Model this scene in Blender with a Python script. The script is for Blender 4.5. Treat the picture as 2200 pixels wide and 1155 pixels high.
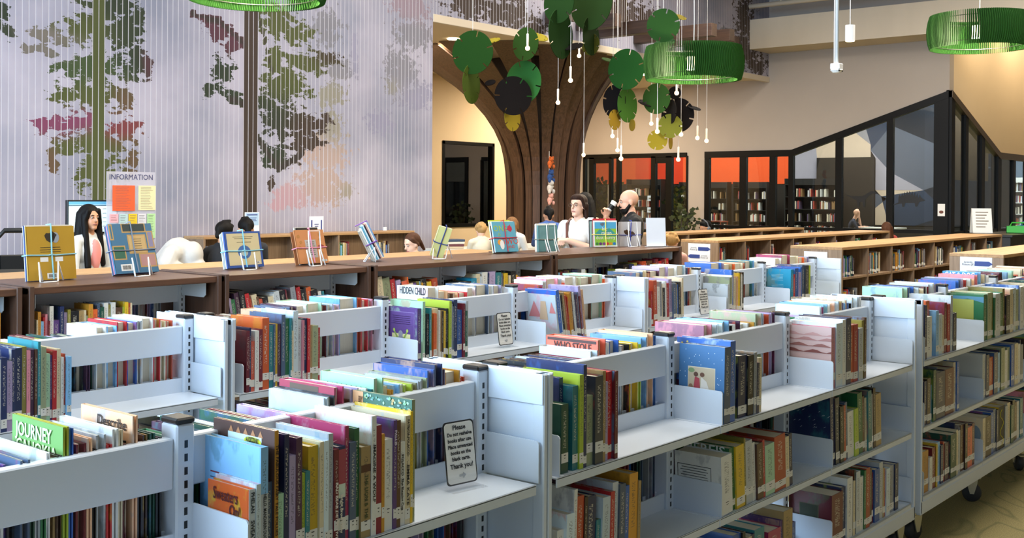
import bpy, bmesh, math, random
from mathutils import Vector, Matrix, Euler
from mathutils.bvhtree import BVHTree
from mathutils import noise as mnoise

for o in list(bpy.data.objects): bpy.data.objects.remove(o)
scene = bpy.context.scene
COL = scene.collection
PI = math.pi
R = math.radians

# ------------------------------------------------------------------ camera
FPX, YAW, PITCH, CY, ROLL, EYE = 2369.2, R(39.641), 0.004, 427.0, 0.0064, 1.65
cam_d = bpy.data.cameras.new('camera')
cam = bpy.data.objects.new('camera', cam_d); COL.objects.link(cam)
cam_d.sensor_fit = 'HORIZONTAL'; cam_d.sensor_width = 36.0
cam_d.lens = 36.0 * FPX / 2200.0
cam_d.shift_y = -(577.5 - CY) / 2200.0
cam_d.clip_start = 0.05; cam_d.clip_end = 200
_f = Vector((math.cos(YAW) * math.cos(PITCH), math.sin(YAW) * math.cos(PITCH), -math.sin(PITCH)))
_r = Vector((math.sin(YAW), -math.cos(YAW), 0)); _u = _r.cross(_f)
_rr = _r * math.cos(ROLL) + _u * math.sin(ROLL)
_uu = _u * math.cos(ROLL) - _r * math.sin(ROLL)
M = Matrix((( _rr.x, _uu.x, -_f.x, 0), (_rr.y, _uu.y, -_f.y, 0), (_rr.z, _uu.z, -_f.z, EYE), (0, 0, 0, 1)))
cam.matrix_world = M
scene.camera = cam

# ------------------------------------------------------------------ light
vs = scene.view_settings
vs.view_transform = 'Standard'; vs.look = 'None'; vs.exposure = 0.28; vs.gamma = 1.0
vs.use_curve_mapping = False
world = bpy.data.worlds.new('daylight'); scene.world = world; world.use_nodes = True
bg = world.node_tree.nodes['Background']
bg.inputs['Color'].default_value = (0.52, 0.72, 1.0, 1); bg.inputs['Strength'].default_value = 0.62

def area(name, loc, rot, sx, sy, power, color):
    l = bpy.data.lights.new(name, 'AREA'); l.shape = 'RECTANGLE'; l.size = sx; l.size_y = sy
    l.energy = power; l.color = color
    o = bpy.data.objects.new(name, l); COL.objects.link(o); o.location = loc; o.rotation_euler = rot
    return o
# added area light for assumed daylight left of the camera; no windows built
area('assumed_daylight', (-4.8, 6.5, 3.3), (R(90), 0, R(-90)), 8.5, 4.6, 1900, (0.55, 0.76, 1.0))
# assumed ceiling lights over the hall: unseen, added as area lights
for i, (x, y, p) in enumerate([(3, 2.5, 120), (8, 2.5, 150), (13, 3.0, 190), (18, 4.0, 190), (5, 7.5, 110), (10, 8.0, 170), (15.5, 8.6, 220)]):
    area('assumed_ceiling_light', (x, y, 5.9), (0, 0, 0), 2.2, 1.2, p * 1.15, (1.0, 0.91, 0.80))
# assumed wall washers, added to light the cream wall right of the glazed corner
for x in (23.5, 26.0, 28.5, 31):
    area('assumed_wall_washer', (x, 6.2, 6.05), (R(28), 0, 0), .5, .3, 60, (1.0, 0.80, 0.55))
for x, y, p in [(13.3, 13.2, 200), (19.3, 14.2, 240)]:
    area('alcove_fill', (x, y, 4.15), (0, 0, 0), 1.5, 1.0, p, (1.0, 0.82, 0.62))  # unseen area lights added to brighten the alcove

# ------------------------------------------------------------------ helpers
def lin(c):
    return c / 12.92 if c <= 0.04045 else ((c + 0.055) / 1.055) ** 2.4
def hexc(h):
    h = h.lstrip('#')
    return tuple(lin(int(h[i:i + 2], 16) / 255) for i in (0, 2, 4)) + (1.0,)

_mats = {}
def nodes_of(name):
    m = bpy.data.materials.new(name); m.use_nodes = True
    nt = m.node_tree; b = nt.nodes['Principled BSDF']
    return m, nt, b
def N(nt, t, **kw):
    n = nt.nodes.new(t)
    for k, v in kw.items():
        if k.startswith('i_'):
            key = k[2:]
            n.inputs[int(key) if key.isdigit() else key].default_value = v
        else: setattr(n, k, v)
    return n
def mat(name, col, rough=0.5, metal=0.0, var=0.06, scale=6.0, bump=0.0, stretch=(1, 1, 1), spec=0.5, emit=None, es=1.0, coat=0.0):
    """plain surface with slight procedural tone variation and optional fine relief"""
    if name in _mats: return _mats[name]
    m, nt, b = nodes_of(name); L = nt.links.new
    c = hexc(col) if isinstance(col, str) else col
    tc = N(nt, 'ShaderNodeNewGeometry'); mp = N(nt, 'ShaderNodeMapping'); mp.inputs['Scale'].default_value = stretch
    L(tc.outputs['Position'], mp.inputs['Vector'])
    nz = N(nt, 'ShaderNodeTexNoise'); nz.inputs['Scale'].default_value = scale; nz.inputs['Detail'].default_value = 3
    L(mp.outputs['Vector'], nz.inputs['Vector'])
    mr = N(nt, 'ShaderNodeMapRange'); mr.inputs['To Min'].default_value = 1 - var; mr.inputs['To Max'].default_value = 1 + var
    L(nz.outputs['Fac'], mr.inputs['Value'])
    vm = N(nt, 'ShaderNodeVectorMath', operation='SCALE'); vm.inputs[0].default_value = c[:3]
    L(mr.outputs['Result'], vm.inputs['Scale']); L(vm.outputs['Vector'], b.inputs['Base Color'])
    b.inputs['Roughness'].default_value = rough; b.inputs['Metallic'].default_value = metal
    b.inputs['Specular IOR Level'].default_value = spec
    if coat: b.inputs['Coat Weight'].default_value = coat
    if bump:
        bp = N(nt, 'ShaderNodeBump'); bp.inputs['Strength'].default_value = bump; bp.inputs['Distance'].default_value = 0.01
        L(nz.outputs['Fac'], bp.inputs['Height']); L(bp.outputs['Normal'], b.inputs['Normal'])
    if emit:
        e = hexc(emit) if isinstance(emit, str) else emit
        b.inputs['Emission Color'].default_value = e; b.inputs['Emission Strength'].default_value = es
    _mats[name] = m
    return m
def wood(name, c1, c2, axis=0, scale=9.0, rough=0.45):
    if name in _mats: return _mats[name]
    m, nt, b = nodes_of(name); L = nt.links.new
    g = N(nt, 'ShaderNodeNewGeometry'); mp = N(nt, 'ShaderNodeMapping')
    s = [12, 12, 12]; s[axis] = 0.7
    mp.inputs['Scale'].default_value = s; L(g.outputs['Position'], mp.inputs['Vector'])
    nz = N(nt, 'ShaderNodeTexNoise'); nz.inputs['Scale'].default_value = scale * 0.35; nz.inputs['Detail'].default_value = 6; nz.inputs['Distortion'].default_value = 0.6
    L(mp.outputs['Vector'], nz.inputs['Vector'])
    cr = N(nt, 'ShaderNodeValToRGB'); cr.color_ramp.elements[0].position = 0.3; cr.color_ramp.elements[1].position = 0.72
    cr.color_ramp.elements[0].color = hexc(c1); cr.color_ramp.elements[1].color = hexc(c2)
    L(nz.outputs['Fac'], cr.inputs['Fac']); L(cr.outputs['Color'], b.inputs['Base Color'])
    b.inputs['Roughness'].default_value = rough
    bp = N(nt, 'ShaderNodeBump'); bp.inputs['Strength'].default_value = 0.12; bp.inputs['Distance'].default_value = 0.004
    L(nz.outputs['Fac'], bp.inputs['Height']); L(bp.outputs['Normal'], b.inputs['Normal'])
    _mats[name] = m
    return m
def glass(name, tint='#c8d4d8', refl=0.10, clear=0.9):
    if name in _mats: return _mats[name]
    m = bpy.data.materials.new(name); m.use_nodes = True; nt = m.node_tree; nt.nodes.clear(); L = nt.links.new
    out = N(nt, 'ShaderNodeOutputMaterial'); tr = N(nt, 'ShaderNodeBsdfTransparent'); gl = N(nt, 'ShaderNodeBsdfGlossy')
    t = hexc(tint); tr.inputs['Color'].default_value = (t[0] * clear, t[1] * clear, t[2] * clear, 1)
    gl.inputs['Roughness'].default_value = 0.02
    fr = N(nt, 'ShaderNodeFresnel'); fr.inputs['IOR'].default_value = 1.45
    mx = N(nt, 'ShaderNodeMixShader'); ad = N(nt, 'ShaderNodeMath', operation='ADD'); ad.inputs[1].default_value = refl - 0.04; ad.use_clamp = True
    L(fr.outputs['Fac'], ad.inputs[0])
    gm = N(nt, 'ShaderNodeNewGeometry'); inv = N(nt, 'ShaderNodeMath', operation='SUBTRACT'); inv.inputs[0].default_value = 1.0; L(gm.outputs['Backfacing'], inv.inputs[1])
    mu = N(nt, 'ShaderNodeMath', operation='MULTIPLY'); L(ad.outputs['Value'], mu.inputs[0]); L(inv.outputs['Value'], mu.inputs[1]); L(mu.outputs['Value'], mx.inputs['Fac'])
    L(tr.outputs['BSDF'], mx.inputs[1]); L(gl.outputs['BSDF'], mx.inputs[2]); L(mx.outputs['Shader'], out.inputs['Surface'])
    _mats[name] = m
    return m

class MB:
    """mesh builder: collects shapes, links them as one mesh object"""
    def __init__(s): s.v = []; s.f = []; s.mi = []; s.cur = 0; s.sm = []; s.smooth = False
    def add(s, vs_, fs_):
        o = len(s.v); s.v += [tuple(p) for p in vs_]
        for f in fs_: s.f.append(tuple(i + o for i in f)); s.mi.append(s.cur); s.sm.append(s.smooth)
        return s
    def box(s, x0, x1, y0, y1, z0, z1, b=0.0):
        if x0 > x1: x0, x1 = x1, x0
        if y0 > y1: y0, y1 = y1, y0
        if z0 > z1: z0, z1 = z1, z0
        if b <= 0:
            return s.add([(x0, y0, z0), (x1, y0, z0), (x1, y1, z0), (x0, y1, z0), (x0, y0, z1), (x1, y0, z1), (x1, y1, z1), (x0, y1, z1)],
                         [(0, 3, 2, 1), (4, 5, 6, 7), (0, 1, 5, 4), (1, 2, 6, 5), (2, 3, 7, 6), (3, 0, 4, 7)])
        b = min(b, (x1 - x0) * .45, (y1 - y0) * .45, (z1 - z0) * .45)
        X = (x0, x1); Y = (y0, y1); Z = (z0, z1); vs_ = []; idx = {}
        for i in (0, 1):
            for j in (0, 1):
                for k in (0, 1):
                    sx, sy, sz = (1 if i == 0 else -1), (1 if j == 0 else -1), (1 if k == 0 else -1)
                    idx[i, j, k, 0] = len(vs_); vs_.append((X[i], Y[j] + sy * b, Z[k] + sz * b))
                    idx[i, j, k, 1] = len(vs_); vs_.append((X[i] + sx * b, Y[j], Z[k] + sz * b))
                    idx[i, j, k, 2] = len(vs_); vs_.append((X[i] + sx * b, Y[j] + sy * b, Z[k]))
        fs_ = []
        def q(*a):
            fs_.append(a)
        for i in (0, 1):
            a = [idx[i, 0, 0, 0], idx[i, 1, 0, 0], idx[i, 1, 1, 0], idx[i, 0, 1, 0]]; q(*(a if i else a[::-1]))
            a = [idx[0, i, 0, 1], idx[1, i, 0, 1], idx[1, i, 1, 1], idx[0, i, 1, 1]]; q(*(a[::-1] if i else a))
            a = [idx[0, 0, i, 2], idx[1, 0, i, 2], idx[1, 1, i, 2], idx[0, 1, i, 2]]; q(*(a if i else a[::-1]))
        for i in (0, 1):
            for j in (0, 1):
                a = [idx[i, j, 0, 0], idx[i, j, 0, 1], idx[i, j, 1, 1], idx[i, j, 1, 0]]; q(*(a if i == j else a[::-1]))
                a = [idx[i, 0, j, 0], idx[i, 0, j, 2], idx[i, 1, j, 2], idx[i, 1, j, 0]]; q(*(a[::-1] if i == j else a))
                a = [idx[0, i, j, 1], idx[0, i, j, 2], idx[1, i, j, 2], idx[1, i, j, 1]]; q(*(a if i == j else a[::-1]))
        for i in (0, 1):
            for j in (0, 1):
                for k in (0, 1):
                    a = [idx[i, j, k, 0], idx[i, j, k, 1], idx[i, j, k, 2]]
                    q(*(a if (i + j + k) % 2 else a[::-1]))
        return s.add(vs_, fs_)
    def tube(s, pts, r, n=8, cap=True, closed=False):
        pts = [Vector(p) for p in pts]; rs = r if isinstance(r, (list, tuple)) else [r] * len(pts)
        m = len(pts); ring = []; vs_ = []
        prev = None
        for i, p in enumerate(pts):
            if closed: t = pts[(i + 1) % m] - pts[i - 1]
            else: t = pts[min(i + 1, m - 1)] - pts[max(i - 1, 0)]
            t.normalize()
            if prev is None:
                a = Vector((0, 0, 1)) if abs(t.z) < 0.9 else Vector((1, 0, 0))
                u = t.cross(a).normalized()
            else:
                u = (prev - t * prev.dot(t)).normalized()
            prev = u; w = t.cross(u)
            for k in range(n):
                a = 2 * PI * k / n
                vs_.append(p + (u * math.cos(a) + w * math.sin(a)) * rs[i])
        fs_ = []
        for i in range(m if closed else m - 1):
            j = (i + 1) % m
            for k in range(n):
                fs_.append((i * n + k, i * n + (k + 1) % n, j * n + (k + 1) % n, j * n + k))
        if cap and not closed:
            fs_.append(tuple(range(n))[::-1]); fs_.append(tuple((m - 1) * n + k for k in range(n)))
        return s.add(vs_, fs_)
    def lathe(s, prof, n=16, c=(0, 0, 0), cap=False):
        vs_ = []; fs_ = []
        for (r_, z_) in prof:
            for k in range(n):
                a = 2 * PI * k / n; vs_.append((c[0] + r_ * math.cos(a), c[1] + r_ * math.sin(a), c[2] + z_))
        for i in range(len(prof) - 1):
            for k in range(n):
                fs_.append((i * n + k, i * n + (k + 1) % n, (i + 1) * n + (k + 1) % n, (i + 1) * n + k))
        if cap:
            fs_.append(tuple(range(n))[::-1]); fs_.append(tuple((len(prof) - 1) * n + k for k in range(n)))
        return s.add(vs_, fs_)
    def prism(s, poly, origin, ux, uy, th):
        """polygon in the plane (origin, ux, uy) extruded by th along ux x uy"""
        o = Vector(origin); ux = Vector(ux); uy = Vector(uy); n = ux.cross(uy).normalized() * th; k = len(poly)
        a = [o + ux * p[0] + uy * p[1] for p in poly]
        return s.add([*a, *[p + n for p in a]], [tuple(range(k))[::-1], tuple(range(k, 2 * k))] + [(i, (i + 1) % k, (i + 1) % k + k, i + k) for i in range(k)])
    def ball(s, c, r, n=12, m=8, sc=(1, 1, 1)):
        prof = []
        vs_ = [(c[0], c[1], c[2] - r * sc[2])]; fs_ = []
        for i in range(1, m):
            t = -PI / 2 + PI * i / m
            for k in range(n):
                a = 2 * PI * k / n
                vs_.append((c[0] + r * sc[0] * math.cos(t) * math.cos(a), c[1] + r * sc[1] * math.cos(t) * math.sin(a), c[2] + r * sc[2] * math.sin(t)))
        vs_.append((c[0], c[1], c[2] + r * sc[2])); T = len(vs_) - 1
        for k in range(n): fs_.append((0, 1 + (k + 1) % n, 1 + k))
        for i in range(m - 2):
            for k in range(n):
                a = 1 + i * n + k; b_ = 1 + i * n + (k + 1) % n
                fs_.append((a, b_, b_ + n, a + n))
        for k in range(n): fs_.append((T, 1 + (m - 2) * n + k, 1 + (m - 2) * n + (k + 1) % n))
        sm = s.smooth; s.smooth = True; s.add(vs_, fs_); s.smooth = sm
        return s
    def mesh(s, name):
        me = bpy.data.meshes.new(name); me.from_pydata(s.v, [], s.f)
        me.polygons.foreach_set('material_index', s.mi); me.polygons.foreach_set('use_smooth', s.sm); me.update()
        return me
    def build(s, name, m, parent=None, **tags):
        return link(name, s.mesh(name), m, parent, **tags)
def link(name, me, m, parent=None, **tags):
    o = bpy.data.objects.new(name, me); COL.objects.link(o)
    if m is not None and not me.materials:
        for mm in (m if isinstance(m, (list, tuple)) else [m]): me.materials.append(mm)
    if parent is not None: o.parent = parent
    for k, v in tags.items(): o[k] = v
    return o
def thing(name, label, cat, loc=(0, 0, 0), rz=0.0, group=None, kind=None):
    o = bpy.data.objects.new(name, None); COL.objects.link(o); o.location = loc; o.rotation_euler = (0, 0, rz)
    o.empty_display_size = 0.1; o['label'] = label; o['category'] = cat
    if group: o['group'] = group
    if kind: o['kind'] = kind
    return o
def copy_tree(o, parent=None):
    c = o.copy(); COL.objects.link(c); c.parent = parent
    for ch in [x for x in o.children]: copy_tree(ch, c)
    return c
def text_mesh(s, size, name='lettering', align='CENTER', extrude=0.0, spacing=1.0, line=1.0, bold=0.0):
    cu = bpy.data.curves.new(name, 'FONT'); cu.body = s; cu.size = size; cu.align_x = align; cu.align_y = 'CENTER'
    cu.resolution_u = 2; cu.extrude = extrude; cu.space_character = spacing; cu.space_line = line; cu.offset = bold
    o = bpy.data.objects.new(name, cu); COL.objects.link(o)
    dg = bpy.context.evaluated_depsgraph_get(); me = bpy.data.meshes.new_from_object(o.evaluated_get(dg))
    bpy.data.objects.remove(o); bpy.data.curves.remove(cu)
    me.name = name
    return me
def text(s, size, m, parent, loc, ex, ey, name='lettering', fit=None, **kw):
    """flat lettering: ex reading direction, ey up direction (in the parent's space); fit = maximum width"""
    me = text_mesh(s, size, name, **kw)
    ex = Vector(ex).normalized(); ey = Vector(ey).normalized(); n = ex.cross(ey)
    xs = [v.co.x for v in me.vertices]; k = 1.0
    if fit and xs:
        wd = max(xs) - min(xs)
        if wd > 0: k = fit / wd
    loc = Vector(loc)
    for v in me.vertices:
        c = v.co; v.co = loc + ex * (c.x * k) + ey * c.y + n * 0.0012
    me.update()
    return link(name, me, m, parent)

# ------------------------------------------------------------------ room shell
CEIL = 6.2
def carpet():
    m, nt, b = nodes_of('patterned_carpet'); L = nt.links.new
    g = N(nt, 'ShaderNodeNewGeometry')
    nz = N(nt, 'ShaderNodeTexNoise'); nz.inputs['Scale'].default_value = .9; nz.inputs['Detail'].default_value = 1.5; nz.inputs['Distortion'].default_value = 3.0; L(g.outputs['Position'], nz.inputs['Vector'])
    band = N(nt, 'ShaderNodeMath', operation='PINGPONG'); band.inputs[1].default_value = .11; L(nz.outputs['Fac'], band.inputs[0])
    mr = N(nt, 'ShaderNodeMapRange'); mr.inputs['From Min'].default_value = 0; mr.inputs['From Max'].default_value = .03; L(band.outputs[0], mr.inputs['Value'])
    n2 = N(nt, 'ShaderNodeTexNoise'); n2.inputs['Scale'].default_value = 160; n2.inputs['Detail'].default_value = 2; L(g.outputs['Position'], n2.inputs['Vector'])
    mx = N(nt, 'ShaderNodeMix', data_type='RGBA'); mx.inputs[6].default_value = hexc('#6a6640'); mx.inputs[7].default_value = hexc('#877d52'); L(mr.outputs['Result'], mx.inputs[0])
    m2 = N(nt, 'ShaderNodeMix', data_type='RGBA', blend_type='OVERLAY'); m2.inputs[0].default_value = .7; L(mx.outputs[2], m2.inputs[6]); L(n2.outputs['Fac'], m2.inputs[7])
    L(m2.outputs[2], b.inputs['Base Color']); b.inputs['Roughness'].default_value = .95
    bp = N(nt, 'ShaderNodeBump'); bp.inputs['Strength'].default_value = .5; bp.inputs['Distance'].default_value = .004; L(n2.outputs['Fac'], bp.inputs['Height']); L(bp.outputs['Normal'], b.inputs['Normal'])
    return m
def struct(name, mb, m, parent=None):
    o = mb.build(name, m, parent)
    if parent is None: o['kind'] = 'structure'
    return o
struct('floor', MB().box(-6, 44, -8, 24, -.1, 0), carpet())
M_WALL = mat('warm_white_plaster', '#a99f95', rough=.85, var=.03, scale=2, bump=.03)
M_WALL2 = mat('cream_plaster', '#d8c3a0', rough=.85, var=.03, scale=2, bump=.03)
M_CEIL = mat('ceiling_plaster', '#c9bda9', rough=.9, var=.02, scale=1.5)
M_CONC = mat('pale_board_bulkhead', '#c4b8a5', rough=.85, var=.06, scale=4, stretch=(1, 1, .3), bump=.05)
M_BKF = mat('black_aluminium_frame', '#0b0a08', rough=.4, var=.1, spec=.2)
M_BACK = mat('white_wall_behind_slats', '#bcbcc8', rough=.7, var=.02)
struct('wall_near', MB().box(-6, 40, -8.2, -8, 0, CEIL), M_WALL)
struct('wall_end', MB().box(40, 40.2, -8.2, 7.1, 0, CEIL), M_WALL)
struct('ceiling', MB().box(-6, 40, -8, 24, CEIL, CEIL + .15), M_CEIL)
# --- mural wall of printed vertical slats
ART_DARK = [(6.45, 3.63, 0.33, 0.2, 'dg'), (6.61, 3.45, 0.25, 0.28, 'dg'), (6.2, 3.4, 0.4, 0.2, 'ol'), (5.76, 3.26, 0.3, 0.08, 'gb'), (5.71, 3.1, 0.25, 0.06, 'gb'), (6.7, 3.1, 0.2, 0.23, 'dg'), (6.23, 2.96, 0.46, 0.19, 'gr'), (6.86, 3.06, 0.1, 0.15, 'ma'), (6.21, 2.68, 0.43, 0.15, 'ol'), (6.61, 2.66, 0.14, 0.16, 'br'), (5.97, 2.66, 0.23, 0.08, 'ol'), (5.72, 2.37, 0.16, 0.11, 'mg'), (6.02, 2.38, 0.36, 0.12, 'mg'), (6.59, 2.33, 0.24, 0.16, 'rd'), (5.8, 2.0, 0.08, 0.15, 'br'), (6.26, 2.16, 0.51, 0.15, 'ol'), (6.69, 2.0, 0.1, 0.16, 'br'), (6.32, 1.85, 0.34, 0.23, 'ol'), (6.41, 1.58, 0.26, 0.14, 'ol'), (6.67, 1.47, 0.11, 0.08, 'br'), (5.26, 3.43, 0.11, 0.19, 'dg'), (5.36, 3.24, 0.09, 0.1, 'dg'), (8.72, 3.79, 0.38, 0.24, 'ol'), (9.01, 3.65, 0.31, 0.16, 'ol'), (9.09, 3.33, 0.47, 0.13, 'ol'), (9.47, 3.4, 0.27, 0.11, 'db'), (8.65, 3.29, 0.22, 0.23, 'ol'), (8.79, 2.98, 0.45, 0.26, 'ol'), (8.54, 2.76, 0.21, 0.23, 'dg'), (9.4, 2.57, 0.22, 0.11, 'db'), (9.06, 2.5, 0.47, 0.2, 'db'), (8.72, 2.53, 0.27, 0.29, 'dg'), (9.17, 2.3, 0.33, 0.14, 'db'), (8.66, 2.11, 0.26, 0.16, 'dg'), (7.83, 3.54, 0.27, 0.12, 'ma'), (8.02, 3.42, 0.17, 0.1, 'ma'), (7.88, 3.1, 0.2, 0.22, 'dg'), (7.73, 2.82, 0.1, 0.1, 'dg'), (8.03, 2.84, 0.24, 0.08, 'dg'), (8.59, 1.82, 0.07, 0.17, 'db'), (8.88, 2.03, 0.22, 0.07, 'db'), (12.27, 4.48, 0.62, 0.31, 'db'), (13.13, 4.45, 0.79, 0.32, 'db'), (13.83, 4.32, 0.36, 0.22, 'db'), (16.21, 4.93, 1.02, 0.37, 'db'), (17.12, 4.84, 0.63, 0.34, 'db'), (15.09, 5.1, 1.2, 0.39, 'db'), (20.87, 5.36, 0.49, 0.68, 'db'), (20.88, 4.68, 0.82, 0.39, 'db'), (21.41, 4.43, 0.55, 0.24, 'db'), (20.08, 4.88, 0.39, 0.23, 'ga'),
  (6.4, 4.3, .5, .4, 'dg'), (8.8, 4.4, .5, .4, 'ol'), (5.3, 4.0, .2, .3, 'dg')]
ART_PALE = [(9.47, 3.79, 0.31, 0.33, 'ga'), (9.65, 3.27, 0.29, 0.16, 'ga'), (9.57, 2.92, 0.32, 0.24, 'kh'), (9.57, 2.5, 0.28, 0.24, 'kh'), (9.48, 2.16, 0.47, 0.3, 'pe'), (9.41, 1.74, 0.52, 0.3, 'pe'), (8.91, 1.59, 0.34, 0.18, 'pk'), (8.73, 1.5, 0.22, 0.12, 'pk'), (9.85, 1.68, 0.2, 0.15, 'kh'), (11.0, 4.27, 0.51, 0.23, 'mv'), (11.09, 3.89, 0.48, 0.25, 'ga'), (10.84, 3.37, 0.4, 0.39, 'ga'), (11.15, 3.04, 0.51, 0.22, 'gl'), (10.66, 3.1, 0.18, 0.12, 'kh'), (9.96, 3.48, 0.1, 0.37, 'gl'), (10.47, 2.64, 0.35, 0.19, 'gl')]
ARTC = {'dg': '#1e2b1b', 'ol': '#414820', 'gr': '#334424', 'gb': '#6b645f', 'ma': '#4a2534', 'br': '#57402f', 'mg': '#6b3050', 'rd': '#6a2c33', 'db': '#34271f',
        'ga': '#6d6d76', 'kh': '#7d7a68', 'pe': '#a08a80', 'pk': '#a98590', 'mv': '#857380', 'gl': '#84839a'}
def mural_material():
    m, nt, b = nodes_of('printed_forest_mural'); L = nt.links.new
    g = N(nt, 'ShaderNodeNewGeometry')
    def attr(n): return N(nt, 'ShaderNodeAttribute', attribute_name=n)
    n1 = N(nt, 'ShaderNodeTexNoise'); n1.inputs['Scale'].default_value = 7.0; n1.inputs['Detail'].default_value = 5; n1.inputs['Roughness'].default_value = .62
    mpn = N(nt, 'ShaderNodeMapping'); mpn.inputs['Scale'].default_value = (1, 1, 1.9); L(g.outputs['Position'], mpn.inputs['Vector']); L(mpn.outputs['Vector'], n1.inputs['Vector'])
    n2 = N(nt, 'ShaderNodeTexNoise'); n2.inputs['Scale'].default_value = 11; n2.inputs['Detail'].default_value = 5; n2.inputs['Roughness'].default_value = .65; L(g.outputs['Position'], n2.inputs['Vector'])
    nb = N(nt, 'ShaderNodeTexNoise'); nb.inputs['Scale'].default_value = .9; nb.inputs['Detail'].default_value = 5; L(g.outputs['Position'], nb.inputs['Vector'])
    bgc = N(nt, 'ShaderNodeValToRGB'); e = bgc.color_ramp.elements; e[0].position = .34; e[0].color = hexc('#7c8093'); e[1].position = .68; e[1].color = hexc('#a7a3b3')
    L(nb.outputs['Fac'], bgc.inputs['Fac'])
    def mask(att, nz, amp, lo, hi):
        s = N(nt, 'ShaderNodeMath', operation='SUBTRACT'); s.inputs[1].default_value = .5; L(nz.outputs['Fac'], s.inputs[0])
        k = N(nt, 'ShaderNodeMath', operation='MULTIPLY_ADD'); k.inputs[1].default_value = amp; L(s.outputs[0], k.inputs[0]); L(att.outputs['Fac'], k.inputs[2])
        r = N(nt, 'ShaderNodeMapRange'); r.inputs['From Min'].default_value = lo; r.inputs['From Max'].default_value = hi; L(k.outputs[0], r.inputs['Value'])
        return r.outputs['Result']
    pale = mask(attr('pale'), n2, 2.4, .42, .46); dark = mask(attr('dark'), n1, 2.7, .40, .43)
    pc = attr('pale_tint'); dc = attr('dark_tint')
    pm = N(nt, 'ShaderNodeMath', operation='MULTIPLY'); pm.inputs[1].default_value = .85; L(pale, pm.inputs[0])
    m1 = N(nt, 'ShaderNodeMix', data_type='RGBA'); L(pm.outputs[0], m1.inputs[0]); L(bgc.outputs['Color'], m1.inputs[6]); L(pc.outputs['Color'], m1.inputs[7])
    m2 = N(nt, 'ShaderNodeMix', data_type='RGBA'); L(dark, m2.inputs[0]); L(m1.outputs[2], m2.inputs[6]); L(dc.outputs['Color'], m2.inputs[7])
    L(m2.outputs[2], b.inputs['Base Color']); b.inputs['Roughness'].default_value = .75
    return m
M_MURAL = mural_material()
def art(lst, x, z):
    best = -.9; acc = [0, 0, 0]; wt = 0
    for cx, cz, rx, rz, c in lst:
        d = math.hypot((x - cx) / rx, (z - cz) / rz)
        if d > 3.2: continue
        f = .98 - .72 * d
        if f > best: best = f
        w_ = max(0.01, (3.2 - d)) ** 6; h = hexc(ARTC[c]); wt += w_
        for i in range(3): acc[i] += h[i] * w_
    if wt: acc = [a / wt for a in acc]
    return max(-.9, min(.78, best)), acc
TRUNKS = [(6.228, 6.352, 0.0, 9, 'ol'), (8.191, 8.37, 0.0, 9, 'db')]
BRANCH = [((7.44, 3.71), (7.82, 3.68)), ((7.82, 3.68), (8.2, 3.44)), ((8.37, 3.9), (8.6, 3.2)), ((8.37, 2.35), (8.72, 1.95)), ((8.72, 1.95), (9.1, 2.15)), ((7.95, 2.78), (8.2, 2.72))]
def mural_value(x, z):
    # warp a little so that edges wander
    dx = mnoise.noise((x * 2.3, 0, z * 2.3)) * .10; dz = mnoise.noise((x * 2.3 + 9, 3, z * 2.3)) * .08
    d, dt = art(ART_DARK, x + dx, z + dz); p, pt = art(ART_PALE, x + dx, z + dz)
    return d * 1.0, dt, p, pt
PITCH_S, GAP_S = .070, .0095
def slat_mesh(x0, x1, z0, z1, dz, yf, yb, mb_v, mb_f, at, cols=3):
    nz_ = int((z1 - z0) / dz) + 1
    base = len(mb_v)
    xs = [x0 + (x1 - x0) * i / (cols - 1) for i in range(cols)]
    ring = [(x0, yb)] + [(x, yf) for x in xs] + [(x1, yb)]
    k = len(ring)
    for j in range(nz_):
        z = z0 + (z1 - z0) * j / (nz_ - 1)
        for (x, y) in ring:
            mb_v.append((x, y, z))
            d, dt, p, pt = mural_value(x, z)
            for a, b_, zl, zh, c in TRUNKS:
                if a - .002 <= (x0 + x1) / 2 <= b_ + .002 and z > .5: d, dt = 3, hexc(ARTC[c])[:3]
            for (ax, az), (bx_, bz) in BRANCH:
                if ax - .01 <= x <= bx_ + .01:
                    t = (x - ax) / (bx_ - ax); zz = az + (bz - az) * t
                    if abs(z - zz) < .035: d, dt = 2, hexc('#2a2220')[:3]
            at.append((d, dt, p, pt))
    for j in range(nz_ - 1):
        for i in range(k - 1):
            a = base + j * k + i; mb_f.append((a, a + 1, a + 1 + k, a + k))
def mural_attrs(me, at):
    for n in ('dark', 'pale'): me.attributes.new(n, 'FLOAT', 'POINT')
    for n in ('dark_tint', 'pale_tint'): me.attributes.new(n, 'FLOAT_COLOR', 'POINT')
    me.attributes['dark'].data.foreach_set('value', [a[0] for a in at]); me.attributes['pale'].data.foreach_set('value', [a[2] for a in at])
    me.attributes['dark_tint'].data.foreach_set('color', [x for a in at for x in (*a[1], 1)]); me.attributes['pale_tint'].data.foreach_set('color', [x for a in at for x in (*a[3], 1)])
wall_back = struct('wall_back', MB().box(-3, 11.47, 11.0, 11.3, 0, CEIL), M_BACK)
x = 11.47 - PITCH_S
while x > 3.6:
    v, f, at = [], [], []
    slat_mesh(x + GAP_S, x + PITCH_S, .06, 4.9, .04, 10.9985, 11.0, v, f, at)
    me = bpy.data.meshes.new('slat'); me.from_pydata(v, [], f); mural_attrs(me, at); me.update()
    link('slat', me, M_MURAL, wall_back)
    x -= PITCH_S
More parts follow.
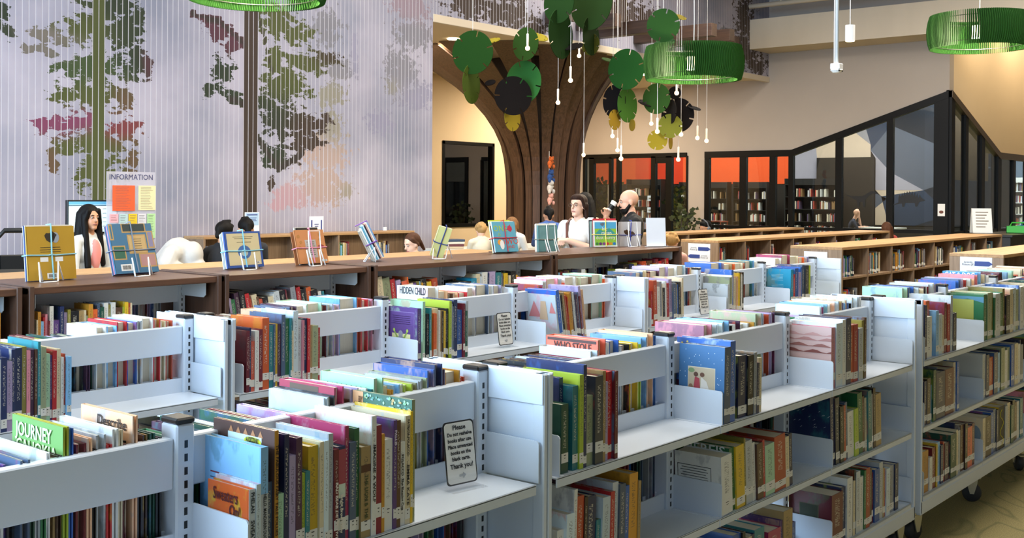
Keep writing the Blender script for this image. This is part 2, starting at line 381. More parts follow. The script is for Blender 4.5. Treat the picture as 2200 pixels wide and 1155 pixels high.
# upper part of the mural goes on over the opening as a bulkhead
wall_up = struct('wall_over_opening', MB().box(11.47, 22.1, 11.0, 11.3, 4.23, CEIL), M_BACK)
v, f, at = [], [], []; x = 11.47
while x < 21.95:
    slat_mesh(x + GAP_S, x + PITCH_S, 4.24, 5.9, .06, 10.9985, 11.0, v, f, at, 2); x += PITCH_S
me = bpy.data.meshes.new('slat_band'); me.from_pydata(v, [], f); mural_attrs(me, at); me.update()
link('slat_band', me, M_MURAL, wall_up, kind='stuff')
struct('trim_1', MB().box(11.47, 22, 10.985, 11.06, 4.12, 4.235, .005), M_CEIL)
# --- alcove behind the opening
struct('ceiling_alcove', MB().box(11.3, 22, 11.06, 16.3, 4.18, 4.30), M_CEIL)
M_SEAM = mat('ceiling_seam', '#7d7363', rough=.9)
WY = 16.1
wa = MB(); wx0, wx1, wz0, wz1 = 17.1, 18.79, .94, 2.79
wa.box(11.3, wx0, WY, WY + .2, 0, 4.3); wa.box(wx1, 22.2, WY, WY + .2, 0, 4.3); wa.box(wx0, wx1, WY, WY + .2, 0, wz0); wa.box(wx0, wx1, WY, WY + .2, wz1, 4.3)
struct('wall_alcove', wa, M_WALL2)
struct('wall_alcove_side', MB().box(11.3, 11.47, 11.3, 16.3, 0, CEIL), M_WALL)
w1 = MB(); fr = .07
w1.box(wx0, wx0 + fr, WY - .02, WY + .12, wz0, wz1); w1.box(wx1 - fr, wx1, WY - .02, WY + .12, wz0, wz1); w1.box(wx0, wx1, WY - .02, WY + .12, wz0, wz0 + fr); w1.box(wx0, wx1, WY - .02, WY + .12, wz1 - fr, wz1)
win1 = struct('window_1', w1, M_BKF)
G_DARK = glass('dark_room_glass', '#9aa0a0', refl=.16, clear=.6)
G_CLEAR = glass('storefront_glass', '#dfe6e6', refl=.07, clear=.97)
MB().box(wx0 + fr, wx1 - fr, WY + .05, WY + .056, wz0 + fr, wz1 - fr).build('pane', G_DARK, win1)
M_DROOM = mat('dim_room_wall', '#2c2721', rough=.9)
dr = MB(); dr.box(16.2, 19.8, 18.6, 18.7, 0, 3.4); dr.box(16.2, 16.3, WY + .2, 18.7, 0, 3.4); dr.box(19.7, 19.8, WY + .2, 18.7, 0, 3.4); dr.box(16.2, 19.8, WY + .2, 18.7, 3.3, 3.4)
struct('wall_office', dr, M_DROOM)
# --- far wall with door front and sloping shop-front glazing
XW = 22.0; CYN = 7.165
def yz(mb, poly, x0, th): mb.prism(poly, (x0, 0, 0), (0, 1, 0), (0, 0, 1), th)
fw = MB()
yz(fw, [(12.56, 0), (13.03, 0), (13.03, CEIL), (12.56, CEIL)], XW, .25)
yz(fw, [(13.03, 2.63), (16.3, 2.63), (16.3, CEIL), (13.03, CEIL)], XW, .25)
yz(fw, [(15.93, 0), (16.3, 0), (16.3, 2.63), (15.93, 2.63)], XW, .25)
yz(fw, [(CYN, 3.73), (10.45, 2.645), (12.56, 2.645), (12.56, CEIL), (CYN, CEIL)], XW, .25)
struct('wall_far', fw, M_WALL)
sw = MB()
sw.prism([(22.25, 3.64), (25.2, 2.62), (36, 2.60), (36, CEIL), (22.25, CEIL)], (0, CYN, 0), (1, 0, 0), (0, 0, 1), -.25)
struct('wall_right', sw, M_WALL2)
def frame_yz(mb, y0, y1, z0, z1, d=.07): mb.box(XW - .03, XW + d, min(y0, y1), max(y0, y1), z0, z1)
def top(y): return 2.645 if y > 10.45 else 2.645 + (10.45 - y) * (3.73 - 2.645) / (10.45 - CYN)
w2 = struct('window_2', MB().box(XW - .03, XW + .09, CYN + .02, 12.56, .0, .10), M_BKF)
def bar(parent, y0, y1, z0, n='mullion'):
    mb = MB(); yz(mb, [(y0, z0), (y1, z0), (y1, top(y1) - .005), (y0, top(y0) - .005)], XW - .03, .1); return mb.build(n, M_BKF, parent)
mull = [(12.44, 12.56), (11.52, 11.68), (10.82, 10.96), (10.41, 10.52), (9.33, 9.47), (8.26, 8.39), (7.17, 7.45)]
for a, b in mull: bar(w2, a, b, .1)
for a, b in ((12.56, 10.45), (10.45, CYN + .01)):
    mb = MB(); yz(mb, [(b, top(b) - .14), (a, top(a) - .14), (a, top(a)), (b, top(b))], XW - .035, .11); mb.build('head_rail', M_BKF, w2)
for (a0, a1), (b0, b1) in zip(mull[1:], mull[:-1]):
    y0, y1 = a1, b0
    mb = MB(); mb.box(XW - .03, XW + .06, y0, y1, .93, 1.0); mb.build('sill_rail', M_BKF, w2)
    mb = MB(); yz(mb, [(y0, 1.0), (y1, 1.0), (y1, top(y1) - .12), (y0, top(y0) - .12)], XW + .01, .008); mb.build('pane', G_CLEAR, w2)
    mb = MB(); yz(mb, [(y0, .1), (y1, .1), (y1, .93), (y0, .93)], XW + .01, .008); mb.build('lower_pane', G_CLEAR, w2)
d1 = struct('door_1', MB().box(XW - .03, XW + .08, 13.03, 15.93, 2.53, 2.635), M_BKF)
for a, b in ((13.0, 13.04), (13.42, 13.58), (13.86, 13.98), (14.86, 14.96), (15.1, 15.18), (15.62, 15.76), (15.88, 15.95)):
    mb = MB(); mb.box(XW - .03, XW + .07, a, b, 0, 2.56); mb.build('jamb', M_BKF, d1)
for a, b, zt in ((13.04, 13.42, 2.53), (13.58, 13.86, 2.40), (13.98, 14.86, 2.53), (14.96, 15.1, 2.53), (15.18, 15.62, 2.42), (15.76, 15.88, 2.53)):
    mb = MB(); mb.box(XW + .015, XW + .023, a, b, .1, zt); mb.build('pane', G_CLEAR, d1)
    mb = MB(); mb.box(XW - .02, XW + .06, a, b, .0, .1); mb.box(XW - .02, XW + .06, a, b, zt, 2.54); mb.build('door_rail', M_BKF, d1)
mb = MB(); mb.tube([(XW - .08, 15.15, .9), (XW - .08, 15.15, 1.9)], .014, 8); mb.build('door_handle', mat('brushed_steel', '#c6c6c4', rough=.3, metal=.9), d1)
w3 = struct('window_3', MB().box(22.0, 36, CYN - .05, CYN + .05, 0, .1), M_BKF)
def topx(x): return 3.73 - (x - 22) * (3.73 - 2.62) / 3.2 if x < 25.2 else 2.62 - (x - 25.2) * .002
M_FRAMEL = mat('bronze_frame', '#5a4c3c', rough=.4, metal=.3)
mx_ = [(22.0, 22.2), (22.86, 23.03), (23.9, 24.12), (25.06, 25.3), (26.2, 26.38), (27.3, 27.5), (28.6, 28.8), (30, 30.2), (32, 32.2)]
for a, b in mx_:
    mb = MB(); mb.prism([(a, .1), (b, .1), (b, topx(b)), (a, topx(a))], (0, CYN + .05, 0), (1, 0, 0), (0, 0, 1), .1); mb.build('mullion', M_BKF, w3)
for a, b in ((22.0, 25.2), (25.2, 36)):
    mb = MB(); mb.prism([(a, topx(a) - .13), (b, topx(b) - .13), (b, topx(b) + .01), (a, topx(a) + .01)], (0, CYN + .06, 0), (1, 0, 0), (0, 0, 1), .12); mb.build('head_rail', M_FRAMEL, w3)
for (a0, a1), (b0, b1) in zip(mx_[:-1], mx_[1:]):
    mb = MB(); mb.prism([(a1, .1), (b0, .1), (b0, topx(b0) - .1), (a1, topx(a1) - .1)], (0, CYN + .0, 0), (1, 0, 0), (0, 0, 1), .008); mb.build('pane', G_CLEAR, w3)
    mb = MB(); mb.box(a1, b0, CYN - .04, CYN + .04, .90, .98); mb.build('sill_rail', M_BKF, w3)
# bulkhead under the high ceiling along the far wall
struct('trim_2', MB().box(21.1, 22.0, -4, 11.0, 4.74, 5.36), M_CONC)

# ------------------------------------------------------------------ white mobile shelving
M_WHITE = mat('white_enamel_steel', '#d6e0ec', rough=0.28, var=0.02, scale=3)
M_BLACK = mat('black_plastic', '#141414', rough=0.4)
M_STEEL = mat('zinc_steel', '#b9b8a8', rough=0.35, metal=0.7)
M_RUBBER = mat('grey_rubber_wheel', '#2b2d30', rough=0.6)
LEVELS = (0.872, 0.557, 0.228)
OCC = []          # boxes that hide books, for choosing which books show most
def occ(x0, x1, y0, y1, z0, z1): OCC.append((x0, x1, y0, y1, z0, z1))
HALF = 0.224
def caster(parent, x, y, turn):
    c = MB(); c.cur = 0
    c.box(-.045, .045, -.035, .035, .128, .145, .004)
    c.prism([(-.03, .128), (.03, .128), (.026, .10), (.010, .045), (-.010, .045), (-.026, .10)], (0, -.024, 0), (1, 0, 0), (0, 0, 1), .006)
    c.prism([(-.03, .128), (.03, .128), (.026, .10), (.010, .045), (-.010, .045), (-.026, .10)], (0, .030, 0), (1, 0, 0), (0, 0, 1), .006)
    c.box(-.08, -.035, -.02, .02, .095, .105, .003)
    o = c.build('caster', M_STEEL, parent); o.location = (x, y, 0); o.rotation_euler = (0, 0, turn)
    w = MB(); w.smooth = True
    w.tube([(0, -.018, .05), (0, -.012, .05), (0, .012, .05), (0, .018, .05)], [.044, .05, .05, .044], 20)
    w.smooth = False
    w.build('wheel', M_RUBBER, o)
    return o
def white_unit(label, yc, posts):
    u = thing('mobile_shelf', label, 'bookshelf', (posts[0], yc, 0), group='white double-sided mobile shelves')
    ox = posts[0]; n = len(posts); PW, PD = 0.045, 0.03
    X = [p - ox for p in posts]
    xl, xr = X[0], X[-1] + PW
    for i, x in enumerate(X):
        m = MB(); m.box(x, x + PW, -PD, PD, .15, 1.158, .004); p = m.build('post', M_WHITE, u)
        m = MB(); m.box(x - .001, x + PW + .001, -PD - .001, PD + .001, 1.158, 1.172, .004); m.build('post_cap', M_BLACK, p)
        m = MB()
        z = .25
        while z < 1.13:
            for s in (-1, 1): m.box(x + .019, x + .027, s * (PD + .0006), s * (PD - .002), z, z + .016)
            z += .0286
        m.build('slot_row', M_BLACK, p, kind='stuff')  # slots are holes; the shade inside them is put on as black boxes
        occ(posts[i], posts[i] + PW, yc - PD, yc + PD, .15, 1.17)
    for i in range(n - 1):
        a, b = X[i] + PW, X[i + 1]
        m = MB(); m.box(a, b, -.02, .012, 1.022, 1.13, .003); m.build('back_rail', M_WHITE, u)
        occ(ox + a, ox + b, yc - .02, yc + .012, 1.022, 1.13)
        for zi, z in enumerate(LEVELS):
            for s in (-1, 1):
                m = MB()
                m.box(a - .02, b + .02, s * .012, s * HALF, z - .004, z)
                m.box(a - .02, b + .02, s * (HALF - .006), s * HALF, z - .028, z, .002)
                m.box(a, b, s * .012, s * .018, z, z + .055)
                m.build('shelf', M_WHITE, u)
                occ(ox + a, ox + b, yc + min(s * .012, s * HALF), yc + max(s * .012, s * HALF), z - .028, z)
                if zi == 0: occ(ox + a, ox + b, yc + min(s * .012, s * .018), yc + max(s * .012, s * .018), z, z + .055)
    for i, x in enumerate(X):
        for z in LEVELS:
            for s in (-1, 1):
                xb = x + PW - .004 if i < n - 1 else x + PW - .012
                if i == 0: xb = x + PW - .004
                y0, y1 = s * PD, s * (HALF - .004)
                m = MB()
                m.prism([(0, 0), (abs(y1 - y0), 0), (abs(y1 - y0), .105), (abs(y1 - y0) - .003, .110), (abs(y1 - y0) - .008, .113), (0, .115)], (xb, y0, z), (0, s, 0), (0, 0, 1), .004 * s)
                m.build('shelf_bracket', M_WHITE, u)
                occ(ox + xb, ox + xb + .004, yc + min(y0, y1), yc + max(y0, y1), z, z + .125)
    for s, x0 in ((-1, xl - .017), (1, xr)):
        x1 = x0 + .017
        inner = x0 if s == 1 else x1
        m = MB()
        m.box(x0 + .005, x1 - .005, -HALF + .01, HALF - .01, .15, 1.15)
        for t in (-1, 1): m.box(x0, x1, t * (HALF + .004), t * (HALF - .034), .15, 1.165, .003)
        m.box(x0, x1, -HALF, HALF, 1.14, 1.165, .003)
        p = m.build('end_panel', M_WHITE, u)
        for t in (-1, 1):
            m = MB(); xi = (x0 - .004, x0) if s == 1 else (x1, x1 + .004)
            m.box(xi[0], xi[1], t * .031, t * (HALF + .002), 1.082, 1.166, .0015); m.build('header_plate', M_WHITE, p)
        occ(ox + x0, ox + x1, yc - HALF, yc + HALF, .15, 1.165)
    m = MB()
    for t in (-1, 1): m.box(xl - .015, xr + .015, t * (HALF - .02), t * (HALF + .004), .144, .207, .003)
    for x in X: m.box(x, x + PW, -HALF, HALF, .146, .18)
    m.build('base_frame', M_WHITE, u)
    for x, tr in ((xl + .06, .3), ((xl + xr) / 2 - .45, 1.2), ((xl + xr) / 2 + .45, -.6), (xr - .06, .2)):
        for t in (-1, 1): caster(u, x, t * (HALF - .06), tr * t)
    return u
Y1, Y2 = 2.054, 3.744
ROW1 = ([-.53, .40, 1.34, 2.30], [2.385, 3.30, 4.21, 5.11], [5.265, 6.18, 7.10, 8.02])
ROW2 = ([-.33, .61, 1.55, 2.49], [2.585, 3.546, 4.495, 5.423], [5.51, 6.421, 7.36, 8.234])
for posts, lab in zip(ROW1, ('white mobile shelf holding the orange Sweaters picture book',
                             'white mobile shelf holding the blue starry book and the pink desert landscape book',
                             'white mobile shelf with casters showing above the carpet, beside the green landscape book')):
    white_unit(lab, Y1, posts)
for posts, lab in zip(ROW2, ('white mobile shelf with a row of navy books, beside brown shelves with yellow display book',
                             'white mobile shelf holding the purple frog book and an upright small sign',
                             'white mobile shelf holding the turquoise book, ending beside the wooden bookcases')):
    white_unit(lab, Y2, posts)

# ------------------------------------------------------------------ books
PAL = {'orange': ('#d9642c', 'orange'), 'rust': ('#b4482a', 'rust'), 'red': ('#b8262c', 'red'), 'maroon': ('#6d1f2c', 'maroon'),
 'navy': ('#1d2a55', 'navy'), 'blue': ('#2f5fae', 'blue'), 'sky': ('#7fb4e0', 'sky-blue'), 'teal': ('#2c7d86', 'teal'), 'turq': ('#1992b8', 'turquoise'),
 'green': ('#2c7046', 'green'), 'dgreen': ('#1f5040', 'dark-green'), 'lime': ('#a9bf3c', 'lime'), 'mint': ('#9fc8ac', 'mint'), 'sage': ('#9aa583', 'sage'),
 'yellow': ('#d9b52a', 'yellow'), 'gold': ('#c9902f', 'gold'), 'olive': ('#8a8238', 'olive'), 'tan': ('#a98f60', 'tan'), 'brown': ('#5d3f2c', 'brown'),
 'dbrown': ('#3a2722', 'dark-brown'), 'black': ('#17171b', 'black'), 'char': ('#3b3f46', 'charcoal'), 'grey': ('#8d939b', 'grey'), 'slate': ('#4a5d78', 'slate-blue'),
 'silver': ('#bcc4ca', 'pale-grey'), 'white': ('#e3e5e2', 'white'), 'cream': ('#dccfae', 'cream'), 'pink': ('#d98a9a', 'pink'), 'magenta': ('#a83660', 'magenta'),
 'purple': ('#5d3f80', 'purple'), 'plum': ('#4a2b45', 'plum'), 'lilac': ('#a99ac0', 'lilac'), 'peach': ('#e3b58e', 'peach'), 'ice': ('#cfe0ea', 'ice-blue'), 'coral': ('#e2694f', 'coral')}
ANY = list(PAL)
rng = random.Random(11)
BOOKS = []
def put(xs0, xs1, z, yc, side, spec, shelf, lean=0.0, flush=0.006, group=None, keepdepth=None, dmax=.212, half=None, noun=None):
    """stand a row of books on a shelf from x = xs0 to xs1; spec tokens are colour + height in cm (+ 'b' pushed back)"""
    toks = spec if isinstance(spec, list) else spec.split()
    items = []
    for t in toks:
        back = t.endswith('b'); t = t[:-1] if back else t
        th = None
        if 't' in t and t.rsplit('t', 1)[1].replace('.', '').isdigit() and t.rsplit('t', 1)[0][-1:].isdigit():
            t, q = t.rsplit('t', 1); th = float(q)
        i = len(t)
        while i and (t[i - 1].isdigit() or t[i - 1] == '.'): i -= 1
        c = t[:i]; h = float(t[i:])
        items.append([c, h / 100, th if th else rng.uniform(.65, 1.55), back])
    tot = sum(i[2] for i in items); k = (xs1 - xs0) / tot
    x = xs0
    for n_, (c, h, th, back) in enumerate(items):
        th *= k
        d = min(dmax, keepdepth or max(.14, h * rng.uniform(.72, .95)))
        off = flush + rng.uniform(0, .012) + (.035 if back else 0)
        d = min(d, .222 - off) if dmax < .23 else d
        BOOKS.append(dict(x=x, t=th * .985, h=h, d=d, z=z, y=off, yc=yc, half=half or HALF, noun=noun or 'picture book', side=side, c=c, lean=lean * rng.uniform(.85, 1.1), shelf=shelf, group=group or shelf,
                          prev=items[n_ - 1][0] if n_ else None, next=items[n_ + 1][0] if n_ + 1 < len(items) else None, seed=len(BOOKS), sub=rng.choice(ANY)))
        x += th
def rnd(n, lo, hi, cols=None):
    return ['%s%.1f' % (rng.choice(cols or ANY), rng.uniform(lo, hi)) for _ in range(n)]
DARK = ['black', 'navy', 'dbrown', 'char', 'maroon', 'dgreen', 'plum', 'slate', 'green', 'white', 'cream', 'blue', 'grey', 'lilac', 'brown', 'silver']
L1, L2, L3 = LEVELS
# --- nearest row, side towards the camera
put(1.389, 1.872, L1, Y1, -1, 'orange17.2t1.5 ice18 sky25.3t1.7 slate17.7t1.3 brown28.3t.9 mint14.8t1.6 navy27 lilac22.3 plum25.8t1.5 lime17.9t.9 teal18.2t1.1 yellow23.2t2.4 cream23.8 ice23.9 silver25.2 maroon21.6t1.2 navy21.8t2.2 magenta26t1 slate22.2t1.7 green25t1.3 tan20.6t2.6 white27.2t1.3 grey24.8t1.6 gold22.6t.8 white21.1t2.4 purple25.2t1 brown25t1.2 white19.6t1.7 cream25.5t1.5 yellow26.3t.7 sage28.9t.9',
    'top shelf beside the large reshelving notice')
put(2.452, 2.715, L1, Y1, -1, 'dgreen19.3t2 navy26b teal23.8t1.6 lime26.7t1.2 navy29.3t1 sage20.1t2.2 char25.4t2.4 tan26.5t1 lilac23.1t1 red25.8t1.6 maroon25.8t1', 'top shelf right of the white end panels')
put(2.43, 2.84, L2, Y1, -1, 'white16t2 ice20t2.5 white26.2t1 rust23.7t2.4 dbrown23t1 navy22.4t3.2 teal15t1.4 ice21t2.6 red22 silver24.1t2 slate23.1t2 blue22 gold25.1t3 tan22.3', 'middle shelf below the dark-green book', lean=.03)
put(2.43, 2.9, L3, Y1, -1, rnd(24, 18, 29), 'bottom shelf under the rust-coloured book')
put(3.352, 3.64, L1, Y1, -1, 'slate26t3.4 blue27.6t3 mint22t1 navy27.1t2b navy21.7t5 black21.3t3.4 grey22t1.6 navy18t1.4 cream19.6t2', 'top shelf with the starry blue book', lean=.015)
put(3.352, 3.9, L2, Y1, -1, 'white20.3t5 green21.9t2.4 yellow22t4 olive24 silver22.5t3.4 white21t2 brown20.3t3 red21 mint18.6t5 rust20.5t6 cream19t2 navy19.7t2', 'middle shelf below the starry blue book', lean=-.06)
put(3.352, 3.94, L3, Y1, -1, 'white19 silver21t2.4 blue24t2.2 black24 maroon20 cream21 navy21 teal22t3 rust17 magenta19t4 purple21 tan24t3 blue18', 'bottom shelf below the starry blue book')
put(4.262, 4.62, L1, Y1, -1, 'pink24.6t3 ice26t5 white27t3 navy27.4t4 rust24t3 red24t4 silver22t4 olive25t2 brown26t2', 'top shelf with the pink desert landscape book')
put(4.262, 4.79, L2, Y1, -1, 'navy28t3 char27.2t3 black23.2t3 rust23t2 slate24t2 white19.5t5 lime20t3 green26t4 brown24t2 cream23 teal25.8t3 grey24 silver24 dbrown26t2 tan22.9t5', 'middle shelf below the pink landscape book', lean=-.05)
put(4.262, 5.0, L3, Y1, -1, 'maroon21t8 navy22t3 white25t4 cream23 black27 silver26t3 white23t3 green25 rust25.6t3 brown24t3 maroon22 blue23t4 silver25t3 tan22 red21 ice20.9t3 grey21t5 navy21t3', 'bottom shelf with the maroon book')
put(5.32, 5.78, L1, Y1, -1, 'navy26t3 white20t8 orange27t5b sky22t4 ice20t5 cream19t4 maroon25t4 red24t4 silver28t3 navy19t5', 'top shelf of the far unit left of the bookend')
put(5.32, 5.83, L2, Y1, -1, 'navy21t3 dbrown22t4 sky18t3 dgreen25t3 coral22b navy23t11 grey24b maroon23t11 cream25t3 blue25t3', 'middle shelf of the far unit with thick navy volume')
put(5.31, 6.11, L3, Y1, -1, 'gold20t9 white16t4 maroon20t5 yellow21t2 white21t2 sky21t4 navy19t4 rust20t2 plum19t7 dgreen22t9 cream23t3 silver22t5 navy25b brown24t5 dbrown24t4 coral21t9 maroon22t4', 'bottom shelf of the far unit with gold book')
put(6.24, 7.02, L1, Y1, -1, 'green25t4 sage25.6t5 olive25t4 green22 silver24t6 white23 green24t4 olive26t3 black22t5 cream25t4 black22 ice25t4 sage24t5 blue26 white25t5 grey24', 'top shelf with the green landscape book')
put(6.24, 7.02, L2, Y1, -1, 'silver24t4 navy23t4 orange21t5 slate23t5 sky22t4 black23t2 sage24t5 white22t4 sage23t4 blue24t4 lilac22 cream24t5 white23t4 navy25 grey22t4', 'middle shelf with the white arc book')
put(6.24, 7.02, L3, Y1, -1, 'cream22t4 dbrown22t8 blue23t4 slate24t4 navy23t3 yellow24t9 silver23t4 cream24t5 dgreen22t4 black24t4 brown22t4 white22t4 teal23t5', 'bottom shelf with the yellow squiggle book')
# --- nearest row, far side: tall books show above the rails and through the gaps
OPPA = 'silver25 green24 white27 tan25.5t1.5 dbrown26 lime31.5t1.2 blue31 mint24 maroon27.5t2.2 peach28.4t1.1 black26 silver28.6t2.2 red26.4 white29.4t1.4 cream29t1 maroon26 black26 peach31.4t1.2 black25.5 dbrown27 navy26 dgreen27 black26'
put(.47, 1.05, L1, Y1, 1, rnd(40, 22, 26.5, DARK), 'far side behind the long white rail')
put(1.05, 1.325, L1, Y1, 1, OPPA.split(), 'far side behind the long white rail')
put(1.4, 1.77, L1, Y1, 1, rnd(22, 22, 26, DARK), 'far side behind the rail with the red patterned book')
put(1.77, 2.28, L1, Y1, 1, 'ice28 char28.2 magenta30t2 brown26.5 lilac29t1.6 white28.5t2 teal28 mint30.6t2.2 cream28 gold27 sky28 white28 lime27.6t2 olive27.6 silver28 sage28.5 blue30.4t1.8 navy31.6t2 plum30 gold29t4 rust27'.split(), 'far side behind the rail with the red patterned book')
put(2.45, 2.88, L1, Y1, 1, rnd(20, 22, 26, DARK), 'far side with the coral Who Stole book')
put(2.88, 3.27, L1, Y1, 1, 'ice27.6t2.2 coral30.8t2.4 white29.5 blue29.8t3 silver27.4 black27.6t2.6 yellow27.8t2.6 lime27 sky29t2 peach30t2 blue29'.split(), 'far side with the coral Who Stole book')
put(3.36, 3.6, L1, Y1, 1, rnd(18, 22, 26, DARK), 'far side with the pink arch book')
put(3.6, 4.18, L1, Y1, 1, 'pink29.6t3 silver29t2 ice29.4t2 sky29.8t2.4 black27.6 white28 plum29t2 white27.5t3 gold27.4t3 sage30.6t2.6 silver30.4 rust29.6t2.4 lilac30 plum30'.split(), 'far side with the pink arch book')
put(4.27, 4.62, L1, Y1, 1, rnd(14, 22, 26, DARK), 'far side with pale-blue spines')
put(4.62, 5.08, L1, Y1, 1, 'ice29 magenta28.6 sky29.6t2 white29.4 peach29.6t2 ice30t2 tan29.8 navy29 sky28.6 cream30 blue28.4 black28 ice30.6t3 silver30.4 white30'.split(), 'far side with pale-blue spines')
put(5.33, 6.15, L1, Y1, 1, rnd(12, 22, 26) + 'mint31t3 sage30.5 blue31t3 ice30t3 cream29t3 char30 white30 maroon29.6 silver30.6t3 white31 lilac30 navy29'.split(), 'far side with the green-and-teal book')
put(6.24, 7.06, L1, Y1, 1, rnd(10, 22, 26) + 'blue30t3 slate30.6t2 lilac31t2 red29.6t3 white30t4 silver30 peach29.5t3 pink31.6t3 sky33t3.4 cream31t4 silver31 white30t3'.split(), 'far side with the blue cat-and-dog book')
put(7.16, 7.98, L1, Y1, 1, rnd(26, 24, 31), 'far side at the far end of the row')
put(7.16, 7.98, L1, Y1, -1, rnd(30, 20, 28), 'top shelf at the far end of the row')
put(7.16, 7.98, L2, Y1, -1, rnd(30, 20, 28), 'middle shelf at the far end of the row')
put(7.16, 7.98, L3, Y1, -1, rnd(30, 20, 28), 'bottom shelf at the far end of the row')
for a, b in ((.47, 1.325), (1.40, 2.28), (2.45, 3.27), (3.36, 4.18), (4.27, 5.08), (5.33, 6.15)):
    put(a, b, L2, Y1, 1, rnd(42, 20, 28, DARK), 'middle shelf on the far side')
# --- second row, side towards the camera
put(1.62, 1.925, L1, Y2, -1, 'magenta24t1.2 blue24t2 slate26t2.4 navy22t2 white23.5 navy24t2.6 lilac22.6t2.4 navy26.3t1.6 navy26.6t3 olive26.8t2 pink25.4 plum25.6t2 brown25.6 teal28t1.2 sage26t2.4 mint23.6t2.4 purple23 red24.4t2 cream24.8t2 white22 rust23t1 sky22t2.2', 'top shelf of the second row with navy books')
put(2.645, 3.02, L1, Y2, -1, 'maroon24t1.6 navy25 coral19.6t1.8 white23.6t2 maroon24t2 orange28.2t3.4 teal25t2 slate25.4 yellow25.4t1.6 plum25.2t1.8 slate28.8t2 green27t2.2 teal27.2 cream22 ice29.8t2.6 silver26t2 pink25.8 navy26.4t1.8 red26.3 tan23.5 sage23t3.4 red22t1', 'top shelf of the second row with the tall orange book')
put(3.60, 3.945, L1, Y2, -1, 'purple25.4t3 mint28.4t2 teal25.6t1.2 black22.6t2.4 teal25.2t1.4 gold24t2 orange22.4t2.6 cream24.6t2 white23.6 tan23.4 dbrown23 yellow23t1.6 black24t2 black24 lime27.4t2 grey26 slate24.6 navy27.6t3 blue22.6t4 maroon25.6t1.6 dgreen22t2 silver26.5t2', 'top shelf of the second row with the purple frog book')
put(4.66, 4.915, L1, Y2, -1, 'silver25t2 blue27.5t3 ice25 black24.5t2 tan26t2 rust24.4 red23.4 gold25.4t2.4 brown26t2 silver25.4t2 navy24 plum24t2 slate25.4 maroon23 lilac28.4t2.4 peach26.4t2', 'top shelf of the second row with leaning books', lean=-.16)
put(5.57, 5.93, L1, Y2, -1, 'red21t2.4 rust27t4 white23t3 grey26t3 cream24.6 black22t3 white26 red24.4t4 lilac26.8t4 slate24t3.4 olive24 blue23t3 black24.6t3 cream27t2', 'top shelf of the second row with red and rust spines', lean=-.05)
put(6.485, 6.72, L1, Y2, -1, 'silver19.6t2.4 sage24t3 white25.2 blue28.6t2.4 cream23t3 peach24t2 yellow26t2 black26.6t2 white25t2 black26.4t1.6', 'top shelf of the second row with the bright blue book')
put(7.43, 7.75, L1, Y2, -1, 'turq24.6t3 red21t2 blue25.2t4 lilac22t3 blue25.6t2 slate27t3 char26.6t4 lime26.4t2', 'top shelf with the turquoise book')
put(2.645, 3.3, L2, Y2, -1, rnd(30, 18, 27), 'middle shelf of the second row')
put(1.62, 2.3, L2, Y2, -1, rnd(30, 18, 27, DARK), 'middle shelf of the second row at its near end')
put(3.60, 4.3, L2, Y2, -1, rnd(24, 18, 27), 'middle shelf of the second row in its centre')
# --- second row, far side
put(1.62, 2.14, L1, Y2, 1, rnd(22, 22, 26, DARK), 'far side of the second row with the red-topped book')
put(2.14, 2.46, L1, Y2, 1, 'white28t2 sky28t2 red29.2t2 blue28.6t2 silver29 white29.8t2.4 red29 cream28 rust28'.split(), 'far side of the second row with the red-topped book')
put(2.645, 2.93, L1, Y2, 1, rnd(20, 22, 26, DARK), 'far side of the second row with the pale sky-blue book')
put(2.93, 3.52, L1, Y2, 1, 'peach27.6t2 slate28.6 plum29 white29t1.6 mint29.6t2.4 maroon28 silver28.4 lilac28 sky30.4t3 rust30 red29 pink29'.split(), 'far side of the second row with the pale sky-blue book')
put(3.6, 3.88, L1, Y2, 1, rnd(18, 22, 26, DARK), 'far side of the second row with the Hidden Child book')
put(3.88, 4.47, L1, Y2, 1, 'white32t2.4 peach29.6t2 brown28 peach28.4 red28t2 white30t2 slate31t3 silver30 lilac30t2 silver29'.split(), 'far side of the second row with the Hidden Child book')
put(4.55, 4.75, L1, Y2, 1, rnd(14, 22, 26, DARK), 'far side of the second row with a red-striped book')
put(4.75, 5.39, L1, Y2, 1, 'rust28 white30 pink31t3 silver30.4 coral28 white31t3 cream30.5 brown30t3 mint31t3 orange28'.split(), 'far side of the second row with a red-striped book')
put(5.57, 5.72, L1, Y2, 1, rnd(12, 22, 26, DARK), 'far side of the second row with lilac and black tops')
put(5.72, 6.39, L1, Y2, 1, 'slate30t3 cream31 peach29 black30t4 lilac32t4 white31t4 silver32t4 slate30 rust30 cream30'.split(), 'far side of the second row with lilac and black tops')
put(6.485, 6.65, L1, Y2, 1, rnd(10, 22, 26, DARK), 'far side of the second row with mountain picture book')
put(6.65, 7.33, L1, Y2, 1, 'blue31.6t4 lilac31 tan30t3 orange30 cream30t3 rust30 teal31t3 sky31 white30'.split(), 'far side of the second row with mountain picture book')
put(7.43, 7.62, L1, Y2, 1, rnd(10, 22, 26, DARK), 'far side of the second row with the magenta book')
put(7.62, 8.2, L1, Y2, 1, 'white31t3 magenta33t4 cream31.5t4 orange30t3 silver30 blue30'.split(), 'far side of the second row with the magenta book')

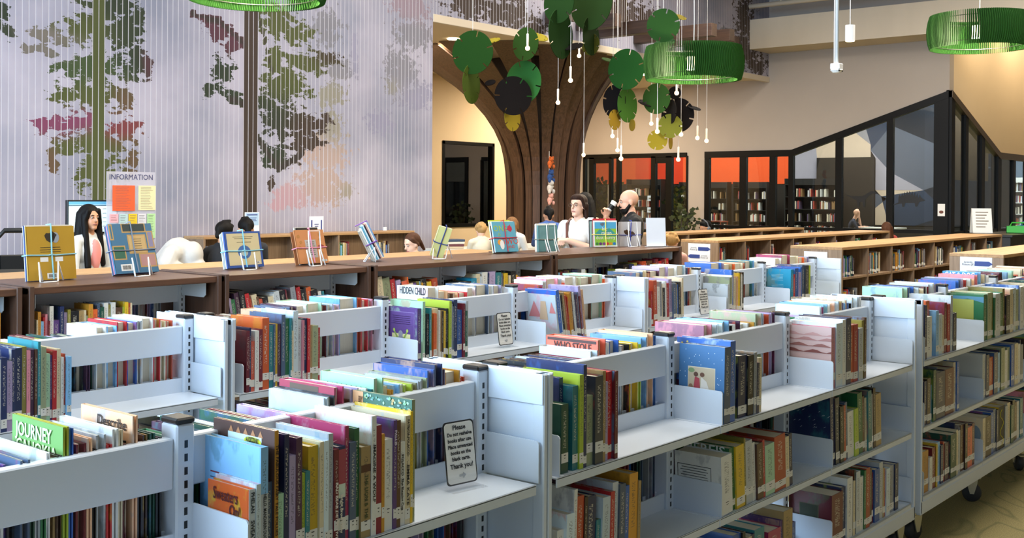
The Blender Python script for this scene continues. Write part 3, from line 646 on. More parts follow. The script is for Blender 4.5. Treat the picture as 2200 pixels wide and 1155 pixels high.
# --- book materials: printed cover cloth/laminate and page block
def book_material():
    m, nt, b = nodes_of('book_cover_print'); L = nt.links.new
    c1 = N(nt, 'ShaderNodeVertexColor', layer_name='Col'); c2 = N(nt, 'ShaderNodeVertexColor', layer_name='Sub')
    uv = N(nt, 'ShaderNodeUVMap', uv_map='UVMap'); sx = N(nt, 'ShaderNodeSeparateXYZ'); L(uv.outputs['UV'], sx.inputs['Vector'])
    # art patches on the boards
    mp = N(nt, 'ShaderNodeMapping'); mp.inputs['Scale'].default_value = (2.6, 2.2, 1); L(uv.outputs['UV'], mp.inputs['Vector'])
    nz = N(nt, 'ShaderNodeTexNoise', noise_dimensions='2D'); nz.inputs['Scale'].default_value = 1.0; nz.inputs['Detail'].default_value = 4; nz.inputs['Roughness'].default_value = .62
    L(mp.outputs['Vector'], nz.inputs['Vector'])
    art = N(nt, 'ShaderNodeMapRange', interpolation_type='SMOOTHSTEP'); art.inputs['From Min'].default_value = .5; art.inputs['From Max'].default_value = .66
    art.inputs['To Max'].default_value = .42; L(nz.outputs['Fac'], art.inputs['Value'])
    isspine = N(nt, 'ShaderNodeMath', operation='LESS_THAN'); isspine.inputs[1].default_value = 1.5; L(sx.outputs['X'], isspine.inputs[0])
    notsp = N(nt, 'ShaderNodeMath', operation='SUBTRACT'); notsp.inputs[0].default_value = 1; L(isspine.outputs[0], notsp.inputs[1])
    art2 = N(nt, 'ShaderNodeMath', operation='MULTIPLY'); L(art.outputs['Result'], art2.inputs[0]); L(notsp.outputs[0], art2.inputs[1])
    # title print on the spine: short marks along the middle
    fr = N(nt, 'ShaderNodeMath', operation='FRACT'); L(sx.outputs['Y'], fr.inputs[0])
    mp2 = N(nt, 'ShaderNodeMapping'); mp2.inputs['Scale'].default_value = (3.5, 70, 1); L(uv.outputs['UV'], mp2.inputs['Vector'])
    nz2 = N(nt, 'ShaderNodeTexNoise', noise_dimensions='2D'); nz2.inputs['Scale'].default_value = 1.0; nz2.inputs['Detail'].default_value = 1
    L(mp2.outputs['Vector'], nz2.inputs['Vector'])
    gt = N(nt, 'ShaderNodeMath', operation='GREATER_THAN'); gt.inputs[1].default_value = .54; L(nz2.outputs['Fac'], gt.inputs[0])
    cen = N(nt, 'ShaderNodeMath', operation='COMPARE'); cen.inputs[1].default_value = .5; cen.inputs[2].default_value = .2; L(sx.outputs['X'], cen.inputs[0])
    rngv = N(nt, 'ShaderNodeMath', operation='COMPARE'); rngv.inputs[1].default_value = .62; rngv.inputs[2].default_value = .26; L(fr.outputs[0], rngv.inputs[0])
    a = N(nt, 'ShaderNodeMath', operation='MULTIPLY'); L(gt.outputs[0], a.inputs[0]); L(cen.outputs[0], a.inputs[1])
    a2 = N(nt, 'ShaderNodeMath', operation='MULTIPLY'); L(a.outputs[0], a2.inputs[0]); L(rngv.outputs[0], a2.inputs[1])
    a3 = N(nt, 'ShaderNodeMath', operation='MULTIPLY'); L(a2.outputs[0], a3.inputs[0]); L(isspine.outputs[0], a3.inputs[1])
    a4 = N(nt, 'ShaderNodeMath', operation='MULTIPLY'); a4.inputs[1].default_value = .5; L(a3.outputs[0], a4.inputs[0])
    mx = N(nt, 'ShaderNodeMix', data_type='RGBA'); L(art2.outputs[0], mx.inputs[0]); L(c1.outputs['Color'], mx.inputs[6]); L(c2.outputs['Color'], mx.inputs[7])
    # title colour: light on dark covers, dark on light covers
    bw = N(nt, 'ShaderNodeRGBToBW'); L(c1.outputs['Color'], bw.inputs['Color'])
    lt = N(nt, 'ShaderNodeMath', operation='LESS_THAN'); lt.inputs[1].default_value = .25; L(bw.outputs['Val'], lt.inputs[0])
    tc = N(nt, 'ShaderNodeMix', data_type='RGBA'); tc.inputs[6].default_value = (.03, .03, .05, 1); tc.inputs[7].default_value = (.75, .72, .6, 1); L(lt.outputs[0], tc.inputs[0])
    mx2 = N(nt, 'ShaderNodeMix', data_type='RGBA'); L(a4.outputs[0], mx2.inputs[0]); L(mx.outputs[2], mx2.inputs[6]); L(tc.outputs[2], mx2.inputs[7])
    L(mx2.outputs[2], b.inputs['Base Color'])
    b.inputs['Roughness'].default_value = .32; b.inputs['Coat Weight'].default_value = .15; b.inputs['Coat Roughness'].default_value = .12
    return m
M_BOOK = book_material()
M_PAGE = mat('paper_page_block', '#d8d0bc', rough=.8, var=.14, scale=60, stretch=(14, 14, .4))
M_STICK = mat('white_paper_label', '#e6e6e2', rough=.6, var=.03)
M_INK = mat('black_ink', '#18181c', rough=.6, var=.0)
def book_matrix(b):
    piv = 0.0 if b['lean'] < 0 else b['t']
    rot = Matrix.Translation((piv, 0, 0)) @ Matrix.Rotation(b['lean'], 4, 'Y') @ Matrix.Translation((-piv, 0, 0))
    if b['side'] < 0:
        return Matrix.Translation((b['x'], b['yc'] - b['half'] + b['y'], b['z'] + .0005)) @ rot
    return Matrix.Translation((b['x'] + b['t'], b['yc'] + b['half'] - b['y'], b['z'] + .0005)) @ Matrix.Rotation(PI, 4, 'Z') @ rot
BOXF = [(0, 3, 2, 1), (4, 5, 6, 7), (0, 1, 5, 4), (1, 2, 6, 5), (2, 3, 7, 6), (3, 0, 4, 7)]
def bx(x0, x1, y0, y1, z0, z1):
    return [(x0, y0, z0), (x1, y0, z0), (x1, y1, z0), (x0, y1, z0), (x0, y0, z1), (x1, y0, z1), (x1, y1, z1), (x0, y1, z1)]
def cover_geo(b):
    t, d, h = b['t'], b['d'], b['h']; w = min(.003 if b['side'] < 0 else .0045, t * .33)
    v = bx(0, w, .002, d, 0, h) + bx(t - w, t, .002, d, 0, h) + bx(0, t, 0, .0028, 0, h)
    f = [tuple(i + 8 * k for i in q) for k in range(3) for q in BOXF]
    return v, f
def page_geo(b):
    t, d, h = b['t'], b['d'], b['h']; w = min(.003 if b['side'] < 0 else .0045, t * .33)
    return bx(w, t - w, .0028, d - (.004 if b['side'] < 0 else .02), .003, h - .004), list(BOXF)
def cover_uv(p, b, face):
    s = b['seed']; k, q = divmod(face, 6)
    v = s + .02 + .96 * p[2] / b['h']
    if k == 2: return (min(.999, max(.001, p[0] / b['t'])), v)
    return (2 + p[1] / b['d'] + (k * 2), v)
def hsub(b): return hexc(PAL[b['sub']][0])
# --- which books show most from where one stands: probe with rays against covers and shelving
def visible_counts():
    V, F, own = [], [], []
    for i, b in enumerate(BOOKS):
        mt = book_matrix(b); o = len(V)
        V += [mt @ Vector(p) for p in bx(0, b['t'], 0, b['d'], 0, b['h'])]
        for q in BOXF: F.append(tuple(o + j for j in q)); own.append(i)
    for c in OCC:
        o = len(V); V += [Vector(p) for p in bx(*c)]
        for q in BOXF: F.append(tuple(o + j for j in q)); own.append(-1)
    tree = BVHTree.FromPolygons(V, F)
    cnt = [0] * len(BOOKS); eye = Vector((0, 0, EYE))
    for py in range(500, 1155, 3):
        for px in range(1, 2200, 3):
            a, c = px - 1100, py - CY
            x = a * math.cos(ROLL) + c * math.sin(ROLL); y = -a * math.sin(ROLL) + c * math.cos(ROLL)
            hit = tree.ray_cast(eye, (_f * FPX + _r * x - _u * y).normalized(), 40)
            if hit[2] is not None and own[hit[2]] >= 0: cnt[own[hit[2]]] += 1
    return cnt
def finish_books(limit=300):
    for b in BOOKS:
        if b['c'] == 'slate' and b['shelf'] == 'top shelf with the starry blue book': b['d'] = .178; b['y'] = .004
    cnt = visible_counts()
    order = sorted(range(len(BOOKS)), key=lambda i: -cnt[i])
    chosen = set(i for i in order[:limit] if cnt[i] > 0)
    OUT = {}
    SV, SF, SC, SS, SU, SM = [], [], [], [], [], []
    for i, b in enumerate(BOOKS):
        c1, c2 = hexc(PAL[b['c']][0]), hsub(b)
        k = .8 + .4 * ((b['seed'] * 37) % 100) / 100
        if b['c'] not in ('white', 'cream'): c1 = tuple(min(1, x * k) for x in c1[:3]) + (1,)
        mt = book_matrix(b)
        v, f = cover_geo(b)
        if i in chosen:
            me = bpy.data.meshes.new('picture_book'); me.from_pydata(v, [], f)
            uvl = me.uv_layers.new(name='UVMap')
            me.color_attributes.new('Col', 'FLOAT_COLOR', 'CORNER'); me.color_attributes.new('Sub', 'FLOAT_COLOR', 'CORNER')
            uvl = me.uv_layers['UVMap']; ca = me.color_attributes['Col']; cb = me.color_attributes['Sub']
            for fi, p in enumerate(me.polygons):
                for li in p.loop_indices:
                    uvl.data[li].uv = cover_uv(v[me.loops[li].vertex_index], b, fi); ca.data[li].color = c1; cb.data[li].color = c2
            me.update()
            nm = b.get('kindname', 'picture_book')
            o = link(nm, me, M_BOOK); o.matrix_world = mt
            pv, pf = page_geo(b); pm = bpy.data.meshes.new('page_block'); pm.from_pydata(pv, [], pf); pm.update()
            link('page_block', pm, M_PAGE, o)
            if cnt[i] > 25 and b['side'] < 0 and b['half'] == HALF and not b.get('nolabel'):
                z0 = .012 + .03 * ((b['seed'] * 13) % 7) / 7; hh = .022 + .012 * ((b['seed'] * 7) % 5) / 5
                mb = MB(); mb.box(.0004, b['t'] - .0004, -.0007, .003, z0, z0 + hh)
                sl = mb.build('spine_label', M_STICK, o)
                if cnt[i] > 60:
                    mb = MB(); mb.box(b['t'] * .35, b['t'] * .65, -.0010, -.0006, z0 + .020, z0 + .022)
                    mb.box(b['t'] * .4, b['t'] * .6, -.0010, -.0006, z0 + .012, z0 + .0135); mb.build('label_print', M_INK, sl)
            cn = PAL[b['c']][1]
            size = 'tall' if b['h'] > .262 else ('short' if b['h'] < .2 else '')
            th = 'thick' if b['t'] > .021 else ('thin' if b['t'] < .010 else '')
            nb = [PAL[q][1] for q in (b['prev'], b['next']) if q]
            near = ' between %s and %s books' % tuple(nb) if len(nb) == 2 else (' beside a %s book' % nb[0] if nb else '')
            lab = b.get('label') or ' '.join(('%s %s %s %s%s, %s' % (th, size, cn, b.get('noun', 'picture book'), near, b['shelf'])).split())
            w_ = lab.split()
            if len(w_) > 16: lab = ' '.join(w_[:16])
            o['label'] = lab; o['category'] = 'book'; o['group'] = b['group']
            OUT[i] = o
        else:
            o_ = len(SV)
            SV += [mt @ Vector(p) for p in v]
            for fi, q in enumerate(f):
                SF.append(tuple(o_ + j for j in q)); SM.append(0)
                for j in q: SU.append(cover_uv(v[j], b, fi)); SC.append(c1); SS.append(c2)
            pv, pf = page_geo(b); o_ = len(SV); SV += [mt @ Vector(p) for p in pv]
            for q in pf:
                SF.append(tuple(o_ + j for j in q)); SM.append(1)
                for j in q: SU.append((0, 0)); SC.append((1, 1, 1, 1)); SS.append((1, 1, 1, 1))
            if b['side'] < 0:
                z0 = .012 + .02 * ((b['seed'] * 13) % 7) / 7; o_ = len(SV); SV += [mt @ Vector(p) for p in bx(.0004, b['t'] - .0004, -.0007, .002, z0, z0 + .028)]
                for q in BOXF:
                    SF.append(tuple(o_ + j for j in q)); SM.append(2)
                    for j in q: SU.append((0, 0)); SC.append((1, 1, 1, 1)); SS.append((1, 1, 1, 1))
    me = bpy.data.meshes.new('shelved_books'); me.from_pydata(SV, [], SF)
    me.materials.append(M_BOOK); me.materials.append(M_PAGE); me.materials.append(M_STICK); me.polygons.foreach_set('material_index', SM)
    uvl = me.uv_layers.new(name='UVMap'); uvl.data.foreach_set('uv', [x for p in SU for x in p])
    me.color_attributes.new('Col', 'FLOAT_COLOR', 'CORNER'); me.color_attributes.new('Sub', 'FLOAT_COLOR', 'CORNER')
    me.color_attributes['Col'].data.foreach_set('color', [x for p in SC for x in p]); me.color_attributes['Sub'].data.foreach_set('color', [x for p in SS for x in p])
    me.update()
    link('shelved_books', me, None, None, label='the many more small books packed on the shelves behind and below', category='books', kind='stuff')
    return OUT, cnt

# ------------------------------------------------------------------ brown shelving
M_BROWN = wood('dark_brown_laminate', '#4a3022', '#6e4a33', axis=0, scale=9, rough=.38)
M_BROWNV = wood('dark_brown_laminate_upright', '#453026', '#5c4030', axis=2, scale=9, rough=.42)
M_GREYST = mat('pale_grey_steel', '#c9d0d6', rough=.35, var=.02)
BYF, BYB, BZ = 5.45, 6.10, 1.16
BYC = (BYF + BYB) / 2; BHALF = (BYB - BYF) / 2
def brown_unit(x0, x1, bays, label):
    u = thing('brown_bookshelf', label, 'bookshelf', (x0, BYC, 0), group='dark brown low bookshelves')
    W = x1 - x0; h = BHALF
    MB().box(.0, W, -h + .0, h, BZ - .036, BZ, .003).build('top_board', M_BROWN, u)
    for a in (0, W - .028):
        MB().box(a, a + .028, -h - .012, h + .012, 0, BZ + .008, .003).build('end_panel', M_BROWNV, u)
        occ(x0 + a, x0 + a + .028, BYC - h, BYC + h, 0, BZ)
    occ(x0, x1, BYC - h, BYC + h, BZ - .036, BZ)
    xs = [.045 + (W - .13) * i / bays for i in range(bays + 1)]
    for x in xs:
        p = MB().box(x, x + .04, -.03, .03, .05, BZ - .04).build('post', M_GREYST, u)
        m = MB(); z = .2
        while z < 1.08: m.box(x + .016, x + .024, -.0305, -.028, z, z + .016); z += .032
        m.build('slot_row', M_BLACK, p, kind='stuff')  # black boxes stand in for the shade inside the open slots
        for s in (-1, 1):
            MB().prism([(0, 0), (.24, 0), (.24, -.07), (.22, -.085), (0, -.085)], (x + .018, s * .03, BZ - .04), (0, s, 0), (0, 0, 1), .004 * s).build('top_bracket', M_GREYST, u)
    for i in range(bays):
        a, b = xs[i] + .04, xs[i + 1]
        MB().box(a, b, -.014, .014, .995, BZ - .045).build('back_rail', M_GREYST, u)
        occ(x0 + a, x0 + b, BYC - .014, BYC + .014, .995, BZ)
        for z in (.80, .45, .12):
            for s in (-1, 1):
                MB().box(a, b, s * .016, s * (h - .02), z - .022, z).build('shelf', M_GREYST, u)
            occ(x0 + a, x0 + b, BYF + .02, BYB - .02, z - .022, z)
    return u
BU = [(1.55, 2.705, 1, 'leftmost'), (2.74, 3.90, 1, ''), (3.925, 5.09, 1, ''), (5.125, 7.095, 2, ''), (7.13, 9.10, 2, '')]
BLAB = ['brown laminate bookshelf at the near end, left of the yellow display book', 'brown laminate bookshelf under the yellow and blue patterned display books', 'brown laminate bookshelf under the blue-bordered and orange display books',
        'brown laminate bookshelf under the One and Two display book', 'brown laminate bookshelf under the dust bunny display book']
for (a, b, n, _), lab in zip(BU, BLAB): brown_unit(a, b, n, lab)
NV = 'novel'
bput = lambda a, b, spec, shelf, lean=0.0, z=.80, side=-1: put(a, b, z, BYC, side, spec, shelf, lean, flush=.03, half=BHALF, noun=NV, dmax=.25, keepdepth=.15)
bput(2.80, 3.345, 'cream19 gold23t1.6 sky18 red20 pink21.5 maroon18 white25.5t2 purple18t3 navy25t2.2 lilac21.6t2 olive23 black22t4.4 tan22t2.6 cream22 sage19 gold25t2.4 orange22t2.6 slate25 dgreen23t2 white25t2.4 olive24 white25t2.4 brown22t4 lime22 yellow24.6t2 rust24 cream24'.split(), 'brown shelf below the yellow display bundle')
bput(3.98, 4.76, 'navy27t3 lilac22 green21t2.4 plum25t3 black26t3 red24t2.4 rust21 cream23t3 brown22 coral20t2 black21t3 cream21t3 white23 silver24t3 black24t4 maroon25 olive19 mint18t2 grey26t3 red25.6t2.4 black24t3 dbrown25 orange25t3 black23t4 char23 white22t2 teal22'.split(), 'brown shelf below the orange display bundle', lean=-.2)
bput(5.18, 5.82, 'navy20t2 maroon22 cream28t4 sage27t5 red26t3 lilac25t3 navy23 coral24t4 orange27 cream22t3 purple22t2.4 olive23t2 sky23 gold22 black24t3 yellow22t3 red21 rust24t4'.split(), 'brown shelf below the leaning bundle', lean=-.16)
bput(6.07, 6.72, 'black20t5 turq22t4 cream25t3 silver23 white26t4 navy25 lilac26t5 teal25t4 slate24 brown22 yellow24t3 olive21 cream22 black25t4 gold22 white20 tan21'.split(), 'brown shelf with the turquoise and lilac novels')
bput(7.20, 7.62, 'yellow24 sky21 maroon21t3 plum22t3 olive22 black22t2 navy22t4 char22t3 silver22t3 sage21'.split(), 'brown shelf right of the teal bag book')
bput(8.16, 8.95, 'lime19 black23t6 navy23t5 olive24t4 blue22t4 rust25t5 cream23 brown25t6 gold22t4 maroon26t3 red24t3 maroon25t4 tan25 red26t3 white21'.split(), 'brown shelf under the white sign sheet')
for a, b in ((1.6, 2.65), (2.80, 3.8), (3.98, 5.0), (5.18, 6.05), (6.1, 7.0), (7.2, 8.05), (8.16, 9.0)):
    bput(a, b, rnd(40, 19, 26, DARK), 'far side of the brown shelves', side=1)
    bput(a, b - .1, rnd(34, 19, 25), 'second level of the brown shelves', z=.45)
bput(1.62, 2.62, rnd(36, 19, 25), 'brown shelf at the near end')

# ------------------------------------------------------------------ light wood bookcases
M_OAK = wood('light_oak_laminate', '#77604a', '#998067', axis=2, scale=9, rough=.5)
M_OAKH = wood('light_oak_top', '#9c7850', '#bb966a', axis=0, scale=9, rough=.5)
def oak_case(label, x0, x1, y0, y1, h, cells, levels=(.80, .44, .08), shape='bookcase'):
    u = thing('oak_bookcase', label, 'bookcase', (x0, (y0 + y1) / 2, 0), group='light wood bookcases')
    W = x1 - x0; d = (y1 - y0) / 2; T = .03
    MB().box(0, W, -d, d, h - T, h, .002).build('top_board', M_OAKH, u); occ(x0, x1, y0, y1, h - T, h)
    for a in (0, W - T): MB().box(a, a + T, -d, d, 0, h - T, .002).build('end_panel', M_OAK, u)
    occ(x0, x0 + T, y0, y1, 0, h)
    MB().box(T, W - T, -.008, .008, .06, h - T).build('back_panel', M_OAK, u)
    cw = (W - T) / cells
    for i in range(1, cells): MB().box(i * cw, i * cw + T * .8, -d + .004, d - .004, .06, h - T, .001).build('divider', M_OAK, u)
    for i in range(cells):
        for z in levels:
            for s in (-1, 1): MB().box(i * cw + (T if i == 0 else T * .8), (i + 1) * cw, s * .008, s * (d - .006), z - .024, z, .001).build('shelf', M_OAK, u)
    MB().box(0, W, -d + .03, d - .03, 0, .06).build('plinth', M_OAK, u)
    return cw
HCASE = 1.12
def fill_case(x0, cw, cells, y0, y1, frac, lv, shelf, rr):
    for i in range(cells):
        a = x0 + i * cw + .03
        n = int(rr.uniform(*frac) * cw / .022)
        if n < 2: continue
        put(a, a + n * .024, lv, (y0 + y1) / 2, -1, rnd(n, 17, 24, DARK + ['red', 'gold', 'teal', 'tan', 'sky', 'white', 'cream']), shelf, flush=.02, half=(y1 - y0) / 2, noun='chapter book', dmax=.16, keepdepth=.14)
rr = random.Random(5)
for lab, x0, x1, y0, y1, n in (('light oak bookcase row with chapter books, its end panel behind the white shelf end', 11.07, 16.73, 4.69, 5.27, 8),
                               ('light oak bookcase row with two arrow signs on its end panel', 11.62, 17.05, 6.45, 6.96, 8),
                               ('light oak bookcase row nearest the black glazed shop-front', 13.0, 17.56, 8.11, 8.6, 6),
                               ('light oak bookcase row with one arrow sign beside the blue cat-and-dog book', 10.75, 17.4, 3.0, 3.49, 9)):
    cw = oak_case(lab, x0, x1, y0, y1, HCASE, n)
    for lv in (.80, .44, .08): fill_case(x0, cw, n, y0, y1, (.32, .6) if y0 < 6 else (.2, .4), lv, 'oak bookcase', rr)
# counter-height oak case behind the brown shelving
oak_case('long light oak counter behind the brown shelves', 2.3, 8.25, 6.88, 7.40, 1.10, 6)
cw = oak_case('low oak bookcase standing against the forest mural', 7.35, 10.72, 10.60, 10.985, 1.15, 5)
fill_case(7.35, cw, 5, 10.60, 10.985, (.15, .3), .80, 'oak bookcase against the mural', rr)
# arrow signs on the oak end panels
M_SIGN = mat('white_printed_card', '#dfe3ee', rough=.5, var=.02)
M_NAVYP = mat('navy_print', '#2b3f86', rough=.5, var=0)
def end_sign(x, y, z, w, h, rows, label):
    s = MB().box(-.004, 0, -w / 2, w / 2, -h / 2, h / 2).build('shelf_sign', M_SIGN); s.location = (x, y, z); s['label'] = label; s['category'] = 'sign'; s['group'] = 'arrow signs on the oak bookcase ends'
    for k, (txt, left) in enumerate(rows):
        zz = h * .22 - k * h * .42 if len(rows) > 1 else h * .2
        ya = w * .24 if left else -w * .24
        m = MB(); q = .075 * w / .27
        poly = [(-q, .022), (q * .6, .022), (q, 0), (q * .6, -.022), (-q, -.022)]
        if left: poly = [(-a, b) for a, b in poly][::-1]
        m.prism(poly, (-.0052, ya, zz), (0, -1, 0), (0, 0, 1), .0012); m.build('arrow', M_NAVYP, s)
        text(txt, .026, M_INK, s, (-.0048, -ya, zz), (0, -1, 0), (0, 0, 1), line=.9)
end_sign(11.62 - .001, 6.705, .965, .30, .22, [('Juvenile\nFiction (J)', False), ('Juvenile\nFiction (J)', True)], 'white sign with two navy arrows on an oak bookcase end')
end_sign(10.75 - .001, 3.245, .99, .29, .2, [('Juvenile\nFiction (JF)', False)], 'white sign with one navy arrow reading Juvenile Fiction on oak end')
end_sign(11.07 - .001, 4.98, .98, .26, .17, [], 'plain white card on the oak bookcase end above the shelf')

# ------------------------------------------------------------------ book bundles on wire easels
M_WIRE = mat('white_coated_wire', '#e8e8e6', rough=.35)
def easel(x, y, rz, label, tall=False, zt=BZ):
    m = MB(); m.smooth = True; r = .0042
    if tall: m.tube([(-.052, -.09, .004), (-.05, -.045, .10), (-.048, -.03, .235), (.048, -.03, .235), (.05, -.045, .10), (.052, -.09, .004)], r, 6)
    m.tube([(-.03, -.018, .004), (-.055, -.022, .105), (-.078, -.085, .004), (-.06, -.092, .003), (.005, -.092, .003), (.022, -.085, .004), (.055, -.022, .105), (.088, -.018, .004)], r, 6)
    m.smooth = False
    o = m.build('wire_easel', M_WIRE); o.location = (x, y, zt); o.rotation_euler = (0, 0, rz); o['label'] = label; o['category'] = 'easel'; o['group'] = 'white wire book easels'
    return o
def tint(nm, h, rough=.4): return mat('print_' + nm, h, rough=rough, var=.05, scale=12, coat=.1)
def bundle(x, y, rz, tilt, w, h, cols, label, band, zt=BZ, roll=0.0):
    """tied books: local x = width, y = thickness (0 is the cover facing the shelves' near side)"""
    r = thing('book_bundle', label, 'book bundle', (x, y, zt), 0, 'tied book bundles on display')
    r.rotation_euler = Euler((tilt, roll, rz), 'XYZ'); T_ = sum(c[1] for c in cols); r.location.z += .001 + max(0, T_ * math.sin(-tilt)) + abs(math.sin(roll)) * w / 2
    yy = 0.0; first = None
    for k, (c, t, dw, dh) in enumerate(cols):
        bw, bh = w + dw, h + dh
        m = MB(); m.box(-bw / 2, bw / 2, yy, yy + .002, 0, bh); m.box(-bw / 2, bw / 2, yy + t - .002, yy + t, 0, bh); m.box(-bw / 2, -bw / 2 + .003, yy, yy + t, 0, bh)
        o = m.build('book', tint('bundle_' + c.strip('#'), c), r)
        MB().box(-bw / 2 + .003, bw / 2 - .003, yy + .002, yy + t - .002, .003, bh - .003).build('page_block', M_PAGE, o)
        first = first or o
        yy += t + .0005
    if band:
        bm = mat('elastic_' + band.strip('#'), band, rough=.7); g = .004; ww = w / 2 + .004; e = -.004
        m = MB(); zc = h * .47
        for s_ in (-1, 1):
            m.tube([(s_ * ww, yy + .002, zc), (s_ * ww, e, zc), (s_ * .02, e, zc - .004), (0, e, zc)], g, 6)
        m.tube([(0, e, zc), (.003, e, h - .02), (.003, e, h + .012), (.003, yy + .002, h + .012)], g, 6); m.tube([(0, e, zc), (.004, e, .01), (.004, e, .002)], g, 6)
        m.build('elastic_band', bm, r)
    return r, first
def pic(par, x0, x1, z0, z1, m, n='cover_print', y=-.0006): return MB().box(x0, x1, y, .0005, z0, z1).build(n, m, par)
def blob(par, cx, cz, rx, rz, m, n='cover_figure', k=14, y=-.0010, wob=0.0, seed=1):
    rr_ = random.Random(seed)
    poly = [(cx + rx * math.cos(2 * PI * i / k) * (1 + rr_.uniform(-wob, wob)), cz + rz * math.sin(2 * PI * i / k) * (1 + rr_.uniform(-wob, wob))) for i in range(k)]
    return MB().prism(poly, (0, y, 0), (1, 0, 0), (0, 0, 1), -.0008).build(n, m, par)
def lines(par, x0, x1, z, n, dz, m, y=-.0012):
    rr_ = random.Random(int(z * 1e4)); mb = MB()
    for i in range(n):
        a = rr_.uniform(.0, .12) * (x1 - x0)
        mb.box(x0 + a, x1 - a, y, 0, z - i * dz - .0012, z - i * dz + .0012)
    return mb.build('fine_print', m, par)
def barcode(par, cx, cz, w=.05, h=.03):
    o = pic(par, cx - w / 2, cx + w / 2, cz - h / 2, cz + h / 2, M_STICK, 'barcode_label', -.0014); mb = MB(); rr_ = random.Random(3); xx = cx - w * .36
    while xx < cx + w * .36:
        t = rr_.choice((.001, .002)); mb.box(xx, xx + t, -.0018, -.001, cz - h * .3, cz + h * .3); xx += t + rr_.choice((.0012, .002))
    mb.build('bars', M_INK, o)
W_ = tint('white', '#e9e7e0'); TAN = tint('tan', '#c09a5e'); DK = tint('dark', '#26241f'); BL = tint('blue', '#2f62a8'); CR = tint('cream', '#d5c69a')
# yellow
r, b = bundle(3.055, 5.80, R(0), R(-7), .275, .295, [('#b98f2b', .012, 0, 0), ('#d9d6cc', .010, -.006, .008), ('#2f4f8e', .012, -.004, .006), ('#c9c6bd', .010, -.006, .004)], 'yellow picture book bundle tied with pale blue elastic on brown shelf', '#8fc4cc')
blob(b, .0, .235, .034, .03, tint('owl', '#3a2f22'), wob=.3); blob(b, .026, .232, .022, .03, tint('owlw', '#9aa0a8'))
lines(b, -.07, .06, .178, 3, .012, DK); pic(b, -.065, -.02, .10, .125, W_); pic(b, .02, .065, .10, .125, W_); barcode(b, .0, .022, .06, .03)
easel(3.015, 5.795, 0, 'white wire easel in front of the yellow bundle')
# blue patterned
r, b = bundle(3.60, 5.84, R(4), R(-17), .295, .30, [('#3d7396', .012, 0, 0), ('#c98aa0', .010, 0, -.004), ('#1f3d66', .018, -.004, -.006), ('#cfc9b8', .008, -.01, -.01)], 'blue picture book bundle with tan framed vignettes, grey elastic', '#7f8794')
for cx, cz, hw, hh, c in ((.02, .275, .075, .022, '#24383a'), (-.135, .25, .012, .04, '#2f6f8a'), (.03, .175, .055, .05, '#cfae74'), (.125, .20, .018, .045, '#8d86a6'), (-.10, .125, .035, .035, '#2f6650'), (.085, .075, .05, .035, '#b98a86')):
    hw = min(hw, .1475 - abs(cx) - .008); pic(b, cx - hw - .008, cx + hw + .008, cz - hh - .008, min(cz + hh + .008, .3), TAN); pic(b, cx - hw, cx + hw, cz - hh, min(cz + hh, .297), tint('vig' + c[1:], c), 'vignette', -.0011)
lines(b, -.005, .065, .205, 5, .014, DK, -.0015); barcode(b, -.07, .035, .075, .04)
easel(3.585, 5.82, R(4), 'white wire easel in front of the blue patterned bundle')
# cream with blue border
r, b = bundle(4.375, 5.84, R(2), R(-12), .29, .235, [('#33579f', .012, 0, 0), ('#d8d4c8', .012, .0, .0), ('#b9c4cf', .010, .004, -.006), ('#e0ddd2', .01, .006, -.01)], 'cream picture book bundle with blue border and pale blue elastic', '#86cbe0')
pic(b, -.128, .128, .016, .222, CR); lines(b, -.09, .09, .20, 2, .011, DK); lines(b, -.06, .07, .165, 1, .01, DK); blob(b, 0, .10, .052, .045, tint('globe', '#4b6fa8')); blob(b, 0, .095, .028, .022, tint('globe2', '#b9c3b8'), y=-.0016); barcode(b, .095, .03, .04, .014)
easel(4.350, 5.82, R(2), 'white wire easel in front of the blue-bordered bundle')
# orange
r, b = bundle(4.93, 5.83, R(0), R(-16), .255, .235, [('#c98550', .012, 0, 0), ('#1c1a18', .010, -.07, .018), ('#d9d5ca', .012, -.05, .024), ('#b9784a', .01, 0, -.004)], 'orange picture book bundle tied with pink elastic on brown shelf', '#dd8fa6')
pic(b, -.05, .045, .04, .165, tint('greycard', '#b3aca6')); lines(b, -.04, .035, .15, 7, .015, DK); blob(b, .085, .115, .026, .014, tint('fish', '#8f2f35'), wob=.25)
for cx, cz in ((-.10, .19), (-.085, .15), (.09, .20), (.085, .165), (-.1, .11), (.085, .07)): blob(b, cx, cz, .014, .012, tint('tanpatch', '#b37a3c'), wob=.3, seed=int(cz * 999))
barcode(b, .095, .018, .045, .014)
easel(4.890, 5.82, 0, 'tall looped wire easel in front of the orange bundle', True)
# two bundles seen edge-on
r, b = bundle(5.60, 5.86, R(52), R(-26), .20, .27, [('#7fa9c9', .008, 0, 0), ('#e3dccd', .010, 0, .005), ('#d9a08e', .008, 0, .002), ('#26262a', .010, 0, -.004), ('#cfe0e6', .010, 0, .0), ('#5fa4b8', .010, 0, -.006), ('#e8e4da', .012, 0, -.02), ('#b9b3a4', .014, 0, -.03)], 'book bundle seen edge-on, leaning, tied with purple elastic', '#7a4aa0')
easel(5.485, 5.80, R(52 + 180), 'white wire easel propping the edge-on purple-banded bundle')
r, b = bundle(6.06, 5.76, R(-35), R(12), .10, .235, [('#d9d68c', .008, 0, 0), ('#efe9cf', .008, 0, .003), ('#c9c24e', .008, 0, -.002), ('#e9e6dc', .008, 0, .0), ('#8fae6a', .008, 0, -.004)], 'narrow yellow-green book bundle tied with navy elastic, edge-on', '#2f3f80', roll=R(16))
easel(6.105, 5.76, R(-35), 'white wire easel behind the narrow yellow-green bundle')
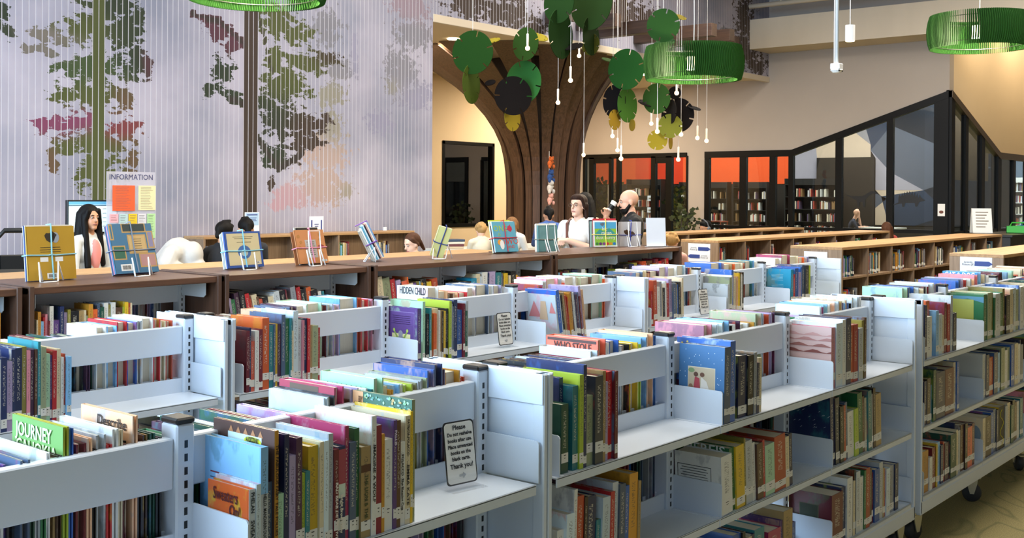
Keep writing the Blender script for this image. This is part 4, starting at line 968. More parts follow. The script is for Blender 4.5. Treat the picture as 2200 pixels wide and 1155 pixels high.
# One ... Two
r, b = bundle(7.02, 5.86, R(-12), R(-14), .235, .255, [('#5fa3b8', .012, 0, 0), ('#e9e6df', .012, -.004, .006), ('#24262c', .012, -.004, -.03), ('#d9d8d2', .014, 0, .012), ('#b9c23e', .010, -.01, .025)], 'turquoise One Two picture book bundle tied with red elastic', '#b3283a')
text('ONE', .07, tint('lime', '#a9c23a'), b, (-.045, 0, .195), (1, 0, 0), (0, 0, 1)); text('IS', .04, tint('lime', '#a9c23a'), b, (-.06, 0, .145), (1, 0, 0), (0, 0, 1))
text('TWO', .07, tint('coralp', '#c94a3a'), b, (.045, 0, .085), (1, 0, 0), (0, 0, 1)); text('AND', .035, tint('coralp', '#c94a3a'), b, (.05, 0, .04), (1, 0, 0), (0, 0, 1))
blob(b, .055, .2, .03, .025, tint('redbug', '#b8304a'), wob=.5, seed=4); blob(b, -.06, .08, .03, .025, tint('sun', '#e39a3a')); blob(b, -.045, .06, .022, .04, W_, y=-.0016)
# teal
r, b = bundle(7.52, 5.82, R(-6), R(-2), .235, .225, [('#5f8c8e', .02, 0, 0), ('#e6e4dc', .012, .004, .016), ('#dcd9d0', .012, 0, .010)], 'teal satchel-shaped picture book bundle with wire easel in front', '#7d8a80')
MB().box(-.105, .105, -.003, 0, .105, .205, .002).build('flap_print', tint('tealflap', '#6a979a'), b); barcode(b, .0, .022, .035, .02)
easel(7.485, 5.80, R(-6), 'tall looped wire easel in front of the teal bundle', True)
# dust bunny
r, b = bundle(8.53, 5.92, R(-28), R(-4), .245, .245, [('#e7e7e4', .012, 0, 0), ('#b8343c', .02, -.01, .02), ('#8fb3a8', .02, .03, -.004), ('#2a2c30', .02, .03, .008)], 'big mean dust bunny picture book bundle tied with yellow elastic', '#e0d060')
pic(b, -.112, .112, .012, .23, tint('limefield', '#86b53c')); pic(b, -.112, .112, .17, .23, tint('skyp', '#4fa0c4'), y=-.0009)
MB().prism([(-.11, .12), (-.06, .165), (-.02, .14), (.04, .175), (.11, .12), (.11, .10), (-.11, .10)], (0, -.0012, 0), (1, 0, 0), (0, 0, 1), -.0008).build('hills', tint('tealhill', '#3f8f8a'), b)
blob(b, -.03, .21, .024, .016, tint('bunny', '#5d6570'), wob=.3)
text('big', .045, W_, b, (-.01, -.0012, .168), (1, 0, 0), (0, 0, 1)); text('mean', .05, W_, b, (.01, -.0012, .128), (1, 0, 0), (0, 0, 1)); text('dust bunny', .048, W_, b, (0, -.0012, .085), (1, 0, 0), (0, 0, 1), fit=.2)
for i, c in enumerate(('#3f7f3a', '#5d2f6a', '#7a3f80', '#c23a3a', '#c98a2a', '#2f6fb0')): blob(b, -.09 + i * .036, .028, .016, .014, tint('toy' + c[1:], c))
# light grey with goose
r, b = bundle(8.86, 5.87, R(-22), R(3), .245, .235, [('#c2c2c6', .014, 0, 0), ('#d9d9d9', .012, 0, -.004)], 'pale grey picture book bundle with brown bird, navy elastic', '#2f3fa0')
blob(b, .0, .12, .055, .03, tint('bird', '#4a3423'), wob=.35, seed=9); blob(b, -.05, .14, .025, .02, tint('bird', '#4a3423'), wob=.3); barcode(b, .01, .02, .02, .012)
easel(8.840, 5.85, R(-22), 'tall looped wire easel in front of the pale grey bundle', True)
o = MB().box(-.105, .105, -.0015, .0015, 0, .27).build('blank_sign', mat('white_plastic_sheet', '#dfe5ee', rough=.4, var=.01)); o.location = (9.0, 5.66, BZ + .006); o.rotation_euler = (R(-4), 0, R(-28)); o['label'] = 'plain white sheet sign standing at the end of the brown shelf'; o['category'] = 'sign'
o2 = MB().box(-.11, .11, -.04, .03, -.004, 0).build('sign_foot', M_STICK, o)

# ------------------------------------------------------------------ small acrylic notices on the white shelves
M_ACRYL = glass('clear_acrylic', '#ffffff', refl=.05, clear=1.0)
def notice(x, y, z, rz, label):
    n = thing('reshelving_notice', label, 'sign', (x, y, z), rz, 'reshelving notices on white shelves')
    c = MB(); w, h, r_ = .105, .165, .011
    poly = []
    for cx, cz, a0 in ((w / 2 - r_, r_, -90), (w / 2 - r_, h - r_, 0), (-w / 2 + r_, h - r_, 90), (-w / 2 + r_, r_, 180)):
        for k in range(5): a = R(a0 + 22.5 * k); poly.append((cx + r_ * math.cos(a), cz + r_ * math.sin(a)))
    def P(sc): return [(p[0] * (w - sc) / w, h / 2 + (p[1] - h / 2) * (h - sc) / h + .012) for p in poly]
    c.prism(P(0), (0, .001, 0), (1, 0, 0), (0, 0, 1), .001); b_ = c.build('card_border', M_INK, n); b_.rotation_euler = (R(-8), 0, 0)
    MB().prism(P(.008), (0, .0, 0), (1, 0, 0), (0, 0, 1), .0012).build('card_face', M_STICK, b_)
    for s, z_, sz, ft in (('Please', .160, .017, .044), ('Do not reshelve', .143, .0135, .084), ('books after use.', .127, .0135, .082), ('Place unwanted', .111, .0135, .084), ('books on the', .095, .0135, .068), ('black carts.', .079, .0135, .062), ('Thank you!', .060, .017, .078)):
        text(s, sz, M_INK, b_, (0, -.0016, z_), (1, 0, 0), (0, 0, 1), fit=ft, bold=.0005)
    MB().prism([(-.010, .038), (.003, .038), (.003, .043), (.012, .035), (.003, .027), (.003, .032), (-.010, .032)], (0, -.0018, 0), (1, 0, 0), (0, 0, 1), .0006).build('arrow_mark', mat('grey_print', '#a9adb2'), b_)
    a = MB(); a.box(-.06, .06, -.035, .035, .0008, .0025); a.box(-.06, .06, .0035, .0055, .003, .055); a.box(-.06, .06, -.0045, -.0025, .003, .03)
    a.build('acrylic_stand', M_ACRYL, n)
    return n
notice(2.165, 1.955, L1, R(-8), 'large reshelving notice in clear acrylic stand on the nearest white shelf')
notice(4.31, 3.60, L1, R(-4), 'reshelving notice beside the purple frog book on the white shelf')
notice(6.28, 3.575, L1, R(-4), 'reshelving notice beside the bright blue book on the farther white shelf')

# ------------------------------------------------------------------ drum pendants of green felt fins
def felt_mat(name, h, trans=.35):
    m, nt, b = nodes_of(name); L = nt.links.new
    c = hexc(h) if isinstance(h, str) else h; out = [n for n in nt.nodes if n.type == 'OUTPUT_MATERIAL'][0]
    b.inputs['Base Color'].default_value = c; b.inputs['Roughness'].default_value = .95; b.inputs['Specular IOR Level'].default_value = .1
    t = N(nt, 'ShaderNodeBsdfTranslucent'); t.inputs['Color'].default_value = (min(1, c[0] * 2.2), min(1, c[1] * 1.6), c[2] * 1.2, 1)
    mx = N(nt, 'ShaderNodeMixShader'); mx.inputs['Fac'].default_value = trans
    L(b.outputs['BSDF'], mx.inputs[1]); L(t.outputs['BSDF'], mx.inputs[2]); L(mx.outputs['Shader'], out.inputs['Surface'])
    nz = N(nt, 'ShaderNodeTexNoise'); nz.inputs['Scale'].default_value = 90; bp = N(nt, 'ShaderNodeBump'); bp.inputs['Strength'].default_value = .3; bp.inputs['Distance'].default_value = .003
    g = N(nt, 'ShaderNodeNewGeometry'); L(g.outputs['Position'], nz.inputs['Vector']); L(nz.outputs['Fac'], bp.inputs['Height']); L(bp.outputs['Normal'], b.inputs['Normal'])
    return m
M_FIN = felt_mat('green_felt_fin', '#284f20', .18)
M_CORD = mat('white_cord', '#cfcfcf', rough=.5)
M_LAMPW = mat('lamp_diffuser', '#fff4dc', rough=.5, emit='#ffe9bd', es=9)
M_WARMB = mat('warm_glass_bulb', '#ffe6c0', rough=.3, emit='#ffc987', es=9)
_fin = None
def drum_pendant(x, y, z, Rr, label, nf=150):
    global _fin
    t = thing('drum_pendant', label, 'pendant lamp', (x, y, z), 0, 'green fin drum pendants')
    if _fin is None:
        m = MB(); prof_o, prof_i = [], []
        for k in range(7):
            a = -.19 + .38 * k / 6; bulge = .035 * (1 - (a / .19) ** 2)
            prof_o.append((.54 + bulge, a)); prof_i.append((.492 + bulge * .9, a))
        poly = prof_o + prof_i[::-1]
        m.prism(poly, (0, .002, 0), (1, 0, 0), (0, 0, 1), .005)
        ct, st = math.cos(R(22)), math.sin(R(22)); m.v = [(.515 + (p[0] - .515) * ct - p[1] * st, (p[0] - .515) * st + p[1] * ct, p[2]) for p in m.v]; _fin = m.mesh('fin'); _fin.materials.append(M_FIN)
    for i in range(nf):
        o = bpy.data.objects.new('fin', _fin); COL.objects.link(o); o.parent = t; o.rotation_euler = (0, 0, 2 * PI * (i + .13 * math.sin(i * 7.3)) / nf); o.scale = (Rr / .575, 1, 1)
    for zz in (.14, -.14):
        m = MB(); m.tube([(.47 * Rr / .575 * math.cos(2 * PI * k / 40), .47 * Rr / .575 * math.sin(2 * PI * k / 40), zz) for k in range(40)], .004, 5, closed=True); m.build('hoop', M_BLACK, t)
    m = MB()
    for k in range(3): a = 2 * PI * k / 3; m.tube([(0, 0, .14), (.47 * Rr / .575 * math.cos(a), .47 * Rr / .575 * math.sin(a), .14)], .004, 5)
    m.build('spider', M_STEEL, t)
    m = MB(); m.lathe([(0, -.07), (.085, -.07), (.085, .07), (0, .07)], 20); m.build('diffuser', M_LAMPW, t)
    m = MB(); m.tube([(0, 0, .07), (.01, 0, .5), (-.01, .005, (CEIL - z) * .6), (0, 0, CEIL - z)], .006, 6); m.build('cord', M_CORD, t)
    l = bpy.data.lights.new('pendant_light', 'POINT'); l.energy = 190; l.color = (1, .86, .62); l.shadow_soft_size = .09
    lo = bpy.data.objects.new('pendant_light', l); COL.objects.link(lo); lo.location = (x, y, z - .10)
    return t
drum_pendant(11.02, 6.45, 3.16, .575, 'green drum pendant hanging between the leaf mobile and grey wall')
drum_pendant(13.11, 3.94, 3.54, .575, 'green drum pendant hanging beside the cream wall above the glazed corner')
drum_pendant(5.48, 7.20, 3.37, .575, 'green drum pendant hanging in front of the forest mural')

# ------------------------------------------------------------------ leaf mobiles of round felt discs
MOBILES = {
 'A': [(10.46, 9.33, 3.45, 0.278, 0.94, '#1f4f24'), (10.54, 9.42, 3.06, 0.254, 0.40, '#3f6226'), (10.79, 9.30, 3.63, 0.118, -0.45, '#8a9a3a')],
 'B': [(11.12, 9.00, 3.60, 0.217, 0.75, '#2a5526'), (11.32, 8.95, 3.71, 0.133, -0.59, '#8a9a3c'), (11.29, 9.17, 3.13, 0.284, 0.81, '#2f7a44'), (11.02, 9.12, 2.93, 0.254, 0.95, '#14171c'), (10.92, 9.43, 3.11, 0.072, -0.67, '#14171c'), (11.20, 9.28, 2.66, 0.175, 0.59, '#8f9a38')],
 'C': [(10.84, 8.25, 4.02, 0.258, 0.69, '#1c4422'), (10.95, 8.30, 3.65, 0.310, 0.52, '#1c4422'), (11.15, 8.25, 3.51, 0.121, -0.52, '#14171c')],
 'D': [(11.34, 8.12, 4.08, 0.352, 0.70, '#1c3d1e'), (11.44, 8.19, 3.67, 0.246, 0.48, '#1d3a1c'), (11.53, 8.26, 3.58, 0.141, 0.75, '#4a5a24')],
 'E': [(11.87, 7.94, 3.27, 0.264, 0.82, '#1f5a2c'), (11.98, 7.99, 2.82, 0.228, 0.63, '#336b30'), (11.97, 8.19, 2.88, 0.216, 0.61, '#14171c'), (11.78, 8.05, 2.62, 0.132, 0.64, '#7a7a2e'), (12.02, 7.94, 2.56, 0.078, 0.38, '#7a7a2e'), (11.92, 8.26, 3.42, 0.084, -0.43, '#3f6a40')],
 'F': [(11.57, 7.20, 3.73, 0.205, 0.94, '#1c4a26'), (11.79, 7.13, 3.86, 0.114, -0.50, '#7d8a38'), (11.79, 7.32, 3.55, 0.137, -0.50, '#1f5030')],
 'G': [(12.46, 7.85, 2.93, 0.203, 0.82, '#2f5f30'), (12.47, 8.02, 2.88, 0.111, -0.50, '#22262a'), (12.85, 7.76, 2.73, 0.234, 0.87, '#14171c'), (12.58, 7.71, 2.57, 0.160, 1.00, '#66803a'), (12.57, 7.90, 2.39, 0.136, 0.95, '#8f9a38'), (12.79, 7.83, 2.37, 0.099, 0.38, '#7d8234'), (12.59, 7.70, 2.76, 0.160, 0.27, '#1b1f22'), (12.89, 7.53, 2.82, 0.092, -0.40, '#14171c'), (12.82, 7.79, 3.03, 0.086, 1.00, '#14171c')]}
MLAB = {'A': 'leaf mobile of one big green disc and a narrow leaf beside the mural edge', 'B': 'leaf mobile with emerald, black and yellow-green discs in front of the tree column', 'C': 'dark green leaf mobile with a small black disc, above the tree column',
        'D': 'dark green leaf mobile with an olive tip, beside the thin brown beams', 'E': 'leaf mobile of green, black and olive discs left of the green drum pendant', 'F': 'small dark green leaf mobile with a lime disc above the green drum pendant', 'G': 'leaf mobile with black, moss and yellow-green discs below the green drum pendant'}
def disc_mesh(r, slits):
    pts = []; n = 48
    for k in range(n):
        a = 2 * PI * k / n
        hit = [s for s in slits if abs(((a - s + PI) % (2 * PI)) - PI) < PI / n + 1e-6]
        if hit:
            s = hit[0]; e = .009 / r
            for da, rr_ in ((-e, 1), (-e * .9 / .7, .72), (e * .9 / .7, .72), (e, 1)): pts.append((r * rr_ * math.cos(s + da), r * rr_ * math.sin(s + da)))
        else: pts.append((r * math.cos(a), r * math.sin(a)))
    return pts
for key, discs in MOBILES.items():
    cx, cy, cz = discs[0][:3]
    t = thing('leaf_mobile', MLAB[key], 'mobile', (cx, cy, cz), 0, 'hanging felt leaf mobiles')
    for i, (x, y, z, r, q, c) in enumerate(discs):
        sl = [2 * PI * (k + .25) / 6 + PI / 12 * i for k in range(6)] if r > .1 else []
        sl = [2 * PI * round(s / (2 * PI) * 48) / 48 for s in sl]
        m = MB(); m.prism(disc_mesh(r, sl), (0, 0, -.004), (1, 0, 0), (0, 1, 0), .008)
        o = m.build('leaf_disc', felt_mat('felt_' + c.strip('#'), tuple(v * k for v, k in zip(hexc(c)[:3], (1.0, .66, .5))) + (1,), .12) if ('felt_' + c) not in _mats else _mats['felt_' + c], t)
        _mats['felt_' + c] = o.data.materials[0]
        o.location = (x - cx, y - cy, z - cz)
        face = math.atan2(-math.sin(YAW), -math.cos(YAW))    # towards the hall's entrance side
        if q > 0:   # upright disc turned about the vertical
            turn = math.acos(min(1, q)) * (1 if i % 2 else -1)
            o.rotation_euler = Euler((PI / 2, 0, face + PI / 2 + turn), 'XYZ')
        else:       # near-horizontal disc seen from below at a slant
            o.rotation_euler = Euler((math.asin(-q) * .8, .25 if i % 2 else -.25, face + PI / 2), 'XYZ')
    m = MB(); m.tube([(0, 0, discs[0][3] * .8), (0, 0, CEIL - cz)], .003, 5); m.build('cord', M_CORD, t)

# ------------------------------------------------------------------ small bulb pendants
BULBS = [(10.28, 8.29, 3.4), (12.13, 8.88, 3.54), (10.93, 8.13, 3.06), (11.15, 8.49, 2.82), (12.01, 8.24, 2.61), (12.84, 8.81, 2.48), (12.46, 8.48, 2.76), (12.88, 8.75, 2.28), (12.08, 8.15, 2.13), (12.11, 7.33, 2.95), (11.96, 7.52, 2.46), (12.84, 7.7, 2.47), (13.6, 7.89, 2.46), (13.68, 7.79, 2.42), (13.61, 8.66, 2.69), (12.98, 9.41, 2.23), (12.99, 7.83, 2.14)]
BLABS = ['in front of the upper disc of the emerald-and-black mobile', 'beside the olive-tipped dark mobile', "in front of the column's right flare", 'hanging low before the middle of the tree column', 'over the olive disc left of the drum pendant', 'just below the olive disc left of the drum pendant',
 'beside the narrow green leaf left of the drum pendant', 'above the black door head, left of centre', 'in front of the orange pane beside the glass door', 'under the drum pendant before a small black disc', 'at the left edge of the moss-green disc', 'at the right edge of the moss-green disc',
 'the shorter of the pair before the plain wall', 'the longer of the pair before the plain wall', 'between the two mobiles beneath the drum pendant', 'at the left end of the black door head', 'in front of the right orange pane of the door front']
mb_b = MB(); mb_b.ball((0, 0, 0), .028, 14, 10); me_bulb = mb_b.mesh('bulb'); me_bulb.materials.append(M_WARMB)
mb_s = MB(); mb_s.smooth = True; mb_s.tube([(0, 0, .025), (0, 0, .03), (0, 0, .17), (0, 0, .175)], [.010, .014, .014, .008], 10); me_sock = mb_s.mesh('socket'); me_sock.materials.append(mat('white_socket', '#e4e0d8', rough=.4))
for i, (x, y, z) in enumerate(BULBS):
    t = thing('bulb_pendant', 'slim bulb pendant ' + BLABS[i], 'pendant lamp', (x, y, z), 0, 'slim bulb pendants around the leaf mobiles')
    for n_, me in (('bulb', me_bulb), ('socket', me_sock)):
        o = bpy.data.objects.new(n_, me); COL.objects.link(o); o.parent = t
    m = MB(); m.tube([(0, 0, .17), (0, 0, CEIL - z)], .0035, 5); m.build('cord', M_CORD, t)

# ------------------------------------------------------------------ brown beams reaching out of the mural bulkhead
M_BEAM = wood('dark_walnut_beam', '#2f211a', '#463328', axis=1)
for x, yn, z, hh in ((14.15, 10.5, 4.42, .2), (15.0, 10.2, 4.40, .22), (15.55, 9.7, 4.34, .22), (16.75, 9.4, 4.38, .22), (17.75, 9.6, 4.42, .22), (18.5, 9.9, 4.42, .2)):
    o = MB().box(x - .09, x + .09, yn, 10.985, z, z + hh, .004).build('ceiling_beam', M_BEAM); o['label'] = 'dark brown wooden beam reaching out of the slatted bulkhead'; o['category'] = 'beam'; o['group'] = 'brown beams on the bulkhead'

# ------------------------------------------------------------------ tree column
M_PLANK = wood('walnut_plank', '#3a281f', '#5d4434', axis=2, scale=7)
M_CORE = mat('column_core', '#1c1512', rough=.9)
TX, TY = 16.75, 13.1
tree = thing('tree_column', 'brown wooden tree-shaped column flaring out to the ceiling', 'column', (TX, TY, 0))
def flare(th):
    d = (math.degrees(th) + 360) % 360
    pts = [(0, 1.0), (40, .9), (90, 1.0), (140, 1.6), (170, 2.4), (190, 2.95), (210, 2.5), (235, 1.5), (265, .95), (300, .85), (330, .9), (360, 1.0)]
    for (a, fa), (b, fb) in zip(pts[:-1], pts[1:]):
        if a <= d <= b: return fa + (fb - fa) * (d - a) / (b - a)
    return 1
NP = 26
for i in range(NP):
    th = 2 * PI * i / NP; F_ = flare(th); m = MB(); vs_, fs_ = [], []
    off = .05 if i % 2 else 0.0
    K = 16
    for k in range(K + 1):
        z = 4.175 * k / K; g = max(0, (z - 1.4) / 2.775); r_ = .66 + off + F_ * g ** 3.0
        hw = PI / NP * (.80 if k < K else .8)
        for da in (-hw, hw):
            for dr in (0, -.06): vs_.append(((r_ + dr) * math.cos(th + da), (r_ + dr) * math.sin(th + da), z))
    for k in range(K):
        a = k * 4; b = a + 4
        fs_ += [(a, a + 2, b + 2, b), (a + 1, b + 1, b + 3, a + 3), (a, b, b + 1, a + 1), (a + 2, a + 3, b + 3, b + 2)]
    m.add(vs_, fs_); m.build('plank', M_PLANK, tree)
m = MB(); m.lathe([(.56, 0), (.56, 1.6), (.68, 2.6), (.85, 3.5), (1.25, 4.17)], 24); m.build('core', M_CORE, tree)
# chain of plush toys hung on the column
PL = [(2.22, '#c2602a', .13), (1.97, '#2a4a86', .14), (1.77, '#c9c6c4', .15), (1.55, '#d9a39a', .13)]
PXY = Vector((TX, TY)) + Vector((-.72, -.72)).normalized() * 1.02
ch = thing('plush_chain', 'string of small plush animals hung on the tree column', 'toy chain', (PXY.x, PXY.y, 0))
for z, c, s in PL:
    m = MB(); m.ball((0, 0, z), s * .5, sc=(.8, .7, 1)); m.ball((.01, -.02, z + s * .62), s * .36); m.ball((.05, -.03, z + s * .9), s * .13); m.ball((-.04, -.03, z + s * .9), s * .13); m.ball((.06, -.04, z - s * .4), s * .2, sc=(1, 1, 1.5)); m.ball((-.05, -.03, z - s * .42), s * .2, sc=(1, 1, 1.5)); m.ball((.08, 0, z + s * .2), s * .16, sc=(1.5, 1, 1))
    m.build('plush', mat('plush_' + c.strip('#'), c, rough=1, bump=.4, scale=60), ch)
m = MB(); m.tube([(0, .02, 1.45), (0, .02, 2.45)], .006, 5); m.build('string', M_CORD, ch)

# ------------------------------------------------------------------ alcove ceiling fittings
for x, y, dl in ((16.9, 11.9, 'beside the leaf mobile left of the drum pendant'), (13.2, 12.2, 'next to the mural edge'), (19.5, 12.6, 'near the glass doors')):
    m = MB(); m.lathe([(0, -.01), (.085, -.01), (.10, 0), (.10, .012)], 20); o = m.build('downlight', mat('downlight_glow', '#fff2dd', emit='#ffe2b5', es=12)); o.location = (x, y, 4.17)
    o['label'] = 'round alcove downlight ' + dl; o['category'] = 'downlight'; o['group'] = 'alcove downlights'
for x, y, dl in ((15.1, 12.1, 'behind the lime disc'), (17.6, 12.35, 'right of the tree column')):
    t = thing('ceiling_vent', 'square alcove ceiling vent ' + dl, 'vent', (x, y, 4.178), 0, 'alcove ceiling vents')
    MB().box(-.3, .3, -.3, .3, -.012, 0).build('vent_frame', M_SEAM, t)
    for k in range(5): MB().box(-.26, .26, -.24 + k * .11, -.18 + k * .11, -.02, -.01).build('louvre', M_CEIL, t)
# sensor pole, spotlight and pipe under the high ceiling
t = thing('sensor_pole', 'white ceiling pole ending in a small white sensor housing', 'sensor', (8.62, 3.71, 0))
M_WP = mat('white_painted_metal', '#dfe2e4', rough=.35)
m = MB(); m.smooth = True; m.tube([(0, 0, 2.72), (0, 0, CEIL)], .016, 10); m.build('pole', M_WP, t)
m = MB(); m.tube([(-.022, .012, 2.72), (-.022, .012, CEIL)], .004, 6); m.build('cable', M_CORD, t)
MB().box(-.04, .04, -.04, .04, 2.685, 2.735, .006).build('housing', M_WP, t)
m = MB(); m.lathe([(0, -.025), (.03, -.02), (.05, 0), (.045, .008)], 18, (0, 0, 2.68)); m.build('dome', M_WP, t)
m = MB()
for a in (-.03, .03): m.ball((a, -.035, 2.675), .008)
m.build('lens', M_BLACK, t)
t = thing('hanging_spotlight', 'small white cylinder spotlight hanging beside the sensor pole', 'spotlight', (11.5, 4.80, 0))
z0 = 3.33
m = MB(); m.lathe([(0, z0), (.052, z0), (.052, z0 + .17), (0, z0 + .17)], 18); m.build('can', M_WP, t)
m = MB(); m.lathe([(0, z0 - .004), (.046, z0 - .004), (.046, z0)], 18); m.build('lens', M_LAMPW, t)
m = MB(); m.tube([(0, 0, z0 + .17), (0, 0, CEIL)], .005, 6); m.build('stem', M_CORD, t)
t = thing('ceiling_pipe', 'beige pipe with hanger rods running above the bulkhead', 'pipe', (20.9, 0, 5.6))
m = MB(); m.smooth = True; m.tube([(0, -3, 0), (0, 10.9, 0)], .05, 10); m.build('pipe_run', M_CEIL, t)
for k in range(7): m = MB(); m.tube([(0, 10.2 - k * 1.3, 0), (0, 10.2 - k * 1.3, .6)], .012, 6); m.build('hanger_rod', M_CEIL, t)

# ------------------------------------------------------------------ people
import numpy as np
def capsule_geo(p0, r0, p1, r1, n=12):
    p0, p1 = Vector(p0), Vector(p1); d = p1 - p0
    t = d.normalized() if d.length > 1e-6 else Vector((0, 0, 1))
    pts, rs = [], []
    for a in (-80, -50, -20): pts.append(p0 + t * (math.sin(R(a)) * r0)); rs.append(r0 * math.cos(R(a)))
    pts.append(p0 + t * 0.0); rs.append(r0)
    pts.append(p1 - t * 0.0 + t * 1e-4); rs.append(r1)
    for a in (20, 50, 80): pts.append(p1 + t * (math.sin(R(a)) * r1 + 1e-4)); rs.append(r1 * math.cos(R(a)))
    m = MB(); m.tube(pts, rs, n); return m
def skin_body(name, prims, mats, voxel, parent, smooth=6):
    """prims: ('c', p0, r0, p1, r1, tag) tapered limb or ('e', centre, radii, tag[, rot]) ellipsoid; fused into one continuous surface"""
    allm = MB()
    for p in prims:
        if p[0] == 'c': g = capsule_geo(*p[1:5])
        else:
            g = MB(); g.ball((0, 0, 0), 1, 20, 14)
            rot = Euler(p[4], 'XYZ').to_matrix() if len(p) > 4 else Matrix.Identity(3)
            g.v = [tuple(Vector(p[1]) + rot @ Vector((v[0] * p[2][0], v[1] * p[2][1], v[2] * p[2][2]))) for v in g.v]
        allm.add(g.v, g.f)
    me = allm.mesh(name); o = bpy.data.objects.new(name, me); COL.objects.link(o)
    md = o.modifiers.new('r', 'REMESH'); md.mode = 'VOXEL'; md.voxel_size = voxel
    sm = o.modifiers.new('s', 'SMOOTH'); sm.iterations = smooth; sm.factor = .5
    dg = bpy.context.evaluated_depsgraph_get(); out = bpy.data.meshes.new_from_object(o.evaluated_get(dg))
    bpy.data.objects.remove(o); bpy.data.meshes.remove(me)
    n = len(out.polygons); cen = np.empty(n * 3); out.polygons.foreach_get('center', cen); cen = cen.reshape(-1, 3)
    best = np.full(n, 1e9); idx = np.zeros(n, int)
    for p in prims:
        if p[0] == 'c':
            a, b = np.array(p[1], float), np.array(p[3], float); d = b - a; L_ = max(d @ d, 1e-9)
            t = np.clip((cen - a) @ d / L_, 0, 1); q = a + t[:, None] * d
            s = np.linalg.norm(cen - q, axis=1) - (p[2] + (p[4] - p[2]) * t); tag = p[5]
        else:
            rot = np.array(Euler(p[4], 'XYZ').to_matrix()) if len(p) > 4 else np.eye(3)
            q = (cen - np.array(p[1])) @ rot; rd = np.array(p[2]); k = np.linalg.norm(q / rd, axis=1); s = (k - 1) * rd.min(); tag = p[3]
        w = s < best; best[w] = s[w]; idx[w] = list(mats).index(tag)
    for m in mats.values(): out.materials.append(m)
    out.polygons.foreach_set('material_index', idx.astype(np.int32)); out.polygons.foreach_set('use_smooth', [True] * n); out.update(); out.name = name
    return link(name, out, None, parent)
def skin_mat(n, h): return mat('skin_' + n, h, rough=.5, var=.05, scale=20)
def cloth(n, h): return mat('cloth_' + n, h, rough=.9, var=.08, scale=14, bump=.25)
def hair_mat(n, h): return mat('hair_' + n, h, rough=.6, var=.25, scale=40, stretch=(3, 3, .3), bump=.3, spec=.15)
def head_prims(c, s=1.0, tag='skin', yaw=0.0, pitch=0.0, ears=True):
    """head centred at c; local +y is the face"""
    Rm = Matrix.Rotation(yaw, 3, 'Z') @ Matrix.Rotation(pitch, 3, 'X'); c = Vector(c)
    P = lambda x, y, z: tuple(c + Rm @ (Vector((x, y, z)) * s))
    e = tuple(Rm.to_euler('XYZ'))
    L_ = [('e', P(0, -.012, .028), (.074 * s, .094 * s, .086 * s), tag, e), ('e', P(0, .018, -.04), (.060 * s, .070 * s, .078 * s), tag, e), ('e', P(0, .062, -.095), (.030 * s, .026 * s, .022 * s), tag, e),
          ('c', P(0, .088, .008), .008 * s, P(0, .108, -.028), .012 * s, tag), ('c', P(-.03, .076, .022), .012 * s, P(.03, .076, .022), .012 * s, tag), ('e', P(0, .080, -.062), (.022 * s, .012 * s, .010 * s), tag, e)]
    if ears:
        for k in (-1, 1): L_.append(('e', P(k * .074, -.008, -.012), (.010 * s, .020 * s, .030 * s), tag, e))
    return L_, P
M_EYE = mat('eye_white', '#b5aca4', rough=.4); M_IRIS = mat('eye_dark_iris', '#20160f', rough=.15); M_LIP = mat('lip', '#a05a55', rough=.5)
def face_parts(parent, P, s, brow, sx=1.0):
    m = MB()
    for k in (-1, 1): m.ball(P(k * .030, .078, .004), .0088 * s, 10, 8)
    m.build('eyes', M_EYE, parent)
    m = MB()
    for k in (-1, 1): m.ball(P(k * .030, .0825, .003), .0066 * s, 8, 6)
    m.build('irises', M_IRIS, parent)
    m = MB()
    for k in (-1, 1): m.tube([P(k * .015, .089, .024), P(k * .032, .088, .029), P(k * .047, .076, .022)], [.0025 * s, .0035 * s, .002 * s], 6)
    m.build('eyebrows', brow, parent)
    m = MB(); m.tube([P(-.024, .080, -.062), P(-.010, .091, -.059), P(.010, .091, -.059), P(.024, .080, -.062)], [.002 * s, .0048 * s, .0048 * s, .002 * s], 6); m.build('lips', M_LIP, parent)
def hand_prims(wr, d, nrm, curl=.5, side=1, tag='skin', s=1.0):
    """palm, four fingers of unequal length with knuckle bends, thumb from the palm's side"""
    wr, d, nrm = Vector(wr), Vector(d).normalized(), Vector(nrm).normalized(); lat = d.cross(nrm).normalized() * side
    L_ = []; pc = wr + d * .045 * s
    for k in (-1.5, -.5, .5, 1.5): L_.append(('c', tuple(wr + lat * k * .008 * s + d * .01 * s), .015 * s, tuple(wr + lat * k * .019 * s + d * .078 * s), .0125 * s, tag))
    for k, ln in ((-1.5, .058), (-.5, .072), (.5, .078), (1.5, .070)):
        b = wr + lat * k * .0205 * s + d * .082 * s; d2 = (d * math.cos(curl) - nrm * math.sin(curl)).normalized(); d3 = (d * math.cos(curl * 2.2) - nrm * math.sin(curl * 2.2)).normalized()
        m1 = b + d2 * ln * .5 * s; e = m1 + d3 * ln * .55 * s
        L_ += [('c', tuple(b), .0088 * s, tuple(m1), .0082 * s, tag), ('c', tuple(m1), .0082 * s, tuple(e), .0070 * s, tag)]
    tb = wr + lat * .026 * s + d * .025 * s; t1 = tb + (lat * .8 + d * .6 - nrm * .35).normalized() * .036 * s; t2 = t1 + (d * .9 + lat * .2 - nrm * .45).normalized() * .032 * s
    L_ += [('c', tuple(tb), .0125 * s, tuple(t1), .0095 * s, tag), ('c', tuple(t1), .0095 * s, tuple(t2), .0078 * s, tag)]
    return L_
